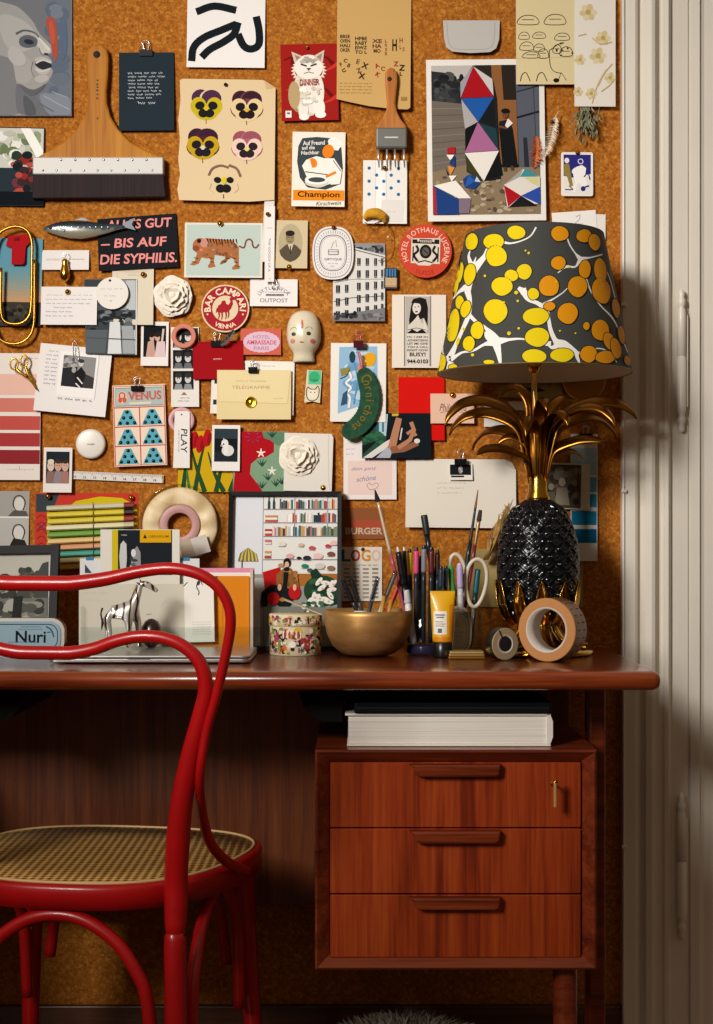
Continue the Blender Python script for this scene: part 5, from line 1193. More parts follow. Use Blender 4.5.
def fy(u, v):
    for j in range(m_ - 1):
        if prof_[j][0] <= v <= prof_[j + 1][0]:
            t = (v - prof_[j][0]) / (prof_[j + 1][0] - prof_[j][0]); rx = prof_[j][1] + (prof_[j + 1][1] - prof_[j][1]) * t; q = prof_[j][2] + (prof_[j + 1][2] - prof_[j][2]) * t; break
    cx = max(-.98, min(.98, (u - 304) / rx)); y = (1 - cx * cx) ** .4 * .030 * q
    return W - .003 - y
def fspot(name, u, v, rx, ry, col, rough=.3, out=.0006):
    k = MB(); vs = [Vector((X(u, W), fy(u, v) - out - .0004, Z(v, W)))]
    for i in range(16):
        a = 2 * PI * i / 16; uu, vv = u + rx * math.cos(a), v + ry * math.sin(a); vs.append(Vector((X(uu, W), fy(uu, vv) - out, Z(vv, W))))
    k.solid = False; k.add(vs, [(0, 1 + i, 1 + (i + 1) % 16) for i in range(16)], M(col, rough)); return k.build(name, dm)
fspot('cheek', 293.2, 343, 2.4, 2.2, '#d08a7c'); fspot('cheek', 313.2, 343.2, 2.6, 2.3, '#c9685c'); fspot('eye', 294.3, 336.2, 2.2, 1.8, '#33424a'); fspot('eye', 309.2, 335.8, 2.2, 1.9, '#2e3c2c'); fspot('forehead_mark', 302.6, 327.5, 1.3, 5.8, '#c9655c'); fspot('mouth', 303, 344.2, 2.8, .9, '#b0625a'); fspot('nostril', 303.2, 339.4, 1.3, .6, '#c58a78')
for a, b_ in (((291, 331.6), (298, 331.8)), ((306, 331.2), (313, 331))):
    k = MB(); k.tube([(X(a[0] + (b_[0] - a[0]) * t, W), fy(a[0] + (b_[0] - a[0]) * t, a[1] - 2.2 * math.sin(PI * t)) - .0004, Z(a[1] - 2.2 * math.sin(PI * t), W)) for t in (0, .25, .5, .75, 1)], .0004, M('#6a5a48', .6), 5); k.build('eyebrow', dm)

# oval perfume label and the house photo
c = Card('house_photo', 333, 243, 385, 321.5, .3, 1, .006, '#b9b6b2')
c.poly([(333, 243), (385, 243), (385, 256), (353, 249), (333, 256)], '#8b8d90'); c.blotch(340, 244, 385, 253, ['#3a3c3e', '#6a6c6e', '#2c2e30'], 16, 1.5, 4, 3); c.poly([(333, 254), (352, 247), (385, 255), (385, 312), (333, 318)], '#d6d2cc')
c.line([(334, 256), (352, 249), (384, 257)], 1, '#5e5e60'); c.line([(334, 283), (352, 279.5), (384, 279)], .7, '#8d8b88'); c.line([(334, 302), (352, 298), (384, 296)], 1, '#6a6a6c')
for j in range(5):
    for i, (x_, w_) in enumerate(((336, 4), (345, 3.4), (357, 3.6), (365.5, 3.4), (374, 3), (381, 2.2))):
        y_ = 258 + j * 12.4 + (1.6 if i < 2 else 0) - j * (i - 2) * .3
        if j == 0 and i < 2: continue
        c.rect(x_, y_, x_ + w_, y_ + 6.8, '#2c2c2e'); c.line([(x_, y_ + 7.6), (x_ + w_, y_ + 7.6)], .8, '#55555a'); c.rect(x_ + w_ * .4, y_, x_ + w_ * .55, y_ + 6.8, '#8f8d8a')
c.poly([(333, 316), (385, 308), (385, 321.5), (333, 321.5)], '#77767a'); c.blotch(333, 311, 360, 321, ['#1d1d1f', '#3a3a3d'], 18, 1.4, 3.4, 8); c.blotch(360, 313, 385, 321, ['#5a5a5e', '#8d8b8c'], 14, 1.4, 3, 9)
c.done('black and white photo of a five storey corner building', 'photograph')
ovs = []
for i in range(56):
    a = 2 * PI * i / 56; p_ = 2.6; ca, sa = math.cos(a), math.sin(a); q = (abs(ca) ** p_ + abs(sa) ** p_) ** (-1 / p_); ovs.append((ca * q, sa * q))
def oval(cx, cy, rx, ry): return [(cx + x * rx, cy + y * ry) for x, y in ovs]
c = Card('oval_label', 312, 226, 354, 280, 0, 3, .006, '#e2ddd8', shape=oval(333, 253, 20.6, 26.8), th=.0012)
c.line(oval(333, 253, 18.6, 24.6), .8, '#77757f', True); c.line(oval(333, 253, 13.6, 18), .9, '#6e6c78', True); c.line(oval(333, 253, 12.2, 16.6), .4, '#8f8d96', True)
for i in range(44):
    a = 2 * PI * i / 44; x_, y_ = math.cos(a), math.sin(a); q = (abs(x_) ** 2.6 + abs(y_) ** 2.6) ** (-1 / 2.6)
    c.line([(333 + 15.2 * x_ * q, 253 + 19.8 * y_ * q), (333 + 17 * x_ * q, 253 + 22.6 * y_ * q)], .5, '#a9a6b0')
c.rect(328, 249.5, 338.5, 255, '#8d8a94'); c.rect(329, 250.4, 337.6, 254.2, '#e2ddd8'); c.line([(328, 252), (338.5, 252)], .6, '#5e5c68'); c.line([(331, 248.6), (333, 243), (335.5, 240), (336.5, 247)], .4, '#b0a2a6'); c.text('DIPTYQUE', 333, 259.6, 17, 2.6, '#8d8a96', 0, .0); c.scrib(328, 263.6, 338, 1, '#a9a6b0', .35, 2); c.scrib(330, 266.6, 336, 1, '#a9a6b0', .35, 3)
c.done('large white oval label with a fine grey double border', 'label')
pin(333.8, 228.8, 'dark brass thumbtack at the top of the oval label', .011, BRASS_DARK, .0042)
# mustard bobble on a thin wire hoop
hp_ = empty('tassel_hoop', P(378, 235, W - .014), 'mustard bobble on a thin gold wire hoop beside the building photo', 'ornament')
b = MB(); b.tube(catmull([P(365, 222, W - .016), P(370, 226, W - .016), P(382, 221, W - .014), P(390, 230, W - .012), P(391, 244, W - .012), P(388.5, 254, W - .012), P(382, 259.5, W - .012), P(378, 260.5, W - .012)], 8), .0008, M('#8a5a20', .4, .8), 6); b.build('wire', hp_)
mm = mottled('mustard_felt', [(.3, '#b07a0c'), (.7, '#dca21c')], (60, 60, 60), 3, .9, bmp=.4)
b = MB(); b.tube(catmull([P(364, 219, W - .018), P(369, 214, W - .020), P(377, 213.4, W - .020), P(383, 217, W - .018), P(385, 222.5, W - .016)], 6), [.003, .0085, .0095, .0085, .003], mm, 12); b.build('bobble', hp_)
b = MB(); b.ball(P(388, 237, W - .013), .0021, M('#d8c9a0', .3), 10); b.build('bead', hp_)
mbx = empty('tiny_matchbox', P(390.5, 289, W - .012), 'tiny open matchbook of blue tipped matches right of the building photo', 'matchbook')
c = Card('cover', 384, 268, 397.5, 289, 1, 2, .002, '#3b434a', shape=rr(384, 268, 397.5, 289, 1.4, 3), th=.003); c.rect(385.4, 277.5, 396.6, 287.4, '#c2a37c'); c.line([(385.4, 286.4), (396.6, 286.4)], .8, '#9a7c54'); c.build('cover', mbx)
for i in range(4):
    b = MB(); b.box(X(386 + i * 2.7, W), X(388 + i * 2.7, W), W - .0135, W - .011, Z(278, W), Z(270, W), M('#2f6f9c', .6), .0006); b.build('match', mbx)

# round red luggage coaster
c = Card('round_coaster', 399, 224.5, 451.5, 278.5, 2, 2, .004, '#c8452f', shape=circ(425.3, 251.3, 26.3, 26.8, 56), th=.003)
c.arc('HOTEL ROTHAUS LUCERNE', 425.3, 251.3, 21.6, -122, 122, 5.2, '#e8c3ac', .012, wf=.92); c.arc('· SUISSE ·', 425.3, 251.3, 21.8, 215, 145, 4.4, '#9d3626', .0, True)
c.poly([(411, 239), (440, 238), (440, 264), (433, 264), (430, 266), (419, 266), (416, 264), (411, 264)], '#d9cdbd'); c.poly([(412, 240), (417, 240), (417, 242), (419, 242), (419, 239.4), (432, 239.4), (432, 242), (434, 242), (434, 239.4), (439, 239.4), (439, 244), (412, 244)], '#1f1d1c')
for i in range(6): c.rect(420 + i * 2, 240.4, 421 + i * 2, 242.8, '#d9cdbd')
c.ell(425.5, 252, 6, 7, '#1f1d1c'); c.ell(425.5, 252, 3.6, 4.4, '#5d574f'); c.line([(423, 250), (428, 254)], 1, '#1f1d1c'); c.line([(416, 246), (418, 251), (414, 256), (418, 262)], 2.4, '#1f1d1c', False, 4); c.line([(435, 246), (433, 251), (437, 256), (433, 262)], 2.4, '#1f1d1c', False, 4); c.line([(413, 247), (413, 262)], 1.2, '#1f1d1c'); c.line([(438, 247), (438, 262)], 1.2, '#1f1d1c'); c.line([(418, 263), (425, 261), (433, 263)], 1.2, '#1f1d1c')
c.done('round red hotel coaster with a black coat of arms', 'coaster')

c = Card('clipping_card', 392, 294.5, 446, 368, .2, 1, .006, '#e3d8c9', th=.0008)
c.rect(403.8, 295.5, 431.6, 366.5, '#d8cfc2'); c.line([(404.6, 296), (404.6, 366.5)], .9, '#55504a'); c.line([(430.6, 296), (430.6, 366.5)], .9, '#55504a'); c.line([(406, 296), (406, 366)], .4, '#77726a'); c.line([(429.4, 296), (429.4, 366)], .4, '#77726a')
c.rect(406.4, 296.5, 429, 333.5, '#b3aba0'); c.poly([(410, 333), (409, 320), (411, 306), (414, 298.5), (420, 297), (426, 299), (428, 308), (427.6, 326), (424, 318), (412, 322)], '#1d1a1a'); c.ell(416.6, 308, 4.2, 6.2, '#d9d0c4'); c.poly([(411, 303), (413, 299), (420, 300), (421, 304), (416, 303)], '#1d1a1a'); c.ell(415, 307, .8, .5, '#222'); c.ell(418.4, 306.6, .8, .5, '#222'); c.ell(416.4, 311.6, 1.4, .7, '#3a3232'); c.poly([(408, 326), (414, 320), (418, 315), (421, 322), (426, 326), (427, 333), (408, 333)], '#d3cabd'); c.poly([(424, 330), (423, 318), (425, 322), (428, 330)], '#d9d0c4'); c.poly([(407, 333.4), (412, 329), (417, 332), (422, 329), (427, 333.4)], '#1d1a1a'); c.line([(408, 330), (416, 328), (426, 330)], .6, '#4a4442')
for i, tx in enumerate(('HI, I AM IN', 'ADVERTISING', 'LET ME GIVE', 'YOU A CALL', 'RIGHT NOW')): c.text(tx, 417.6, 337.2 + i * 3.3, 20.5, 2.1, '#2c2826', 0, .015)
c.text('BUSY!', 417.6, 354.6, 16, 4, '#4a4542', 0, .03); c.text('944-0103', 417.6, 361.6, 21, 4.2, '#2c2826', 0, .035)
c.done('pale card with a black and white newspaper advert of a dark haired woman', 'card')

# bird painting, pickle patch, red clip
c = Card('bird_painting', 330.5, 343, 386, 422, .6, 1, .007, '#e6e0d8', th=.0008)
c.poly([(339, 347), (377, 346), (378, 400), (338, 414)], '#8fb4d0'); c.blotch(340, 348, 376, 408, ['#7aa6c8', '#a9c6da', '#6b98be', '#b8cfdd'], 40, 2.5, 6, 3)
c.ell(369, 359.5, 6.4, 7.6, '#e0a21a', 35); c.poly([(363, 361), (368, 356), (372, 366)], '#e0a21a'); c.ell(365, 361, 1.2, 1.2, '#f1e8dc'); c.ell(352, 357, 3, 6, '#22404a'); c.poly([(340, 369), (350, 367), (350, 374), (341, 376)], '#8c8444'); c.line([(349, 372), (351, 378), (346, 383), (351, 388), (347, 393), (350, 398), (349, 408)], 2.2, '#ece6de', False, 4); c.poly([(343, 394), (348, 390), (347, 404), (341, 406)], '#35506a'); c.poly([(358, 362), (361, 372), (362, 382), (357, 380)], '#d9892a'); c.line([(340, 379), (346, 376), (350, 370)], .9, '#30444c', False, 3); c.line([(354, 362), (358, 380), (354, 404)], 1.6, '#5b8cb4')
c.done('loose blue and yellow abstract painting behind the pickle patch', 'painting')
clip(358.5, 345.5, 10, 7, 'dark red binder clip holding the pickle patch', M('#4a0f1c', .3), .016, M('#b8506a', .3, .8), 9)
pkc = empty('pickle_patch', P(358, 405, W - .016), 'dark green felt pickle patch with stitched mustard lettering', 'patch')
gm = mottled('green_felt', [(.3, '#0e3a26'), (.7, '#1d5136')], (120, 120, 120), 3, .95, bmp=.5)
cen = [(365, 376), (368, 384), (370, 394), (369.5, 405), (366, 416), (359, 425), (350.5, 431)]
sp = catmull([P(u, v, W - .016) for u, v in cen], 8); b = MB()
n_ = len(sp); wl = lerp_list([8.4, 9.6, 10, 10.2, 10.4, 10.2, 9.0], n_)
vs = []
outl, outr = [], []
for i, p in enumerate(sp):
    t = (sp[min(i + 1, n_ - 1)] - sp[max(i - 1, 0)]).normalized(); nrm = Vector((-t.z, 0, t.x)); w_ = wl[i] * W / F * (1 + .025 * math.sin(i * 2.1))
    outl.append(p + nrm * w_); outr.append(p - nrm * w_)
def cap(p, t, w_, s_):
    o = []
    for i in range(1, 8):
        a = PI * i / 8; nrm = Vector((-t.z, 0, t.x)); o.append(p + nrm * (w_ * math.cos(a)) * s_ + t * (w_ * math.sin(a)) * s_)
    return o
t1 = (sp[-1] - sp[-2]).normalized(); t0 = (sp[1] - sp[0]).normalized()
ol = outl + cap(sp[-1], t1, wl[-1] * W / F, 1) + outr[::-1] + [sp[0] - (Vector((-t0.z, 0, t0.x)) * math.cos(PI * i / 8) + t0 * math.sin(PI * i / 8)) * wl[0] * W / F for i in range(1, 8)]
n2 = len(ol); cenp = sp
b.prism([(p.x, p.z) for p in ol], W - .020, W - .014, gm, .0015); b.build('felt_body', pkc)
k = MB(); k.solid = False; tx = 'Cornichons'; mus = M('#6f5f14', .9)
for i, ch in enumerate(tx):
    gv, gf = glyphs(ch, .02); f_ = (i + .7) / (len(tx) + .4) * (n_ - 1); p = sp[int(f_)]; t = (sp[min(int(f_) + 1, n_ - 1)] - sp[max(int(f_) - 1, 0)]).normalized()
    up_ = Vector((t.z, 0, -t.x)); up_ = -up_ if up_.x < 0 else up_
    xs_ = [g[0] for g in gv]; cxg = (min(xs_) + max(xs_)) / 2; hs_ = .020 if i else .024
    k.add([Vector((p.x, W - .0212, p.z)) - t * 0 + (-t) * ((g[0] - cxg) * -hs_ * .9) + up_ * (g[1] - .33) * hs_ * 1.1 for g in gv], gf, mus)
lo_ = k.build('lettering', pkc)
b = MB(); b.tube(catmull([P(358, 352, W - .020), P(360, 362, W - .018), P(361.5, 370, W - .018)], 5), [.0014, .0014, .0014], M('#c8507a', .6), 6); b.tube(catmull([P(359.5, 352, W - .021), P(362, 363, W - .019), P(362, 371, W - .018)], 5), .0012, M('#c8502c', .6), 6); b.build('hanging_loop', pkc)

c = Card('red_card', 398.5, 377, 444.5, 440.5, 0, 1, .005, '#d0130c', th=.0008); c.done('plain bright red card behind the pink name card', 'card')
c = Card('name_card', 430.5, 393.5, 474, 423.5, 0, 3, .006, '#dfb69e', th=.0008); c.text('Philomena', 453, 407.5, 27, 7.5, '#5c4338', 0, 0, .35); c.line([(440, 413), (452, 411), (466, 413)], .5, '#6c5346', False, 3); c.done('salmon pink card with a handwritten name', 'card')
pin(452, 395.5, 'brass thumbtack at the top of the salmon pink card', .012)
c = Card('visit_card', 484, 401, 529, 427, .6, 0, .006, '#ddd6d0', th=.0008); c.line([(500, 409), (512, 409.4)], .6, '#7f8ea6'); c.scrib(496, 409.5, 514, 1, '#8a94a8', .4, 4); c.done('white card behind the gold pineapple leaves, right of the salmon card', 'card')
pin(506, 404.3, 'dark thumbtack in the white card behind the pineapple leaves', .010, BRASS_DARK, .005)
c = Card('arm_photo', 362, 413, 431, 458.5, 0, 3, .006, '#11181e', th=.0006)
c.poly([(362, 414), (388, 414), (386, 440), (368, 458), (362, 458)], '#2c4a3c'); c.poly([(374, 414), (388, 414), (386, 436), (378, 434)], '#a9c4cc'); c.rect(376, 414, 379, 432, '#2a5a6a'); c.rect(382, 414, 384, 432, '#3f6f80'); c.blotch(363, 430, 385, 446, ['#1f4a34', '#2f6444', '#173a2a'], 26, 1.4, 3.4, 5); c.poly([(363, 458), (385, 442), (392, 438), (390, 446), (372, 458)], '#d3cfc9'); c.poly([(376, 458), (388, 446), (392, 452), (390, 458)], '#a8aab4'); c.poly([(362, 446), (378, 440), (362, 455)], '#101a1c')
sk, sk2 = '#b27a5c', '#8c5a40'
c.line([(391.5, 449), (396, 430), (399, 418)], (8, 6), sk); c.line([(391, 450), (404, 449), (418, 443)], (7.5, 5), sk2); c.line([(398, 448), (410, 440), (414, 430), (411, 422)], (4.5, 4), sk); c.line([(407, 434), (412, 430), (416, 436)], 3.4, sk); c.ell(417, 441, 3, 2.4, '#d8cfc6'); c.line([(402, 428), (400, 440)], 1.4, '#cfc8c2'); c.poly([(392, 413.5), (399, 413.5), (398, 416), (392, 416)], '#c9a83a')
c.done('dark colour photo of a bent bare arm beside greenery', 'photograph')
c = Card('love_note', 343.5, 436, 396.5, 499.5, 0, 0, .007, '#e6ddd8', th=.0008); c.rect(348, 461, 392, 495, '#e4c9bf'); c.text('dein ganz', 364, 469, 25, 4, '#6678a0', -2, 0, .3); c.text('schöne', 366, 478.5, 20, 5, '#6678a0', -6, 0, .3); c.line([(370, 490), (367, 485.5), (369.5, 483), (372, 485), (376, 483), (378.5, 485), (376, 488.5), (370, 490)], .7, '#a88a8e', False, 3); c.scrib(346, 449, 355, 1.2, '#8a94b0', .4, 2); c.scrib(346, 454, 354, 1.2, '#8a94b0', .4, 3); c.done('white note with a pink panel, blue handwriting and a small heart', 'note')

# PLAY tag, tulip and garden fabric, second camellia
b = MB(); T = Matrix.Rotation(PI / 2, 4, 'X'); r0, r1 = 13 * W / F, 8 * W / F
b.lathe([(r1, 0), (r0 - .001, 0), (r0, .001), (r0, .007), (r0 - .001, .008), (r1, .008), (r1, 0)], M('#cf9a9c', .5), 36, P(181.8, 420.5, W - .0025), True, T); tag(b.build('washi_tape'), 'pink roll of tape hidden behind the white PLAY tag', 'tape roll')
c = Card('play_tag', 173.5, 411, 190, 468, .4, 5, .003, '#e8e2dc', shape=[(174.5, 412), (177, 411), (187, 411), (189.5, 412.5), (190, 468), (173.5, 468)], th=.001); c.text('PLAY', 184.2, 441, 24.5, 6.4, '#2c2a30', 90, .01, .1); c.text('MORE OF THE GOOD', 178.8, 441, 22, 1.5, '#77737a', 90, 0); c.ell(181.5, 414.5, .8, .8, '#3a3a3a'); c.done('narrow white tag reading PLAY downwards', 'tag')
c = Card('tulip_print', 178, 431, 241, 492, 0, 1, .004, '#c9a312')
for pts in ([(183, 492), (186, 460), (182, 440)], [(195, 492), (200, 462), (206, 440)], [(205, 492), (196, 466), (191, 446)], [(216, 492), (222, 468), (234, 450)], [(224, 492), (214, 472), (208, 452)], [(230, 492), (236, 474), (240, 466)]): c.line(pts, (5, 1.2), '#23482a', False, 6)
c.line([(190, 492), (187, 470), (188, 450)], (3, 1), '#3f7040', False, 4)
for (x_, y_) in ((194, 440), (200, 444), (207, 438)): c.ell(x_, y_, 4, 9, '#b3141c', 8); c.ell(x_ + 2.4, y_ + 1, 2, 7, '#8a1018', 8)
c.done('yellow print of red tulips and green leaves', 'print')
c = Card('garden_print', 233, 431.5, 288, 492, 0, 2, .005, '#7c9a7c')
c.poly([(233, 431.5), (262, 431.5), (266, 438), (274, 442), (274, 452), (266, 457), (258, 458), (251, 464), (250, 474), (256, 482), (262, 490), (262, 492), (233, 492), (236, 462), (240, 446)], '#a9101c')
c.poly([(262, 432), (287, 432), (287, 440), (278, 446), (270, 440), (264, 438)], '#5d7f64')
for (x_, y_) in ((261, 453), (272, 471)):
    for a in range(5): q = a * 2 * PI / 5 - .3; c.line([(x_, y_), (x_ + 4.6 * math.cos(q), y_ + 4.6 * math.sin(q))], (2.2, .8), '#e6ddcf')
for (x_, y_) in ((262, 488), (268, 480), (276, 486), (282, 484), (262, 466), (272, 437)):
    for a in (-40, -15, 10, 35): q = math.radians(a - 90); c.line([(x_, y_), (x_ + 8 * math.cos(q), y_ + 7 * math.sin(q))], (1.6, .4), '#24483a')
for i in range(8): a = i * PI / 4; c.line([(253 + 4 * math.cos(a), 437 + 4 * math.sin(a)), (253 + 8 * math.cos(a), 437 + 6 * math.sin(a))], .7, '#7c4a8c')
c.done('red and green garden print with white star flowers', 'print')
def pic_dog(c, a, b_, d, e):
    c.rect(a, b_, d, e, '#14181b'); w, h = d - a, e - b_
    c.rect(a, b_, d, b_ + .3 * h, '#2c3a40'); c.poly([(a, b_ + .7 * h), (d, b_ + .62 * h), (d, e), (a, e)], '#20282a'); c.ell(a + .58 * w, b_ + .66 * h, .26 * w, .17 * h, '#d8d4ce'); c.ell(a + .45 * w, b_ + .45 * h, .15 * w, .13 * h, '#e3dfd9'); c.poly([(a + .36 * w, b_ + .36 * h), (a + .4 * w, b_ + .27 * h), (a + .46 * w, b_ + .36 * h)], '#cfcac4'); c.poly([(a + .4 * w, b_ + .55 * h), (a + .6 * w, b_ + .52 * h), (a + .55 * w, b_ + .8 * h), (a + .42 * w, b_ + .8 * h)], '#e3dfd9'); c.ell(a + .4 * w, b_ + .47 * h, .03 * w, .03 * h, '#222'); c.ell(a + .3 * w, b_ + .52 * h, .05 * w, .03 * h, '#8a8682')
polaroid('instant_photo', 212, 425, 240, 471, .5, 4, 'instant photo of a small white dog over the tulip print', pic_dog, m=.08)
c = Card('linen_card', 284, 432.5, 333, 492, .8, 3, .006, '#ddd6cb', shape=[(284, 433), (331, 433.5), (333, 437), (332, 491.5), (284, 491)], th=.001); c.line([(328, 434), (329, 478), (331, 491)], .7, '#c4bcae', False, 3); c.done('plain off white linen card behind the second camellia', 'card')
rose('fabric_camellia', 299, 456.5, 21.5, 'white fabric camellia on the off white linen card above the framed print', 9, .014)
pin(323.3, 488, 'brass thumbtack in the lower corner of the linen card', .014)

# large white sheet with clip and tiny photo
c = Card('rounded_sheet', 405.5, 458.5, 516, 528, .3, 1, .010, '#dfd7c9', shape=[(406, 459), (505, 459), (512, 462), (516, 470), (516, 520), (514, 528), (405.5, 527.5)], th=.0006)
for i in range(3): c.scrib(437, 483 + i * 5, 466 - i * 2, 1.4, '#a9a297', .4, i)
c.poly([(505, 459.5), (512, 462), (516, 470), (508, 466)], '#c9c1b2'); c.done('large off white sheet with rounded corners and faint writing, left of the pineapple', 'paper')
c = Card('mini_photo', 449, 463.5, 472.5, 480, 0, 3, .005, '#e3ddd2', th=.0006); c.rect(450, 464.5, 471, 475, '#17181a'); c.ell(460.5, 469.5, 2.2, 4.4, '#8d8a86'); c.line([(459, 468), (462.4, 472)], .8, '#c4c0ba'); c.rect(451, 475.6, 464, 477.4, '#2c2a28'); c.done('tiny black and white photo hanging from the clip on the large off white sheet', 'photograph')
clip(460, 462.5, 12, 6, 'black binder clip gripping the tiny photo and the large sheet', None, .015, STEEL, 9)
bc_ = glass_mat('brown_foil', '#c98a66', .35, trans=.55, ior=1.1)
c = Card('burger_tag', 341, 508, 384, 539, 0, 0, .003, '#8a5230', th=.0008); c.rect(352, 520.5, 383, 528, '#a84a34'); c.text('BURGER', 364, 531, 37, 6.8, '#c4a892', 0, .03); c.done('translucent brown strip printed BURGER', 'label')
c = Card('logo_page', 340, 547, 382, 601, 0, 0, .005, '#d9cfc2', th=.0008)
for ch, x_, col in (('L', 346, '#1f6a5e'), ('O', 355.5, '#b03a24'), ('G', 366, '#c8862c'), ('O', 376.2, '#d3b3a6')): c.text(ch, x_, 555.5, 9.4, 12, col, 0, .03)
c.ell(363, 549.5, 2, 2, '#3a3026')
r = random.Random(4)
for i in range(8):
    for j in range(4): c.rect(344 + j * 9.4, 568 + i * 4, 350 + j * 9.4, 570 + i * 4, r.choice(['#8d857a', '#9a9188', '#7c746a']))
c.scrib(343, 565, 380, 1.4, '#8a8278', .5, 3)
c.done('printed page headed LOGO in coloured capitals behind the bowl', 'page')

# right hand side behind the lamp
c = Card('olive_note', 498, 385, 562, 397.5, 0, 1, .004, '#8d7f4e'); c.poly([(514, 393), (526, 387), (540, 388), (546, 391), (530, 393)], '#2a2a22'); c.done('olive green card with a dark leaf shape seen under the lamp shade', 'card')
c = Card('round_mat', 560, 372, 606, 402, 0, 1, .002, '#a9702a', shape=circ(584, 380, 22, 22, 40), th=.003); c.ring(584, 380, 22, 22, 1.6, '#c49a5c', 40); c.done('round tan mat half hidden behind the lamp shade at right', 'mat')
c = Card('blue_swatch', 570.5, 434, 597.5, 561, .3, 1, .006, '#d6d3cc')
for y0, y1, col in ((448, 462, '#9dbac8'), (462, 475, '#8fb4c6'), (477, 492, '#5f9fbb'), (494, 507, '#2f88ac'), (511, 525, '#157298'), (529, 543, '#0d5f86')): c.rect(571.5, y0, 596.6, y1, col)
c.done('tall paint swatch card in blues to the right of the pineapple', 'swatch card')
clip(585, 437, 13, 6, 'black binder clip on the blue paint swatches', None, .008, STEEL, 8)
c = Card('family_photo', 531, 463, 590, 509, 1.5, 3, .006, '#c9bfae', th=.0006); c.rect(532.5, 464.5, 581, 508, '#4b4438'); c.blotch(534, 466, 580, 507, ['#3a342b', '#6a6152', '#5a5143', '#2e2a24', '#77705f'], 50, 2, 5.5, 6); c.ell(562, 482, 3.4, 4.4, '#a59a86'); c.poly([(555, 505), (557, 488), (567, 487), (570, 505)], '#8b816e'); c.ell(551, 487, 2.8, 3.4, '#8f8572'); c.poly([(546, 506), (548, 492), (555, 492), (556, 506)], '#5f5849'); c.rect(579, 468, 580.4, 474, '#8a6a4a'); c.done('faded sepia photo of figures half hidden by the pineapple', 'photograph')
c = Card('kraft_sheet', 466, 549, 583, 607, .2, 0, .006, '#a08a56', th=.0006); c.scrib(475, 556, 494, 1.4, '#8c7240', .4, 3); c.scrib(475, 562, 490, 1.4, '#8c7240', .4, 4); c.done('tan kraft sheet behind scissors and pineapple', 'paper')
gr = MB(); dg_ = mottled('dried_grass', [(.3, '#8a6630'), (.7, '#b48c4c')], (60, 60, 60), 2, .9); r = random.Random(31)
for i in range(46):
    t = r.random(); u0, v0 = 484 + r.uniform(-2, 4), 560; u1, v1 = 488 + t * 24 + r.uniform(-3, 3), 545 - t * 40 - r.uniform(0, 8); dd = W - r.uniform(.02, .036)
    sp = [P(u0 + (u1 - u0) * q + 2 * math.sin(q * 3), v0 + (v1 - v0) * q, dd) for q in (0, .35, .7, 1)]
    gr.tube(sp, [.0006, .0011, .0024, .0004], dg_, 5)
    for q in range(3): p_ = sp[2].lerp(sp[3], q / 3); gr.tube([p_, p_ + Vector((r.uniform(-.006, .006), 0, r.uniform(.003, .010)))], [.0015, .0003], dg_, 4)
gr.solid = False
tag(gr.build('dried_grass_plume'), 'tuft of dried tan grass pinned left of the pineapple', 'dried grass')
# ================================================================= on the desk
def bar(mb, c, u0, v0, u1, v1, o0, o1, mat):
    vs = [c.pt(u, v, o) for o in (o0, o1) for u, v in ((u0, v0), (u1, v0), (u1, v1), (u0, v1))]
    mb.add(vs, [(0, 1, 2, 3), (7, 6, 5, 4), (0, 4, 5, 1), (1, 5, 6, 2), (2, 6, 7, 3), (3, 7, 4, 0)], mat)
FRAME = M('#0b0c0d', .5, 0, 0, .15)
def frame_bars(c, fr, u0, v0, u1, v1, w, name='frame_bar'):
    k = MB()
    # mitred picture frame as one moulding
    o = [(u0, v0), (u1, v0), (u1, v1), (u0, v1)]; i = [(u0 + w, v0 + w), (u1 - w, v0 + w), (u1 - w, v1 - w), (u0 + w, v1 - w)]
    vs = [c.pt(u, v, -.006) for u, v in o] + [c.pt(u, v, .012) for u, v in o] + [c.pt(u, v, .011) for u, v in i] + [c.pt(u, v, -.006) for u, v in i]
    fs = []
    for q in range(4):
        n = (q + 1) % 4
        for a in range(4): b_ = (a + 1) % 4; fs.append((a * 4 + q, a * 4 + n, b_ * 4 + n, b_ * 4 + q))
    k.add(vs, fs, FRAME); return k.build('frame', fr)
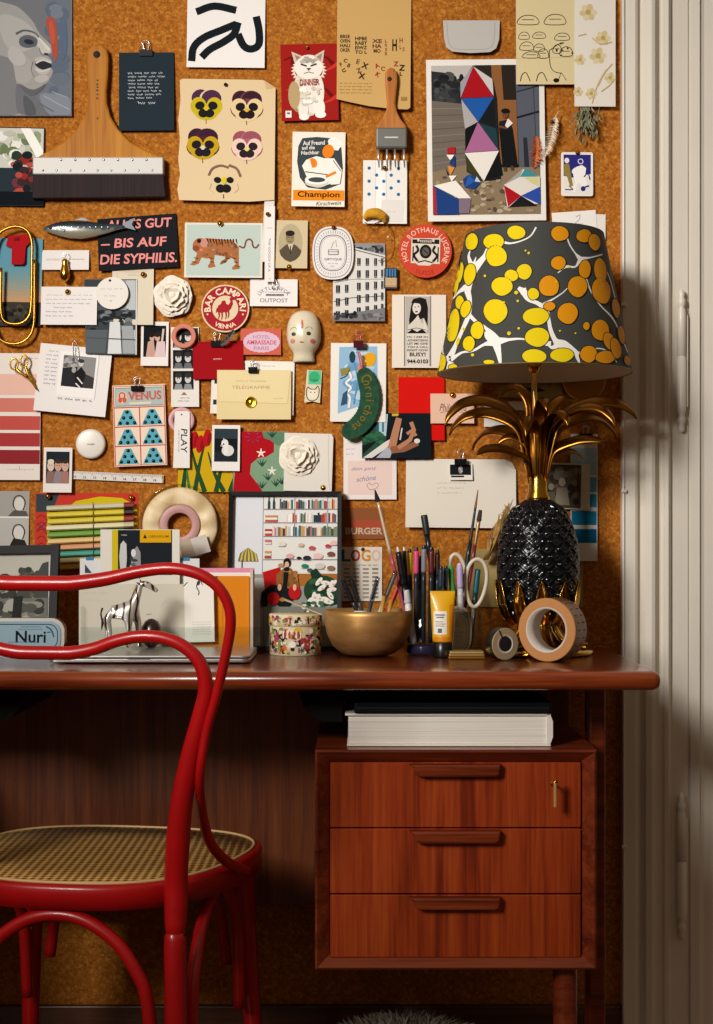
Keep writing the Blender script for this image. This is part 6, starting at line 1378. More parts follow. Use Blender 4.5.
# framed illustration of a bookcase
D_ = 2.70
fr = empty('framed_print', (X(284, D_), 2.67, DT), 'black framed print of bookshelves and a seated woman, leaning on the wall', 'framed print')
c = Card('print', 230, 493, 339.5, 647, 0, 0, .070, '#d7d9de', d=D_, base=-.033, th=.003)
def frame_art(c):
    c.rect(263, 494, 339, 575, '#dcdad6'); c.rect(230, 574, 339.5, 647, '#8f8f86'); c.rect(268, 573.5, 339.5, 586, '#a5672c'); c.rect(231, 578, 266, 647, '#b3b2ab')
    c.line([(262.5, 494), (262.5, 580)], .8, '#8d8d8f'); 
    r = random.Random(8); pal = ['#a8483a', '#3a6a70', '#e0d8cc', '#55504a', '#c99a5c', '#7d8f6a', '#e3c9c2', '#2e3c4a', '#c4787a', '#f0ebe2', '#8a6a4a', '#b9c6c8']
    for (y, x0_, x1_, gap) in ((508.8, 276, 337, 0), (522.4, 286, 337, 0), (536, 272, 338, 0)):
        x_ = x0_
        while x_ < x1_ - 2:
            w_ = r.uniform(1.1, 2.5); h_ = r.uniform(7.2, 10.5); c.rect(x_, y - h_, min(x1_, x_ + w_), y, r.choice(pal)); x_ += w_ + .15
    for y in (508.9, 522.6, 536.2, 559.5): c.line([(263, y), (338.5, y)], .7, '#8b8b8c')
    c.line([(294, 495), (294, 536)], .5, '#a5a5a6'); c.line([(327, 495), (327, 536)], .5, '#a5a5a6')
    for x_ in (268, 273): c.poly([(x_ - 1, 508.8), (x_ - 1, 502), (x_ - .4, 499), (x_ - .4, 496), (x_ + .4, 496), (x_ + .4, 499), (x_ + 1.2, 502), (x_ + 1.2, 508.8)], '#2e4a50')
    for i, col in enumerate(('#c2564a', '#e3ded6', '#b98a5c')): c.rect(264.5, 519.6 - i * 2.2, 277, 521.8 - i * 2.2, col)
    for i, col in enumerate(('#b8483e', '#e0d8ce', '#a83a34')): c.rect(264.5, 533.4 - i * 2.2, 271.5, 535.6 - i * 2.2, col)
    for i in range(5): c.rect(264.5, 556 - i * 2.6 - (0 if i < 3 else 6), 271, 558.2 - i * 2.6 - (0 if i < 3 else 6), pal[i * 2])
    for (x_, y_, s_, col) in ((282, 544, 4, '#d8cfc0'), (290, 556, 4, '#d3a3a0'), (301, 545, 3, '#c8b090'), (307, 558, 4, '#2c2c2c'), (312, 548, 3.4, '#c04a4a'), (318, 556, 5, '#e3b9b4'), (328, 546, 3, '#b83a4a'), (331, 554, 4, '#7a4a3a'), (334, 543, 4, '#e0b4b0'), (305, 566, 3.6, '#1d7a60'), (320, 566, 5, '#c9c4bc'), (331, 568, 4, '#8a6a48'), (281, 565, 3, '#b98a5c'), (299, 558, 2.4, '#1e1e1e'), (310, 570, 3, '#3a5a4a')):
        c.ell(x_, y_, s_, s_ * .6, col); c.line([(x_ - s_, y_ + s_ * .6), (x_ + s_, y_ + s_ * .6)], .4, '#8a8580')
    # parasol
    bx = [(238 + 2 * i, 561) for i in range(11)]
    for i in range(10): c.poly([bx[i], bx[i + 1], (248 + (bx[i + 1][0] - 248) * .78, 553), (248, 547.5), (248 + (bx[i][0] - 248) * .78, 553)], '#c9b35c' if i % 2 else '#6f6a40')
    c.line([(242, 560), (242, 570)], .8, '#4a4a44'); 
    # sofa, chair and woman
    c.poly([(263, 572), (280, 567), (282, 596), (266, 594)], '#b01a1a'); c.poly([(277, 574), (284, 568), (291, 568), (298, 578), (301, 594), (276, 596)], '#8a5a2c'); c.blotch(278, 570, 299, 595, ['#6f4420', '#a3713c', '#7d4f28'], 26, 1.4, 3, 3)
    c.poly([(284, 572), (289, 572), (287, 592), (283, 592)], '#15161a'); c.ell(287, 562.5, 3.6, 4.6, '#1a1614'); c.ell(287, 564.5, 2.2, 3, '#d8a98e'); c.ell(287, 569, 2.8, 2.2, '#15161a')
    c.poly([(262, 592), (272, 584), (284, 586), (296, 592), (291, 604), (280, 606), (270, 598), (266, 612), (261, 604)], '#17181c'); c.poly([(280, 600), (290, 600), (291, 616), (281, 616)], '#17181c')
    c.ell(274, 598, 6, 6.5, '#b3181c'); c.ell(295, 592, 6, 7, '#b3181c'); c.ell(283, 599, 3, 2, '#a3702c'); c.ell(280, 587, 2, 3.4, '#d8a98e'); c.ell(295, 587, 1.8, 3.2, '#d8a98e')
    c.ell(322, 590, 18, 15, '#22402c'); c.blotch(309, 578, 338, 606, ['#2f5a3c', '#1c3524', '#3d6a48'], 22, 2, 4, 5); c.poly([(310, 572), (316, 568), (324, 578), (312, 578)], '#1c3524')
    r = random.Random(17)
    for i in range(16): x_, y_ = 322 + r.uniform(-11, 11), 592 + r.uniform(-12, 11); q = r.uniform(0, 3); c.ell(x_, y_, 5, 2.2, '#e2ded4', math.degrees(q)); c.ell(x_ + 1, y_ + 1, 1.4, 1, '#cfa39c')
    c.rect(264, 606, 339.5, 647, '#77796f'); c.blotch(300, 600, 338, 614, ['#26402e', '#d8d4c8', '#456a50'], 16, 1.4, 3.4, 9)
frame_art(c); c.build('printed_sheet', fr); frame_bars(c, fr, 228, 491, 341.5, 648.6, 4.2)
# left frame
D_ = 2.66
fr = empty('framed_photo', (X(10, D_), 2.65, DT), 'black frame with a misty tree landscape photo at the left edge behind the tin', 'photo frame')
c = Card('print', -36, 549, 56, 648, -1, 0, .045, '#d8d3c8', d=D_, base=-.010, th=.003)
c.rect(-30, 555, 50, 645, '#a3a198'); c.rect(-30, 555, 50, 580, '#b9b6aa'); c.blotch(18, 566, 49, 602, ['#4b4d48', '#5d5f58', '#3c3e3a'], 38, 2, 5, 4); c.poly([(25, 573), (28, 580), (32, 596), (18, 596), (22, 580)], '#4b4d48'); c.poly([(43, 564), (49, 562), (50, 600), (36, 600), (38, 574)], '#4a4b47'); c.blotch(-28, 570, 20, 610, ['#55574f', '#3d3f3a', '#6d6f66'], 40, 3, 7, 5); c.rect(-30, 598, 50, 645, '#6f7069'); c.blotch(-28, 598, 49, 644, ['#3d3f3c', '#55564f', '#8b8a80', '#a3a196'], 50, 3, 8, 6); c.poly([(16, 596), (25, 596), (24, 622), (18, 628), (15, 618)], '#2c2d2b')
c.build('printed_sheet', fr); frame_bars(c, fr, -40, 545.5, 60, 652, 8)
# blue fish tin
D_ = 2.615
tin = empty('fish_tin', (X(28, D_), D_, DT), 'pale blue rounded tin lettered in black, standing in front of the misty landscape frame', 'tin')
def pxr(c, u0, v0, u1, v1, r, o0, o1, mat, name, par):
    k = MB(); pts = rr(u0, v0, u1, v1, r, 8); n = len(pts)
    vs = [c.pt(u, v, o0) for u, v in pts] + [c.pt(u, v, o1) for u, v in pts]
    k.add(vs, [tuple(range(n)), tuple(range(2 * n - 1, n - 1, -1))] + [(i, (i + 1) % n, (i + 1) % n + n, i + n) for i in range(n)], mat); return k.build(name, par)
bt_ = V0 + 310.5 / D_
c = Card('face', -9, 620.5, 63.5, bt_ - 2, 0, 0, .004, '#8fa9b6', d=D_, base=.0235, th=.0004, shape=rr(-9, 620.5, 63.5, bt_ - 2, 11, 8))
pts = rr(-6, 623.5, 60.5, bt_ - 5, 9, 8); c.line(pts, .9, '#2c3c4a', True); c.text('Nuri', 34, 635.8, 30, 12, '#15181d', 0, .02); c.line([(50, 631.6), (53.5, 631)], .9, '#15181d'); c.line([(24, 626), (44, 626)], .6, '#4d6a7c'); c.line([(22, 628.4), (46, 628.4)], .5, '#4d6a7c'); c.line([(49, 625.5), (54, 629), (57, 636)], 1.6, '#3c5c74', False, 4); c.line([(12, 641), (40, 641)], .6, '#4d6a7c')
c.build('printed_lid', tin)
pxr(c, -12.5, 617.5, 67, bt_, 13, -.0235, -.002, M('#a9a39a', .3, .7), 'body', tin)

# closed laptop
lx0, lx1 = X(50, 2.40), X(251, 2.42)
lp = empty('laptop', ((lx0 + lx1) / 2, 2.48, DT), 'closed silver laptop lying on the desk behind the chair back', 'laptop')
ALU = M('#b9b7b4', .35, .85)
def slab(name, z0, z1, mat, grow=0.0, bev=.0015):
    bm = bmesh.new(); pts = rr(lx0 - grow, 2.385 - grow, lx1 + grow, 2.575 + grow, .012, 6)
    bv = [bm.verts.new((x, y, z0)) for x, y in pts]; f = bm.faces.new(bv); e = bmesh.ops.extrude_face_region(bm, geom=[f]); bmesh.ops.translate(bm, verts=[g for g in e['geom'] if isinstance(g, bmesh.types.BMVert)], vec=(0, 0, z1 - z0))
    bmesh.ops.recalc_face_normals(bm, faces=bm.faces[:]); bmesh.ops.bevel(bm, geom=[q for q in bm.edges if abs(q.verts[0].co.z - q.verts[1].co.z) < 1e-7], offset=bev, segments=2, affect='EDGES', profile=.5)
    k = MB(); k.bmadd(bm, mat); return k.build(name, lp)
slab('base', DT + .0025, DT + .0085, ALU); slab('lid', DT + .0092, DT + .0135, ALU)
k = MB(); k.box(X(128, 2.385), X(150, 2.385), 2.3842, 2.390, DT + .0078, DT + .0088, M('#55534f', .4)); k.build('opening_notch', lp)
for x_ in (lx0 + .03, lx1 - .03):
    for y_ in (2.41, 2.55): k = MB(); k.lathe([(0, 0), (.006, 0), (.007, .003), (0, .003)], BLACK_METAL, 12, (x_, y_, DT)); k.build('foot', lp)

# silver striped giraffe standing on the laptop
gd = 2.505; gz = DT + .0137
gm_, nt, bs, N, L = nodes('silver_striped')
v = coords(nt, (1, 1, 1)); wv_ = N.new('ShaderNodeTexWave'); wv_.bands_direction = 'X'; wv_.inputs['Scale'].default_value = 24; wv_.inputs['Distortion'].default_value = 7; wv_.inputs['Detail'].default_value = 1.5; wv_.inputs['Detail Scale'].default_value = .8
L.new(v, wv_.inputs['Vector']); rp = ramp(nt, [(.0, '#3a2c1c'), (.17, '#6a5230'), (.26, '#c9c5bd'), (1, '#d8d6d2')]); L.new(wv_.outputs['Fac'], rp.inputs['Fac']); L.new(rp.outputs['Color'], bs.inputs['Base Color']); bs.inputs['Metallic'].default_value = .55; bs.inputs['Roughness'].default_value = .25
gf = empty('giraffe_figurine', (X(122, gd), gd, gz), 'silver striped giraffe figurine standing on the laptop lid', 'figurine')
def g(u, v, dy=0, r=.006): p = P(u, v, gd); return (p.x, gd + dy, p.z, r)
vf = V0 + (CZ - gz) * F / gd
J = [g(118, 613, 0, .0115), g(107, 611, 0, .0100), g(130, 611, 0, .0125), g(135, 602, 0, .0085), g(138.5, 592, 0, .0058), g(140.5, 584, 0, .0055), g(146, 583.5, 0, .0066), g(153, 588, 0, .0046), g(158, 591.5, 0, .0036),
     g(108, 619, -.009, .0078), g(110.5, 632, -.009, .0045), g(110, vf - 2.2, -.009, .0044), g(106.5, 619, .009, .0078), g(106.5, 632, .009, .0045), g(107, vf - 2.2, .009, .0044),
     g(129, 619, -.009, .0075), g(129.5, 633, -.009, .0046), g(129, vf - 2.2, -.009, .0044), g(137, 619, .008, .0070), g(138, 633, .008, .0046), g(138.5, vf - 2.2, .008, .0044)]
E = [(0, 1), (0, 2), (2, 3), (3, 4), (4, 5), (5, 6), (6, 7), (7, 8), (1, 9), (9, 10), (10, 11), (1, 12), (12, 13), (13, 14), (2, 15), (15, 16), (16, 17), (2, 18), (18, 19), (19, 20)]
skin('body', J, E, gm_).build('body', gf)
for dy in (-.004, .004):
    k = MB(); k.tube([P(141, 582, gd + dy), P(139.8, 578.6, gd + dy * 1.4)], [.0016, .0010], ALU, 6); k.ball(P(139.7, 578.3, gd + dy * 1.4), .0017, ALU, 8); k.build('horn', gf)
    k = MB(); k.tube([P(139.5, 584, gd + dy * 1.2), P(136.5, 582.5, gd + dy * 2.6)], [.0022, .0008], ALU, 6); k.build('ear', gf)
    k = MB(); k.ball(P(147.5, 582.6, gd + dy * 1.55), .0013, BLACK_METAL, 8); k.build('eye', gf)
k = MB(); k.tube(catmull([P(102.5, 608, gd), P(101, 614, gd), P(102.5, 622, gd), P(101.5, 630, gd)], 5), [.0018, .0014, .0016, .0024, .0006], M('#2a1c12', .4, .4), 6); k.build('tail', gf)
k = MB(); k.tube(catmull([P(136.8, 585, gd), P(134.4, 592, gd), P(130.5, 601, gd), P(123, 606.5, gd)], 5), [.0012, .0022, .0022, .0010], M('#7a6030', .35, .8), 6); k.build('mane', gf)
k = MB(); k.lathe([(0, 0), (.006, .0008), (.012, .006), (.0165, .016), (.0178, .026), (.0165, .036), (.011, .045), (.005, .049), (0, .050)], M('#2a120c', .35, 0, .3), 24, (X(151, 2.54), 2.545, DT + .0137)); tag(k.build('wooden_egg'), 'dark brown wooden egg behind the giraffe on the laptop', 'wooden egg')

# acrylic file stand with papers
fs_ = empty('file_stand', (X(170, 2.65), 2.65, DT), 'clear acrylic file stand holding papers behind the laptop', 'file stand')
ya, yb_ = 2.585, 2.646; xl_, xr2 = X(82, 2.60), X(262.5, 2.60)
k = MB(); k.box(xl_, xr2, ya, yb_, DT + .0003, DT + .0033, ACRYLIC); k.build('base', fs_)
k = MB(); k.box(xl_, xr2, ya, ya + .003, DT + .0036, Z(627, ya), ACRYLIC); k.build('front_pane', fs_)
k = MB(); k.box(xl_, xr2, yb_ - .003, yb_, DT + .0036, Z(600, yb_), ACRYLIC); k.build('back_pane', fs_)
for x_ in (xl_, xr2 - .003): k = MB(); k.prism([(x_, DT + .0036), (x_ + .003, DT + .0036), (x_ + .003, Z(605, 2.64)), (x_, Z(605, 2.64))], ya + .0032, yb_ - .0032, ACRYLIC); k.build('side_pane', fs_)
def sheet(name, u0, v0, u1, y, col, label, cat, th=.0012, draw=None, shape=None, rot=0, v1=None, lean=.0):
    vb = V0 + (CZ - DT - .0036) * F / y - .3
    c = Card(name, u0, v0, u1, v1 or vb, rot, 0, lean, col, d=y, base=0, th=th, shape=shape)
    if draw: draw(c)
    return c.done(label, cat)
def dr_a(c):
    c.scrib(84, 593, 110, 2.2, '#b5aea2', .45, 3); c.scrib(82, 600, 100, 1.6, '#bdb6aa', .4, 4); c.line([(146, 614.6), (152, 614)], .7, '#8a857c'); c.line([(160, 607), (166, 600)], .5, '#c2bcb0')
def dr_b(c):
    c.rect(86, 557, 94, 560.4, '#3f7ba6'); c.rect(181, 557.5, 190, 561, '#3f7ba6'); c.poly([(85, 564), (92, 573), (85, 573)], '#3a4454'); c.scrib(120, 568, 180, 1.4, '#c2c4c8', .4, 5); c.line([(150, 562), (150, 610)], .6, '#c9c8c6')
def dr_c(c):
    c.line([(198, 576), (200, 581), (197, 586), (199.5, 592), (198.5, 595)], 1.0, '#2c2c30', False, 4); c.ell(199, 583, 1.6, 2.6, '#3a3a3e', 20); c.line([(201, 580), (203, 585)], .8, '#3a3a3e'); c.line([(188, 582), (184, 586)], .9, '#4a4a50')
    for i in range(6): c.scrib(192, 622 + i * 2.4, 211, .9, '#b3ada4', .35, i)
def dr_o(c):
    c.line([(223, 600), (223, 628)], .7, '#b06a10'); c.scrib(222, 606, 226, 2, '#b06a10', .4, 3)
sheet('pink_folder', 190, 568, 254.5, 2.623, '#d88ca6', 'pink folder at the back of the papers, edge showing at right', 'folder', .004)
sheet('white_folder', 184, 572.5, 251, 2.617, '#ebe3da', 'white sheet between the orange and pink folders', 'paper', .002)
sheet('orange_folder', 185, 576, 249.5, 2.611, '#d8811c', 'orange folder standing in the acrylic file stand', 'folder', .003, dr_o)
sheet('striped_folder', 250.6, 569, 253.4, 2.614, '#c9b9a6', 'narrow beige booklet edge right of the orange folder', 'booklet', .010)
sheet('drawing_sheet', 80, 558.5, 199.5, 2.640, '#d5d6d6', 'pale sheet with strips of blue tape at the back of the file stand', 'paper', .001, dr_b)
sheet('folded_sheet', 79, 584, 187, 2.602, '#cdc6b6', 'large cream sheet with faint pencil marks behind the giraffe', 'paper', .001, dr_a)
sheet('info_card', 184.5, 573, 214, 2.596, '#ece7dd', 'tall white card with an ink flourish and small print in front of the orange folder', 'card', .001, dr_c, rot=-1.2, v1=642)
def dr_k(c):
    c.rect(112.5, 530, 118.5, 575, '#c9b41c'); c.rect(118.5, 530, 172.5, 575, '#1d2227'); c.poly([(121, 575), (119.8, 556), (121, 544), (124, 540.5), (127, 544), (127.4, 558), (126, 575)], '#c3c2c0'); c.poly([(131, 575), (131.6, 560), (134, 550), (137.5, 546), (141, 552), (141.5, 575)], '#8d8d8f'); c.ell(134, 553, 2.4, 4, '#d3d2d0'); c.blotch(130, 556, 142, 574, ['#5d5f62', '#b3b2b0', '#3a3c3f'], 14, 1.2, 3, 4)
    c.rect(140.5, 530, 171.5, 542.5, '#d6a012'); c.poly([(143.5, 538.4), (145.5, 534), (147.5, 538.4)], '#2a2418'); c.text('LIBRARIUM', 159, 536.4, 20, 2.6, '#7a5a10', 0, .01); c.scrib(122, 535, 128, 1.4, '#c9c8c4', .5, 2)
sheet('booklet', 101, 529.5, 180, 2.634, '#dcd6ca', 'booklet with a black cover and yellow label standing behind the pale sheet', 'booklet', .006, dr_k)

# round patterned box
td = 2.585; tr = X(295.5 + 25.5, td) - X(295.5, td); tx_ = X(295.5, td)
zt_ = Z(613.5, td - tr * .0); zl = Z(625.5, td)
bx2 = empty('round_tin', (tx_, td, DT), 'round lidded box covered in colourful doodles, left of the brass bowl', 'box')
def doodle(mb, r0, z0, z1, n, seed, pal, smin, smax):
    rg = random.Random(seed)
    for i in range(n):
        a = rg.uniform(0, 2 * PI); s_ = rg.uniform(smin, smax); z = rg.uniform(z0 + s_ * .5, z1 - s_ * .5); kind = rg.choice('ecbsr'); col = rg.choice(pal); e = .00025 + i * .000003
        def q(da, dz): return (tx_ + (r0 + e) * math.sin(a + da / r0), td - (r0 + e) * math.cos(a + da / r0), min(z1, max(z0, z + dz)))
        if kind == 'e': pts = [q(s_ * .6 * math.cos(t * PI / 6), s_ * .6 * math.sin(t * PI / 6)) for t in range(12)]
        elif kind == 'c': pts = [q(-s_ * .8, -s_ * .3), q(s_ * .8, -s_ * .3), q(s_ * .5, s_ * .4), q(0, s_ * .6), q(-s_ * .5, s_ * .4)]
        elif kind == 'b': pts = [q(-s_ * .3, -s_), q(s_ * .3, -s_), q(s_ * .3, s_), q(-s_ * .3, s_)]
        elif kind == 'r': pts = [q(-s_, -s_ * .22), q(s_, -s_ * .22), q(s_, s_ * .22), q(-s_, s_ * .22)]
        else: pts = [q(s_ * (.8 if t % 2 else .35) * math.cos(t * PI / 5), s_ * (.8 if t % 2 else .35) * math.sin(t * PI / 5)) for t in range(10)]
        mb.add(pts, [tuple(range(len(pts)))], col)
PAL = ['#a8322c', '#d8b23a', '#2c2a2a', '#e6dcc6', '#c86a3a', '#6f8a4a', '#a03a5c', '#e9e2d4', '#3c5a6a', '#c9a37a', '#2c2a2a', '#dcd2bc']
k = MB(); k.solid = False; k.lathe([(0, DT), (tr - .001, DT), (tr, DT + .001), (tr, zl)], M('#d6c7a2', .6), 64, (tx_, td, 0)); doodle(k, tr, DT + .002, zl - .001, 330, 5, PAL, .004, .0105)
for i in range(9):
    a = -.1 + (i - 4) * .085; pts = [(tx_ + (tr + .0012) * math.sin(a + s_), td - (tr + .0012) * math.cos(a + s_), DT + z_) for s_, z_ in ((-.026, .030), (.026, .030), (.026, .042), (-.026, .042))]; k.add(pts, [(0, 1, 2, 3)], '#b8452e' if i % 2 else '#e8dcc4')
k.build('body', bx2)
k = MB(); k.solid = False; k.lathe([(tr, zl), (tr + .0014, zl + .0004), (tr + .0014, zt_ - .001), (tr + .0005, zt_), (0, zt_)], M('#d6c7a2', .6), 64, (tx_, td, 0)); doodle(k, tr + .0014, zl + .001, zt_ - .0012, 150, 9, PAL, .003, .007); k.build('lid', bx2)
k = MB(); k.box(-.038, .038, -.001, .001, -.010, .010, M('#c9bba2', .5)); 
pl = k; pl.T = Matrix.Identity(4)
k = MB(); k.T = Matrix.Translation((X(303, td), td - .006, zt_ + .012)) @ Matrix.Rotation(math.radians(22), 4, 'Y'); k.box(-.034, .036, -.012, .012, -.0011, .0011, M('#bfae92', .4), .0008); k.box(-.034, -.026, -.0105, .0105, -.0017, -.0009, M('#8f7c5c', .4)); tag(k.build('nail_file'), 'flat beige emery board lying tilted across the doodled box', 'nail file')

# brass singing bowl with pens
bdp = 2.555; bx_ = X(368, bdp); rr0 = X(412, bdp) - bx_; zt_ = Z(609.8, bdp)
bowl_m = mottled('hammered_brass', [(.3, '#b98a4c'), (.6, '#d0a468'), (.85, '#e0bd88')], (22, 22, 60), 4, .48, .8, bmp=.12)
H_ = zt_ - DT
pr = [(0, DT + .0005), (rr0 * .42, DT + .0005), (rr0 * .60, DT + H_ * .05), (rr0 * .80, DT + H_ * .22), (rr0 * .93, DT + H_ * .46), (rr0 * .99, DT + H_ * .72), (rr0, DT + H_ * .90), (rr0 * .995, zt_), (rr0 * .962, zt_), (rr0 * .955, DT + H_ * .75), (rr0 * .88, DT + H_ * .45), (rr0 * .70, DT + H_ * .20), (rr0 * .4, DT + H_ * .06), (0, DT + H_ * .05)]
k = MB(); k.lathe(pr, bowl_m, 64, (bx_, bdp, 0)); tag(k.build('brass_bowl'), 'wide hammered brass bowl in the middle of the desk, holding clear pens', 'bowl')
def rod(name, segs, a, b, mat_label, cat, group=None, n=10):
    """straight pen or brush between two points; segs = (t0, t1, r0, r1, material, part name)"""
    a, b = Vector(a), Vector(b); e = empty(name, b, mat_label, cat, group)
    for t0, t1, r0_, r1_, mt, pn in segs:
        k = MB(); q0, q1 = a.lerp(b, t0), a.lerp(b, t1); m_ = q0.lerp(q1, .5)
        k.tube([q0, q0.lerp(q1, .12), q0.lerp(q1, .9), q1], [r0_ * .92, r0_, r1_, r1_ * .95], mt, n); k.build(pn, e)
    return e
CL = glass_mat('clear_plastic', '#c3c9ce', .08)
GREYP = M('#5a6066', .35); WHITEP = M('#dcd8d4', .35); BLKP = M('#141418', .3)
bb = Vector((bx_, bdp, DT + .022))
for (u0, v0, u1, v1, dd, ink, lab) in ((343, 580, 366, 632, 2.555, '#2a2c30', 'clear grey pen leaning furthest left in the brass bowl'), (350, 577, 371, 636, 2.53, '#3a3e44', 'clear grey pen second from the left in the brass bowl'), (378, 577, 363, 634, 2.58, '#4c5056', 'grey capped pen leaning right near the centre of the brass bowl'), (396, 571, 372, 632, 2.54, '#b9b4ae', 'clear white pen leaning right in the brass bowl'), (402, 578, 378, 634, 2.57, '#d8391c', 'orange red pen leaning right at the right of the brass bowl')):
    a_, b_ = P(u0, v0, dd), P(u1, v1, dd); b_.z = max(b_.z, DT + .022)
    if '#d8' in ink: rod('pen', [(0, .62, .0040, .0042, M(ink, .35), 'cap'), (.62, 1, .0036, .0030, M('#c9c4bc', .35), 'barrel')], a_, b_, lab, 'pen')
    else: rod('pen', [(0, .42, .0044, .0046, CL, 'clear_cap'), (.06, .40, .0022, .0022, M(ink, .4), 'ink_tube'), (.42, 1, .0038, .0030, M(ink, .3), 'barrel')], a_, b_, lab, 'pen')
k = MB(); p_ = P(360, 610, 2.565); k.lathe([(0, DT + .024), (.010, DT + .024), (.0115, DT + .026), (.0115, p_.z - .002), (.010, p_.z + .001), (0, p_.z + .001)], M('#e3ddd2', .5), 20, (p_.x, 2.515, 0)); tag(k.build('white_jar'), 'small white lidded jar just showing above the rim of the brass bowl', 'jar')
for i, (u, v) in enumerate(((384, 596), (391, 600))):
    k = MB(); a_, b_ = P(u, v, 2.535), P(u - 6, 636, 2.535); b_.z = max(b_.z, DT + .024); k.tube([a_, b_], [.0036, .0036], M('#b98a3c', .4), 6); tag(k.build('wooden_pencil'), ('ochre pencil stub left of the clear white pen in the bowl', 'ochre pencil stub right of its twin in the bowl')[i], 'pencil')

# glass of pens
gd1 = 2.575; gx1 = X(425, gd1); r1g = .0365; ztg = Z(589, gd1)
k = MB(); k.lathe([(0, DT + .0004), (r1g * .96, DT + .0004), (r1g, DT + .003), (r1g, ztg), (r1g - .0022, ztg), (r1g - .0024, DT + .0195), (0, DT + .0195)], GLASS, 40, (gx1, gd1, 0)); gl_ = empty('pen_glass', (gx1, gd1, DT), 'straight clear drinking glass full of markers beside the brass bowl', 'glass'); k.build('tumbler', gl_)
k = MB(); k.lathe([(0, DT + .0025), (r1g - .006, DT + .0025), (r1g - .005, DT + .004), (r1g - .005, DT + .015), (r1g - .006, DT + .017), (0, DT + .017)], PURPLE_GLASS, 32, (gx1, gd1, 0)); k.build('tinted_base', gl_)
def inside(u, dd, z=DT + .0205): return Vector((X(u, gd1), gd1 + dd, z))
DK = M('#1b2128', .35); RIM = .0045
def marker(u0, v0, u1, dd, capc, lab, r=.0046, capl=.28, body=None, name='marker'):
    a_ = P(u0, v0, gd1 + dd); b_ = inside(u1, dd * .8)
    return rod(name, [(0, .04, r * .6, r * .9, body or DK, 'plug'), (.04, capl, r, r, M(capc, .35), 'cap'), (capl, 1, r * .95, r * .9, body or DK, 'barrel')], a_, b_, lab, 'marker')
marker(409.5, 549, 411, .010, '#d3bd1e', 'yellow capped marker in the pen glass'); marker(416.3, 547, 416, -.004, '#d8487c', 'pink capped marker in the pen glass'); marker(424, 545, 423, -.012, '#7d7f86', 'grey capped marker in the pen glass'); marker(431.5, 546.5, 430.5, -.006, '#5a1f20', 'dark maroon capped marker in the pen glass', .0052); marker(437.5, 550, 437, .004, '#3a1c1c', 'dark brown capped marker right of the maroon one', .0046)
marker(420, 556, 420, .016, '#20242a', 'black marker at the back of the pen glass', .0050)
rod('black_pen', [(0, .05, .002, .0028, WHITEP, 'tip'), (.05, .40, .0058, .0062, BLKP, 'cap'), (.40, 1, .0056, .0050, BLKP, 'barrel')], P(397.5, 547, gd1 - .018), inside(413, -.014), 'thick black pen leaning left on the rim of the pen glass', 'pen')
rod('black_pen', [(0, .04, .0015, .0024, WHITEP, 'tip'), (.04, 1, .0040, .0036, BLKP, 'barrel')], P(404, 547, gd1 - .004), inside(409, -.004), 'slim black pen with a pale tip right of the thick black pen', 'pen')
rod('black_marker', [(0, .16, .0062, .0060, M('#23272a', .4), 'end_cap'), (.16, .9, .0052, .0044, BLKP, 'barrel'), (.9, 1, .004, .003, BLKP, 'tip')], P(424, 515, gd1 + .012), inside(443, .006), 'long black marker rising highest from the pen glass', 'marker')
mk = rod('makeup_brush', [(.0, .075, .0016, .0050, M('#171314', .9), 'bristles'), (.075, .42, .0026, .0034, M('#d8c3a4', .3, .4), 'ferrule'), (.42, 1, .0034, .0022, M('#a8455c', .3), 'handle')], P(375, 490, gd1 - .006), inside(412, -.018), 'tall cosmetic brush with black bristles and a pink handle, leaning left', 'brush')
rod('white_tube', [(0, .25, .0066, .0066, M('#c3c2c2', .3), 'cap'), (.25, 1, .0064, .0062, M('#d8d5d2', .35), 'barrel')], P(406, 590, gd1 - .016), inside(413, -.020), 'white marker low at the left side of the pen glass', 'marker')
for u, c_, lab in ((441, '#1e3a4c', 'dark blue marker at the right rim of the pen glass'), (446, '#2a4a5c', 'teal blue marker furthest right in the pen glass')): marker(u, 566, u - 2, -.010 if u < 444 else .004, c_, lab, .0042)

# second glass: scissors, brushes, pens
gd2 = 2.605; gx2 = X(466, gd2); r2 = .029; zt2 = Z(611, gd2)
k = MB(); k.lathe([(0, DT + .0004), (r2 * .95, DT + .0004), (r2, DT + .003), (r2, zt2), (r2 - .002, zt2), (r2 - .0022, DT + .010), (0, DT + .010)], GLASS, 40, (gx2, gd2, 0)); tag(k.build('scissors_glass'), 'clear drinking glass holding scissors and brushes behind the yellow tube', 'glass')
def in2(u, dd, z=DT + .0115): return Vector((X(u, gd2), gd2 + dd, z))
rod('marker', [(0, .36, .0052, .0052, M('#3f9a4a', .35), 'cap'), (.36, 1, .0050, .0046, DK, 'barrel')], P(450.5, 566, gd2 - .012), in2(456, -.010), 'bright green capped marker between the two glasses', 'marker')
rod('marker', [(0, .03, .003, .0046, M('#c9b8dc', .35), 'plug'), (.03, .30, .0056, .0056, M('#b9a6d2', .35), 'cap'), (.30, 1, .0054, .0050, M('#c3c2c8', .35), 'barrel')], P(459.5, 563, gd2 - .020), in2(461, -.020), 'lavender capped marker left of the scissors', 'marker')
rod('marker', [(0, .32, .0050, .0050, M('#175a66', .35), 'cap'), (.32, 1, .0048, .0044, M('#12303a', .35), 'barrel')], P(478, 569, gd2 + .010), in2(470, .008), 'dark teal marker seen through the scissors handle', 'marker')
rod('paint_brush', [(0, .12, .0010, .0024, M('#8a5a34', .8), 'bristles'), (.12, .34, .0022, .0030, M('#3a3c3e', .3, .6), 'ferrule'), (.34, 1, .0044, .0028, M('#12242a', .3), 'handle')], P(478, 490, gd2 + .006), in2(455, .006), 'thin pointed paint brush with a dark handle, the taller of the two paint brushes', 'brush')
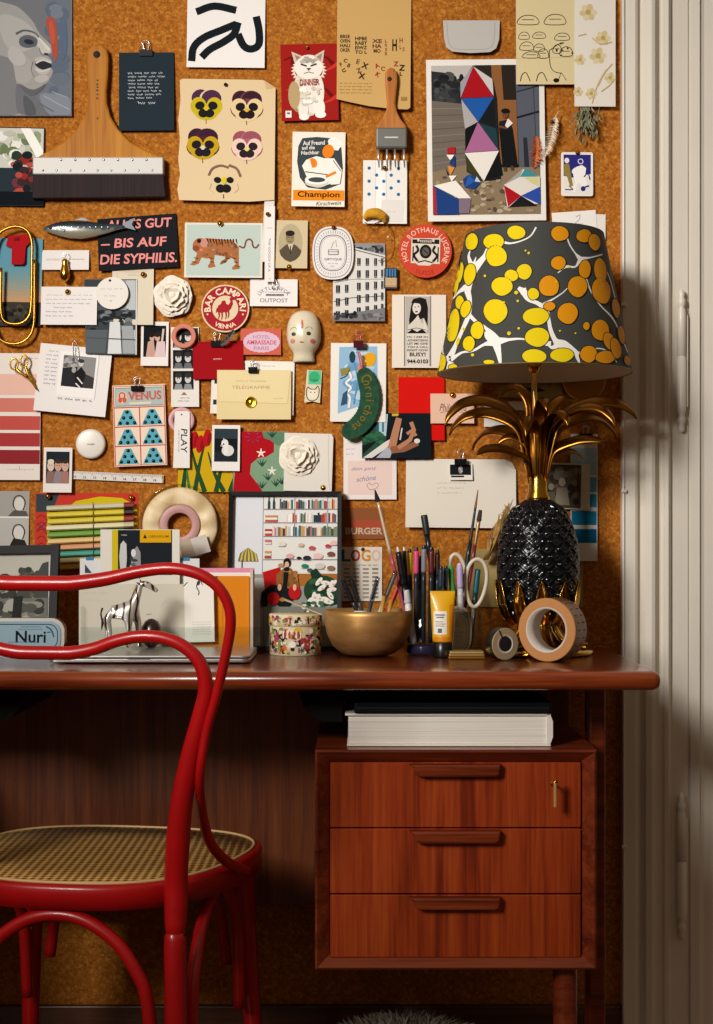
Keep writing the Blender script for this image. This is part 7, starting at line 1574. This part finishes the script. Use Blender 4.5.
rod('paint_brush', [(0, .08, .0034, .0046, M('#3a2a20', .85), 'bristles'), (.08, .26, .0036, .0030, M('#c9a878', .3, .7), 'ferrule'), (.26, 1, .0036, .0024, M('#7a1f2a', .3), 'handle')], P(480.5, 510, gd2 - .004), in2(459, .000), 'flat paint brush with a dark red handle, the shorter of the two paint brushes', 'brush')
sz = empty('scissors', in2(470, .0), 'large scissors with beige plastic handles standing in the second glass', 'scissors')
BEIGE = M('#cfc4ae', .4)
def loop(u, v, rx, ry, dy, rot, name):
    k = MB(); q = math.radians(rot); pts = []
    for i in range(28):
        a = 2 * PI * i / 28; sx = 1 - .18 * math.sin(a); x, y = rx * math.cos(a) * sx, ry * math.sin(a)
        pts.append(P(u + x * math.cos(q) - y * math.sin(q), v + x * math.sin(q) + y * math.cos(q), gd2 + dy))
    k.tube(pts, .0036, BEIGE, 10, True)
    return k
k = loop(476, 583, 10.2, 24, -.006, 5, 'a'); k.tube([P(474, 606, gd2 - .006), in2(468, -.004)], [.0044, .0016], STEEL, 8, flat=.35); k.build('handle_and_blade', sz)
k = loop(458, 576, 7.5, 22, .006, -8, 'b'); k.tube([P(461, 597, gd2 + .006), in2(470, .004)], [.0044, .0016], STEEL, 8, flat=.35); k.build('handle_and_blade', sz)
k = MB(); k.lathe([(0, .002), (.003, .0015), (.0036, 0)], STEEL, 12, P(467, 622, gd2 - .0035), True, Matrix.Rotation(PI / 2, 4, 'X')); k.build('pivot_screw', sz)

# yellow tube
td2 = 2.515; tu = empty('hand_cream_tube', (X(443, td2), td2, DT), 'yellow squeeze tube with a white label standing on its black cap', 'tube')
YEL = M('#e0a800', .4, 0, .2); ORG = M('#d98310', .4, 0, .2)
def tsec(v, hw, hd, m_=28):
    z = Z(v, td2); k_ = td2 / F; ux = X(442.6, td2)
    return [Vector((ux + hw * k_ * math.cos(2 * PI * i / m_), td2 + hd * k_ * math.sin(2 * PI * i / m_), z)) for i in range(m_)]
secs = [(591, 12.6, .9), (594.5, 12.5, .9), (596, 12.4, 1.6), (604, 12.0, 4.0), (615, 11.4, 6.4), (628, 10.8, 8.4), (637, 10.4, 9.4), (641.5, 10.0, 9.6), (642, 8, 8)]
vs = []; n = 28
for s_ in secs: vs += tsec(*s_)
k = MB(); k.add(vs, [(j * n + i, j * n + (i + 1) % n, (j + 1) * n + (i + 1) % n, (j + 1) * n + i) for j in range(len(secs) - 1) for i in range(n)] + [tuple(range(n)), tuple((len(secs) - 1) * n + i for i in range(n))], YEL, True); k.build('body', tu)
def on_tube(u, v, e):
    for j in range(len(secs) - 1):
        if secs[j][0] <= v <= secs[j + 1][0]: t = (v - secs[j][0]) / (secs[j + 1][0] - secs[j][0]); hw = secs[j][1] + (secs[j + 1][1] - secs[j][1]) * t; hd = secs[j][2] + (secs[j + 1][2] - secs[j][2]) * t; break
    cx = max(-.999, min(.999, (u - 442.6) / hw)); return Vector((X(u, td2), td2 - hd * td2 / F * math.sqrt(1 - cx * cx) - e, Z(v, td2)))
def tpatch(u0, v0, u1, v1, col, e, name, nn=8):
    k = MB(); k.solid = False; vs = [on_tube(u0 + (u1 - u0) * i / nn, v0 + (v1 - v0) * j / nn, e) for j in range(nn + 1) for i in range(nn + 1)]
    k.add(vs, [(j * (nn + 1) + i, j * (nn + 1) + i + 1, (j + 1) * (nn + 1) + i + 1, (j + 1) * (nn + 1) + i) for j in range(nn) for i in range(nn)], col, True); return k.build(name, tu)
tpatch(433.4, 611, 446.4, 634, M('#e9e2d6', .5), .0004, 'label'); tpatch(433.2, 636.5, 452, 640.6, ORG, .0004, 'orange_band'); tpatch(449.0, 604, 453.0, 636.4, ORG, .0003, 'orange_side_band')
for i, v in enumerate((614, 616.4, 621, 623.2, 625.2)): tpatch(435 + (i % 2), v, 444.6 - (i % 3), v + (1.3 if i < 2 else .7), M('#6a6a72', .6), .0007, 'print_line', 4)
tpatch(437.4, 628, 441.4, 632.4, M('#55565e', .6), .0007, 'crest', 4)
k = MB(); zc = DT + .0004; k_ = td2 / F; k.lathe([(0, zc), (9.4 * k_, zc), (9.6 * k_, zc + .001), (9.6 * k_, Z(642.5, td2)), (9 * k_, Z(642, td2)), (0, Z(642, td2))], M('#121214', .3), 30, (X(442.6, td2), td2, 0)); cp = k.build('cap', tu); cp['label'] = 'glossy black screw cap'

# oval plaque leaning on the glass, gold coaster stack, candle tray
D_ = 2.585
opq = empty('oval_plaque', (X(458, D_), D_, DT), 'grey beige oval plaque with a line border leaning behind the yellow tube', 'plaque')
ob_ = V0 + 310.5 / D_ - .6
c = Card('front_face', 444, 606, 472, ob_, 0, 0, .010, '#a99f8c', d=D_, base=.004, th=.0003, shape=oval(457.6, (606 + ob_) / 2, 13.2, (ob_ - 606) / 2 - .6))
cy_ = (606 + ob_) / 2; hh = (ob_ - 606) / 2
c.line(oval(457.6, cy_, 11, hh - 3), .8, '#6f6656', True); c.line(oval(457.6, cy_, 8.6, hh - 6), .5, '#7d7464', True); c.text('D', 457.6, cy_ - 6, None, 5, '#7d7464'); c.scrib(452, cy_ + 2, 463, 1.6, '#7d7464', .5, 3); c.scrib(453, cy_ + 6, 462, 1.4, '#7d7464', .5, 4); c.build('printed_face', opq)
k = MB(); pts = oval(457.6, cy_, 13.8, hh); n = len(pts); vs = [c.pt(u, v, -.0075) for u, v in pts] + [c.pt(u, v, -.0004) for u, v in pts]; k.add(vs, [tuple(range(n)), tuple(range(2 * n - 1, n - 1, -1))] + [(i, (i + 1) % n, (i + 1) % n + n, i + n) for i in range(n)], M('#b3a994', .5)); k.build('body', opq)
for i in range(3):
    dd_ = 2.50; k = MB(); hx = .030 - i * .001; zz = DT + .0003 + i * .0042
    k.box(X(466, dd_) - hx, X(466, dd_) + hx, dd_ - .022, dd_ + .022, zz, zz + .0038, M(['#a5752c', '#c9a45c', '#d8bc7c'][i], .35, .7), .0012); tag(k.build('gold_coaster'), ('gilt square coaster at the bottom of the stack before the second glass', 'pale gilt coaster in the middle of the stack before the second glass', 'pale gilt coaster on top of the stack before the second glass')[i], 'coaster')

# rolls of tape
def roll(name, cu, cv, d, R_, r_, w, yaw, face, outer, core, label, marks=False):
    zc = DT + R_ + .0004
    e = empty(name, (X(cu, d), d, DT), label, 'tape roll')
    T = Matrix.Rotation(math.radians(yaw), 4, 'Z') @ Matrix.Rotation(PI / 2, 4, 'X')
    ctr = Vector((X(cu, d), d, zc))
    k = MB(); k.lathe([(r_ + .003, 0), (R_ - .001, 0), (R_, -.001)], face, 56, ctr, False, T); k.lathe([(R_, -.001), (R_, -w + .001), (R_ - .001, -w), (r_ + .003, -w)], outer, 56, ctr, True, T); k.solid = False; k.build('tape', e)
    k = MB(); k.lathe([(r_ + .003, .0006), (r_, .0006), (r_, -w - .0006), (r_ + .003, -w - .0006), (r_ + .003, .0006)], core, 48, ctr, True, T); k.build('core', e)
    if marks:
        k = MB(); k.solid = False
        for i in range(26):
            a = 2 * PI * i / 26
            for (w0, w1) in ((-.010, -.016), (-.028, -.036)):
                pts = [T @ Vector(((R_ + .0003) * math.cos(a + da), (R_ + .0003) * math.sin(a + da), ww)) + ctr for da, ww in ((-.016, w0), (.016, w0), (.016, w1), (-.016, w1))]; k.add(pts, [(0, 1, 2, 3)], '#3a2616')
        k.build('printed_dashes', e)
    return e, ctr, T
roll('packing_tape', 546.5, 626, 2.425, .0515, .0340, .043, -34, M('#bb8048', .45), M('#8a5a30', .4), M('#c9bfb4', .6), 'large roll of brown packing tape leaning open towards the viewer by the lamp foot', True)
e, ctr, T = roll('black_tape', 505.5, 641, 2.455, .0265, .0125, .020, 30, M('#a08a6a', .5), M('#1c1a18', .35), M('#c3bcb0', .5), 'small roll of black tape with a loose end, in front of the lamp')
k = MB(); k.lathe([(0, .0008), (.0118, .0008), (.0118, -.019), (0, -.019)], M('#0c0c0e', .6), 32, ctr, False, T); k.build('hole_shade', e)  # black disc fills the open core; the hole's shade put into its colour
k = MB(); k.solid = False; a = math.radians(118)
k.add([T @ Vector(p) + ctr for p in ((.012 * math.cos(a), .012 * math.sin(a), .0011), (.012 * math.cos(a + .2), .012 * math.sin(a + .2), .0011), (.0268 * math.cos(a + .08), .0268 * math.sin(a + .08), .0011), (.0268 * math.cos(a), .0268 * math.sin(a), .0011))], [(0, 1, 2, 3)], '#1c1a18'); k.build('dark_streak', e)
k = MB(); k.solid = False; d_ = 2.452; sp = catmull([(X(505, d_), d_ + .004, DT + .0006), (X(518, d_), d_ + .002, DT + .0008), (X(526, d_), d_ + .002, DT + .003), (X(531, d_), d_ + .006, DT + .014), (X(534.5, d_), d_ + .010, DT + .024), (X(541, d_), d_ + .012, DT + .0265)], 6)
vs = []
for i, p in enumerate(sp): w_ = .010 * (1 if i < len(sp) - 8 else max(.1, (len(sp) - i) / 9)); vs += [p + Vector((-.004, -w_, 0)), p + Vector((.004, w_, 0))]
k.add(vs, [(2 * i, 2 * i + 1, 2 * i + 3, 2 * i + 2) for i in range(len(sp) - 1)], M('#26241f', .35), True); k.build('loose_end', e)
# ================================================================= the lamp
LD = 2.58; LX = X(538, LD); LX2 = X(534.2, LD)
lamp = empty('pineapple_lamp', (LX, LD, DT), 'table lamp with a black pineapple body, gold leaves and a marbled yellow and grey shade', 'lamp')
def lz(v): return Z(v, LD)
k_ = LD / F
GOLDL = M('#b98a34', .2, 1.0)
b = MB(); b.lathe([(0, DT + .0004), (.088, DT + .0004), (.0935, DT + .003), (.094, DT + .007), (.091, DT + .0105), (.085, DT + .012), (.060, DT + .016), (.040, DT + .026), (.028, DT + .040), (.024, DT + .052), (.030, DT + .062), (.044, lz(620)), (.052, lz(612)), (.040, lz(606)), (0, lz(606))], GOLDL, 56, (LX, LD, 0)); b.build('base', lamp)
# acanthus leaves folded down over the stem
def leaf_strip(pts, wid, normal_out, mat, name, crease=.0015, th=.0012, twist=0.0):
    """tapered metal leaf along a centre line; normal_out = sideways direction"""
    k = MB(); n = len(pts); vs = []
    for i, p in enumerate(pts):
        t = (pts[min(i + 1, n - 1)] - pts[max(i - 1, 0)]).normalized(); s_ = normal_out; nn = t.cross(s_).normalized(); tw_ = twist * min(1, i / (n * .4)); s_, nn = s_ * math.cos(tw_) + nn * math.sin(tw_), nn * math.cos(tw_) - s_ * math.sin(tw_); w_ = wid[i]
        for q, h in ((-1, 0), (-.5, .7), (0, 1), (.5, .7), (1, 0)): vs.append(p + s_ * w_ * q + nn * crease * h)
    for i, p in enumerate(pts):
        t = (pts[min(i + 1, n - 1)] - pts[max(i - 1, 0)]).normalized(); s_ = normal_out; nn = t.cross(s_).normalized(); tw_ = twist * min(1, i / (n * .4)); s_, nn = s_ * math.cos(tw_) + nn * math.sin(tw_), nn * math.cos(tw_) - s_ * math.sin(tw_); w_ = wid[i]
        for q, h in ((-1, 0), (-.5, .7), (0, 1), (.5, .7), (1, 0)): vs.append(p + s_ * w_ * q * .96 + nn * (crease * h - th))
    m_ = n * 5; fs = []
    for i in range(n - 1):
        for j in range(4): fs += [(i * 5 + j, i * 5 + j + 1, (i + 1) * 5 + j + 1, (i + 1) * 5 + j), (m_ + i * 5 + j + 1, m_ + i * 5 + j, m_ + (i + 1) * 5 + j, m_ + (i + 1) * 5 + j + 1)]
        fs += [(i * 5, (i + 1) * 5, m_ + (i + 1) * 5, m_ + i * 5), (i * 5 + 4, m_ + i * 5 + 4, m_ + (i + 1) * 5 + 4, (i + 1) * 5 + 4)]
    k.add(vs, fs, mat, True); k.solid = False; return k.build(name, lamp)
for i in range(8):
    a = 2 * PI * i / 8 + .2; dr = Vector((math.cos(a), math.sin(a), 0)); sd = Vector((-math.sin(a), math.cos(a), 0)); c0 = Vector((LX, LD, 0))
    sp = catmull([c0 + dr * .032 + Vector((0, 0, DT + .060)), c0 + dr * .036 + Vector((0, 0, DT + .044)), c0 + dr * .050 + Vector((0, 0, DT + .028)), c0 + dr * .072 + Vector((0, 0, DT + .0185)), c0 + dr * .090 + Vector((0, 0, DT + .016))], 4)
    leaf_strip(sp, [.010 * math.sin(PI * (.2 + .78 * j / (len(sp) - 1))) + .0008 for j in range(len(sp))], sd, GOLDL, 'foot_leaf', .003)
# black glazed pineapple with raised scales
prof = [(616, .046), (606, .0560), (595, .0620), (582, .0655), (570, .0665), (556, .0662), (542, .0635), (530, .0585), (520, .0520), (511, .0440), (504, .0340), (499.5, .0220), (497.5, .008)]
def prad(v):
    for j in range(len(prof) - 1):
        if prof[j + 1][0] <= v <= prof[j][0]: t = (prof[j][0] - v) / (prof[j][0] - prof[j + 1][0]); t2 = t; return prof[j][1] + (prof[j + 1][1] - prof[j][1]) * t2
    return .008
NA, NV = 260, 170; vs, fs = [], []
for j in range(NV):
    v = 616 - (616 - 497.6) * j / (NV - 1)
    r_ = sum(prad(min(616, max(497.5, v + o_))) for o_ in (-4, -2, 0, 2, 4)) / 5
    if v < 502: r_ = prad(v)
    for i in range(NA):
        a = 2 * PI * i / NA
        s_ = a * 13 / (2 * PI) + (616 - v) / 15.0; t_ = a * 13 / (2 * PI) - (616 - v) / 15.0
        fs_, ft_ = s_ - math.floor(s_) - .5, t_ - math.floor(t_) - .5
        m_ = max(abs(fs_), abs(ft_)) * 2                     # 1 at the groove, 0 at the scale centre
        h = .0042 * (1 - m_ ** 4) + .0030 * math.exp(-((m_ - .62) / .13) ** 2) + .0030 * math.exp(-(m_ / .22) ** 2)
        fade = min(1, (v - 498) / 10)
        rr_ = r_ + h * max(0, fade) - .002
        vs.append((LX + rr_ * math.cos(a), LD + rr_ * math.sin(a), lz(v)))
for j in range(NV - 1):
    for i in range(NA): i2 = (i + 1) % NA; fs.append((j * NA + i, j * NA + i2, (j + 1) * NA + i2, (j + 1) * NA + i))
fs += [tuple(range(NA))[::-1], tuple((NV - 1) * NA + i for i in range(NA))]
b = MB(); b.add(vs, fs, M('#080b10', .17, 0, .25, .55), True); pb = b.build('pineapple_body', lamp); pb['label'] = 'glossy black pineapple body with raised diamond scales'
# pointed calyx leaves round the bottom
for i in range(11):
    a = 2 * PI * i / 11 + .12; dr = Vector((math.cos(a), math.sin(a), 0)); sd = Vector((-math.sin(a), math.cos(a), 0)); c0 = Vector((LX, LD, 0))
    sp = catmull([c0 + dr * .044 + Vector((0, 0, lz(625))), c0 + dr * .060 + Vector((0, 0, lz(616))), c0 + dr * .0690 + Vector((0, 0, lz(602))), c0 + dr * .0715 + Vector((0, 0, lz(590))), c0 + dr * .074 + Vector((0, 0, lz(580)))], 4)
    leaf_strip(sp, [.0130 * math.sin(PI * (.30 + .69 * j / (len(sp) - 1))) + .0004 for j in range(len(sp))], sd, GOLDL, 'calyx_leaf', .004)
# crown
b = MB(); b.lathe([(.0, lz(503)), (.021, lz(502)), (.0215, lz(497)), (.017, lz(492)), (.0165, lz(480)), (.013, lz(470)), (0, lz(468))], GOLDL, 28, (LX, LD, 0)); b.build('crown_collar', lamp)
LEAFM = M('#85581f', .30, 1.0)
c0 = Vector((LX, LD, 0))
def crown(tip_u, tip_v, apex_v, phi, w=.0145, rise=.35, base_v=486):
    ph = math.radians(phi); dr = Vector((math.cos(ph), -math.sin(ph), 0)); sd = Vector((math.sin(ph), math.cos(ph), 0))
    R_ = abs((tip_u - 538) * k_ / max(.15, abs(math.cos(ph)))) if abs(math.cos(ph)) > .15 else .07
    zt, za, zb = lz(tip_v), lz(apex_v), lz(base_v)
    p = [(.012, zb), (.016 + R_ * .02, zb + (za - zb) * .40), (R_ * rise * .62, zb + (za - zb) * .80), (R_ * (rise + .18), za - .002), (R_ * .80, za - (za - zt) * .12), (R_ * .95, zt + (za - zt) * .42), (R_, zt)]
    sp = catmull([c0 + dr * r_ + Vector((0, 0, z)) for r_, z in p], 6); n = len(sp)
    leaf_strip(sp, [w * (min(1, .55 + 1.3 * j / n)) * (1 - (max(0, j / (n - 1) - .35) / .65) ** 1.8) + .0005 for j in range(n)], sd, LEAFM, 'crown_leaf', .0024, .0012, .85 * abs(math.cos(ph)) * (1 if math.cos(ph) > 0 else -1))
for a in [(444, 427, 401, 168), (451, 434, 411, 195), (476, 448, 427, 215), (474, 457, 449, 150, .0125, .35, 490), (500, 400, 386, 205, .011, .3), (634, 420, 402, 8), (623, 437, 414, -24), (605, 431, 409, 40, .0125), (600, 444, 440, 20, .0125, .4, 490), (588, 457, 449, -35, .009, .4, 490),
          (512, 418, 408, 250, .0125, .4), (566, 412, 396, 300, .0125, .4), (520, 440, 420, 110, .0125, .4), (560, 430, 414, 68, .0125, .4), (548, 415, 402, 85, .0125, .4), (583, 402, 396, 325, .0105, .4), (498, 446, 436, 185, .009, .4, 490)]:
    crown(*a)
# rod, fitter, bulb
b = MB(); b.tube([(LX, LD, lz(470)), (LX + (LX2 - LX) * .6, LD, lz(420)), (LX2, LD, lz(390)), (LX2, LD, lz(352))], .0048, M('#dcb25e', .3, .8), 14); b.lathe([(.0042, lz(374)), (.009, lz(371)), (.0125, lz(364)), (.006, lz(360)), (.0042, lz(358))], BRASS, 20, (LX2, LD, 0)); b.build('stem', lamp)
LX = LX2
b = MB(); b.lathe([(0, lz(352)), (.016, lz(352)), (.0175, lz(346)), (.0175, lz(324)), (.012, lz(320)), (0, lz(320))], M('#20201f', .4), 24, (LX, LD, 0)); b.build('socket', lamp)
b = MB(); b.lathe([(0, lz(262)), (.0125, lz(264)), (.022, lz(274)), (.0285, lz(287)), (.0265, lz(300)), (.017, lz(312)), (.013, lz(320)), (0, lz(320))], M('#e6dfd2', .25), 28, (LX, LD, 0)); b.build('bulb', lamp)
# shade: a cone frustum
zb_, zt_, rb_, rt_ = lz(373.5), lz(236), 96.5 * k_, 69 * k_
SHADE = M('#41423e', .7, 0, 0, .15); INNER = M('#eee3c8', .8)
b = MB(); b.lathe([(rb_, zb_), (rt_, zt_)], SHADE, 192, (LX, LD, 0)); b.lathe([(rt_, zt_), (rt_ - .0022, zt_), (rb_ - .0022, zb_), (rb_, zb_)], INNER, 96, (LX, LD, 0)); b.solid = False
def cone(a, z, e):
    t = (z - zb_) / (zt_ - zb_); r_ = rb_ + (rt_ - rb_) * t + e
    return Vector((LX + r_ * math.sin(a), LD - r_ * math.cos(a), z))
def unproj(u, v):
    z = lz(v); a = 0.0
    for _ in range(12):
        t = (z - zb_) / (zt_ - zb_); r_ = rb_ + (rt_ - rb_) * t; y = LD - r_ * math.cos(a)
        z = min(zt_ - .0008, max(zb_ + .0008, CZ - (v - V0) * y / F))
        s_ = ((u - U0) * y / F - LX) / r_; a = math.asin(max(-1, min(1, s_)))
    return a, z
cnt = [0]
def decal(pts, col):
    cnt[0] += 1; e = .00035 + cnt[0] * .000012
    pr = [unproj(u, v) for u, v in pts]; ca = sum(p[0] for p in pr) / len(pr); cz = sum(p[1] for p in pr) / len(pr)
    n = len(pr); NR = 8; vs = [cone(ca, cz, e)] + [cone(ca + (a - ca) * g_ / NR, cz + (z - cz) * g_ / NR, e) for g_ in range(1, NR + 1) for a, z in pr]
    b.add(vs, [(0, 1 + i, 1 + (i + 1) % n) for i in range(n)] + [(1 + g_ * n + i, 1 + (g_ + 1) * n + i, 1 + (g_ + 1) * n + (i + 1) % n, 1 + g_ * n + (i + 1) % n) for g_ in range(NR - 1) for i in range(n)], col, True)
YE, OR_ = M('#dfc308', .7, 0, 0, .15), M('#d98e0c', .7, 0, 0, .15); VE = M('#e6e2dc', .6, 0, 0, .3); EDGE = M('#252523', .7, 0, 0, .15)
def cr(x, y): return (430 + x / 3.241, 210 + y / 3.241)
def blob(x, y, rx, ry, col, rot=0):
    rg = random.Random(int(x * 31 + y)); q = math.radians(rot); ph = rg.uniform(0, 6)
    def ol(g): return [cr(x + (rx + g) * math.cos(t) * (1 + .04 * math.sin(2 * t + ph)) * math.cos(q) - (ry + g) * math.sin(t) * math.sin(q), y + (rx + g) * math.cos(t) * math.sin(q) + (ry + g) * math.sin(t) * (1 + .04 * math.cos(3 * t + ph)) * math.cos(q)) for t in [2 * PI * i / 24 for i in range(24)]]
    if rx > 9: decal(ol(2.5), EDGE)
    decal(ol(0), col)
def vein(pts, ws):
    q = [(p.x, p.y) for p in catmull([(a, c, 0) for a, c in pts], 5)]; w_ = [z * 1.25 + .4 for z in lerp_list(list(ws), len(q))]
    cnt[0] += 1; e = .00035 + cnt[0] * .000012; vs = []
    for i, (x, y) in enumerate(q):
        a_, c_ = q[max(0, i - 1)], q[min(len(q) - 1, i + 1)]; dx, dy = c_[0] - a_[0], c_[1] - a_[1]; l = math.hypot(dx, dy) or 1; nx, ny = -dy / l * w_[i] / 2, dx / l * w_[i] / 2
        for s_ in (1, -1): vs.append(cone(*unproj(*cr(x + nx * s_, y + ny * s_)), e))
    b.add(vs, [(2 * i, 2 * i + 1, 2 * i + 3, 2 * i + 2) for i in range(len(q) - 1)], VE, True)
vein([(132, 128), (126, 150), (134, 176)], (1, 6, 12)); vein([(190, 128), (178, 150), (160, 172), (140, 200), (126, 240), (122, 272)], (13, 12, 16, 20, 18, 14)); vein([(118, 250), (92, 268), (72, 292)], (16, 5, 2)); vein([(150, 152), (142, 176)], (1, 8))
vein([(122, 262), (130, 300), (124, 345), (104, 392), (82, 442), (62, 486)], (16, 10, 12, 9, 10, 20)); vein([(126, 338), (150, 362), (182, 384), (210, 420), (222, 462), (228, 496)], (10, 8, 8, 26, 14, 7)); vein([(212, 428), (176, 436), (140, 456), (104, 462), (70, 484)], (22, 7, 5, 5, 10)); vein([(214, 426), (256, 420), (300, 418), (344, 430), (392, 434)], (22, 7, 4, 4, 14)); vein([(186, 396), (184, 410), (200, 424)], (14, 9, 14)); vein([(60, 488), (44, 470), (36, 440)], (14, 6, 3)); vein([(70, 492), (60, 512), (56, 520)], (18, 9, 4))
vein([(286, 252), (304, 266), (318, 290), (348, 302), (374, 322), (384, 352), (390, 386), (404, 420), (420, 436)], (8, 18, 9, 10, 14, 8, 10, 12, 26)); vein([(310, 252), (302, 266)], (3, 14)); vein([(318, 280), (330, 262)], (8, 3)); vein([(368, 306), (400, 288), (430, 268), (452, 246)], (8, 3, 2.4, 2)); vein([(404, 432), (432, 436), (460, 452), (482, 468)], (20, 22, 14, 8)); vein([(472, 462), (478, 480), (484, 496)], (10, 8, 4)); vein([(410, 440), (396, 446), (384, 440)], (14, 8, 3)); vein([(484, 462), (520, 452), (556, 450), (590, 470), (604, 494)], (5, 3, 3, 3, 2))
vein([(344, 56), (326, 84), (296, 100), (262, 108), (236, 104)], (4, 3, 3, 4, 7)); vein([(440, 78), (452, 112), (470, 140), (486, 158)], (3, 3, 3, 12)); vein([(486, 158), (520, 154), (558, 144)], (10, 3, 3)); vein([(486, 160), (470, 184), (440, 184), (414, 204)], (10, 4, 6, 2)); vein([(484, 162), (502, 210), (520, 262), (552, 310), (590, 350), (616, 402), (640, 462)], (8, 3, 3, 3, 4, 3, 2)); vein([(560, 170), (584, 230), (602, 300)], (2, 2, 2))
for x, y, rx, ry, rt in [(136, 103, 20, 27, 12), (207, 103, 32, 26, 0), (216, 150, 34, 33, 0), (280, 73, 29, 22, 0), (130, 208, 18, 35, 10), (97, 205, 11, 35, 12), (305, 200, 24, 25, 0), (264, 213, 22, 19, 0), (234, 247, 33, 30, 0), (335, 272, 18, 19, 0), (213, 328, 37, 40, 0), (343, 345, 41, 28, 0), (347, 412, 38, 31, 0), (338, 474, 40, 22, 0), (98, 300, 14, 22, 0), (117, 320, 15, 28, 15), (77, 375, 19, 54, 9), (154, 390, 21, 28, 0), (127, 433, 19, 24, 0), (38, 498, 14, 30, 14), (427, 470, 37, 22, 0), (92, 426, 5, 14, 14), (192, 493, 18, 7, 0), (76, 508, 14, 8, 0), (86, 250, 7, 26, 12)]: blob(x, y, rx, ry, YE, rt)
for x, y, rx, ry, rt in [(385, 247, 33, 33, 0), (387, 312, 18, 14, 0), (415, 172, 23, 22, 0), (420, 77, 28, 24, 0), (477, 248, 30, 34, 0), (445, 335, 32, 34, 0), (497, 84, 24, 21, 0), (531, 104, 18, 27, -10), (500, 192, 19, 29, 0), (550, 195, 20, 38, -8), (553, 262, 29, 42, -15), (600, 318, 11, 32, -8), (505, 376, 10, 13, 0), (550, 390, 28, 34, -15), (578, 424, 17, 28, -15), (512, 467, 26, 27, 0), (566, 477, 32, 20, 0), (600, 448, 16, 34, -12), (618, 404, 10, 30, -10), (636, 488, 9, 15, -14)]: blob(x, y, rx, ry, OR_, rt)
rg = random.Random(2)
for x, y, r_ in [(280, 268, 6), (285, 295, 4), (257, 400, 6), (140, 470, 5), (112, 386, 5), (288, 384, 4), (320, 140, 4), (310, 132, 3), (240, 300, 4), (408, 232, 3), (470, 400, 3), (420, 392, 3), (180, 214, 4), (450, 186, 3)]: blob(x, y, r_, r_, YE)
# the side turned to the wall carries the same marbling
for i in range(46):
    a0 = rg.uniform(PI * .55, PI * 1.45); z0 = rg.uniform(zb_ + .03, zt_ - .03); s_ = rg.uniform(.008, .022); cnt[0] += 1; e = .00035 + cnt[0] * .000012
    ring_ = [(a0 + s_ * math.cos(t) / .14, z0 + s_ * 1.1 * math.sin(t)) for t in [2 * PI * q / 20 for q in range(20)]]
    b.add([cone(a0, z0, e)] + [cone(a, z, e) for a, z in ring_], [(0, 1 + q, 1 + (q + 1) % 20) for q in range(20)], YE if i % 2 else OR_, True)
sh_ = b.build('lamp_shade', lamp); sh_['label'] = 'marbled shade in dark grey with yellow and orange spots and white veins'
b = MB(); b.tube([(LX + rb_ * math.cos(2 * PI * i / 96), LD + rb_ * math.sin(2 * PI * i / 96), zb_) for i in range(96)], .0012, M('#6a5a2a', .5), 6, True); b.build('rim_wire', lamp)
for i in range(3):
    a = 2 * PI * i / 3 + .4; q = MB(); q.tube([(LX, LD, lz(356)), (LX + (rb_ + (rt_ - rb_) * .35) * .985 * math.cos(a), LD + (rb_ + (rt_ - rb_) * .35) * .985 * math.sin(a), zb_ + (zt_ - zb_) * .35)], .0012, STEEL, 6); q.build('shade_arm', lamp)

# ================================================================= light, view
wd = bpy.data.worlds.new('world'); SC.world = wd; wd.use_nodes = True
bg = wd.node_tree.nodes['Background']; bg.inputs['Strength'].default_value = WORLD
wt = wd.node_tree; wc = wt.nodes.new('ShaderNodeTexCoord'); wx = wt.nodes.new('ShaderNodeSeparateXYZ'); wt.links.new(wc.outputs['Generated'], wx.inputs[0])
wm = wt.nodes.new('ShaderNodeMapRange'); wm.inputs['From Min'].default_value = -1; wt.links.new(wx.outputs['Z'], wm.inputs['Value'])
wr = ramp(wt, [(0, '#120d09'), (.45, '#4a3524'), (.62, '#b8997a'), (1, '#e8d3b8')]); wt.links.new(wm.outputs['Result'], wr.inputs['Fac']); wt.links.new(wr.outputs['Color'], bg.inputs['Color'])
def area(name, loc, tgt, sx, sy, power, col):
    l = bpy.data.lights.new(name, 'AREA'); l.shape = 'RECTANGLE'; l.size = sx; l.size_y = sy; l.energy = power; l.color = col; l.spread = math.radians(KEYSPREAD)
    o = bpy.data.objects.new(name, l); COL.objects.link(o); o.location = loc
    o.rotation_euler = (Vector(tgt) - Vector(loc)).to_track_quat('-Z', 'Y').to_euler(); return o
area('window_light', KEYLOC, KEYTGT, KEYSX, KEYSY, KEYP, KEYC)
cam = bpy.data.cameras.new('camera'); co = bpy.data.objects.new('camera', cam); COL.objects.link(co)
co.location = (0, 0, CZ); co.rotation_euler = (PI / 2, 0, 0)
cam.sensor_fit = 'HORIZONTAL'; cam.sensor_width = 36; cam.lens = F / 713 * 36
cam.shift_x = (356.5 - U0) / 713; cam.shift_y = (V0 - 512) / 713
cam.clip_start = .05
SC.camera = co
SC.view_settings.view_transform = 'Standard'; SC.view_settings.look = 'None'; SC.view_settings.gamma = 1; SC.view_settings.use_curve_mapping = False
SC.view_settings.exposure = EXPO
for o in bpy.data.objects:
    if '_o' in o: del o['_o']
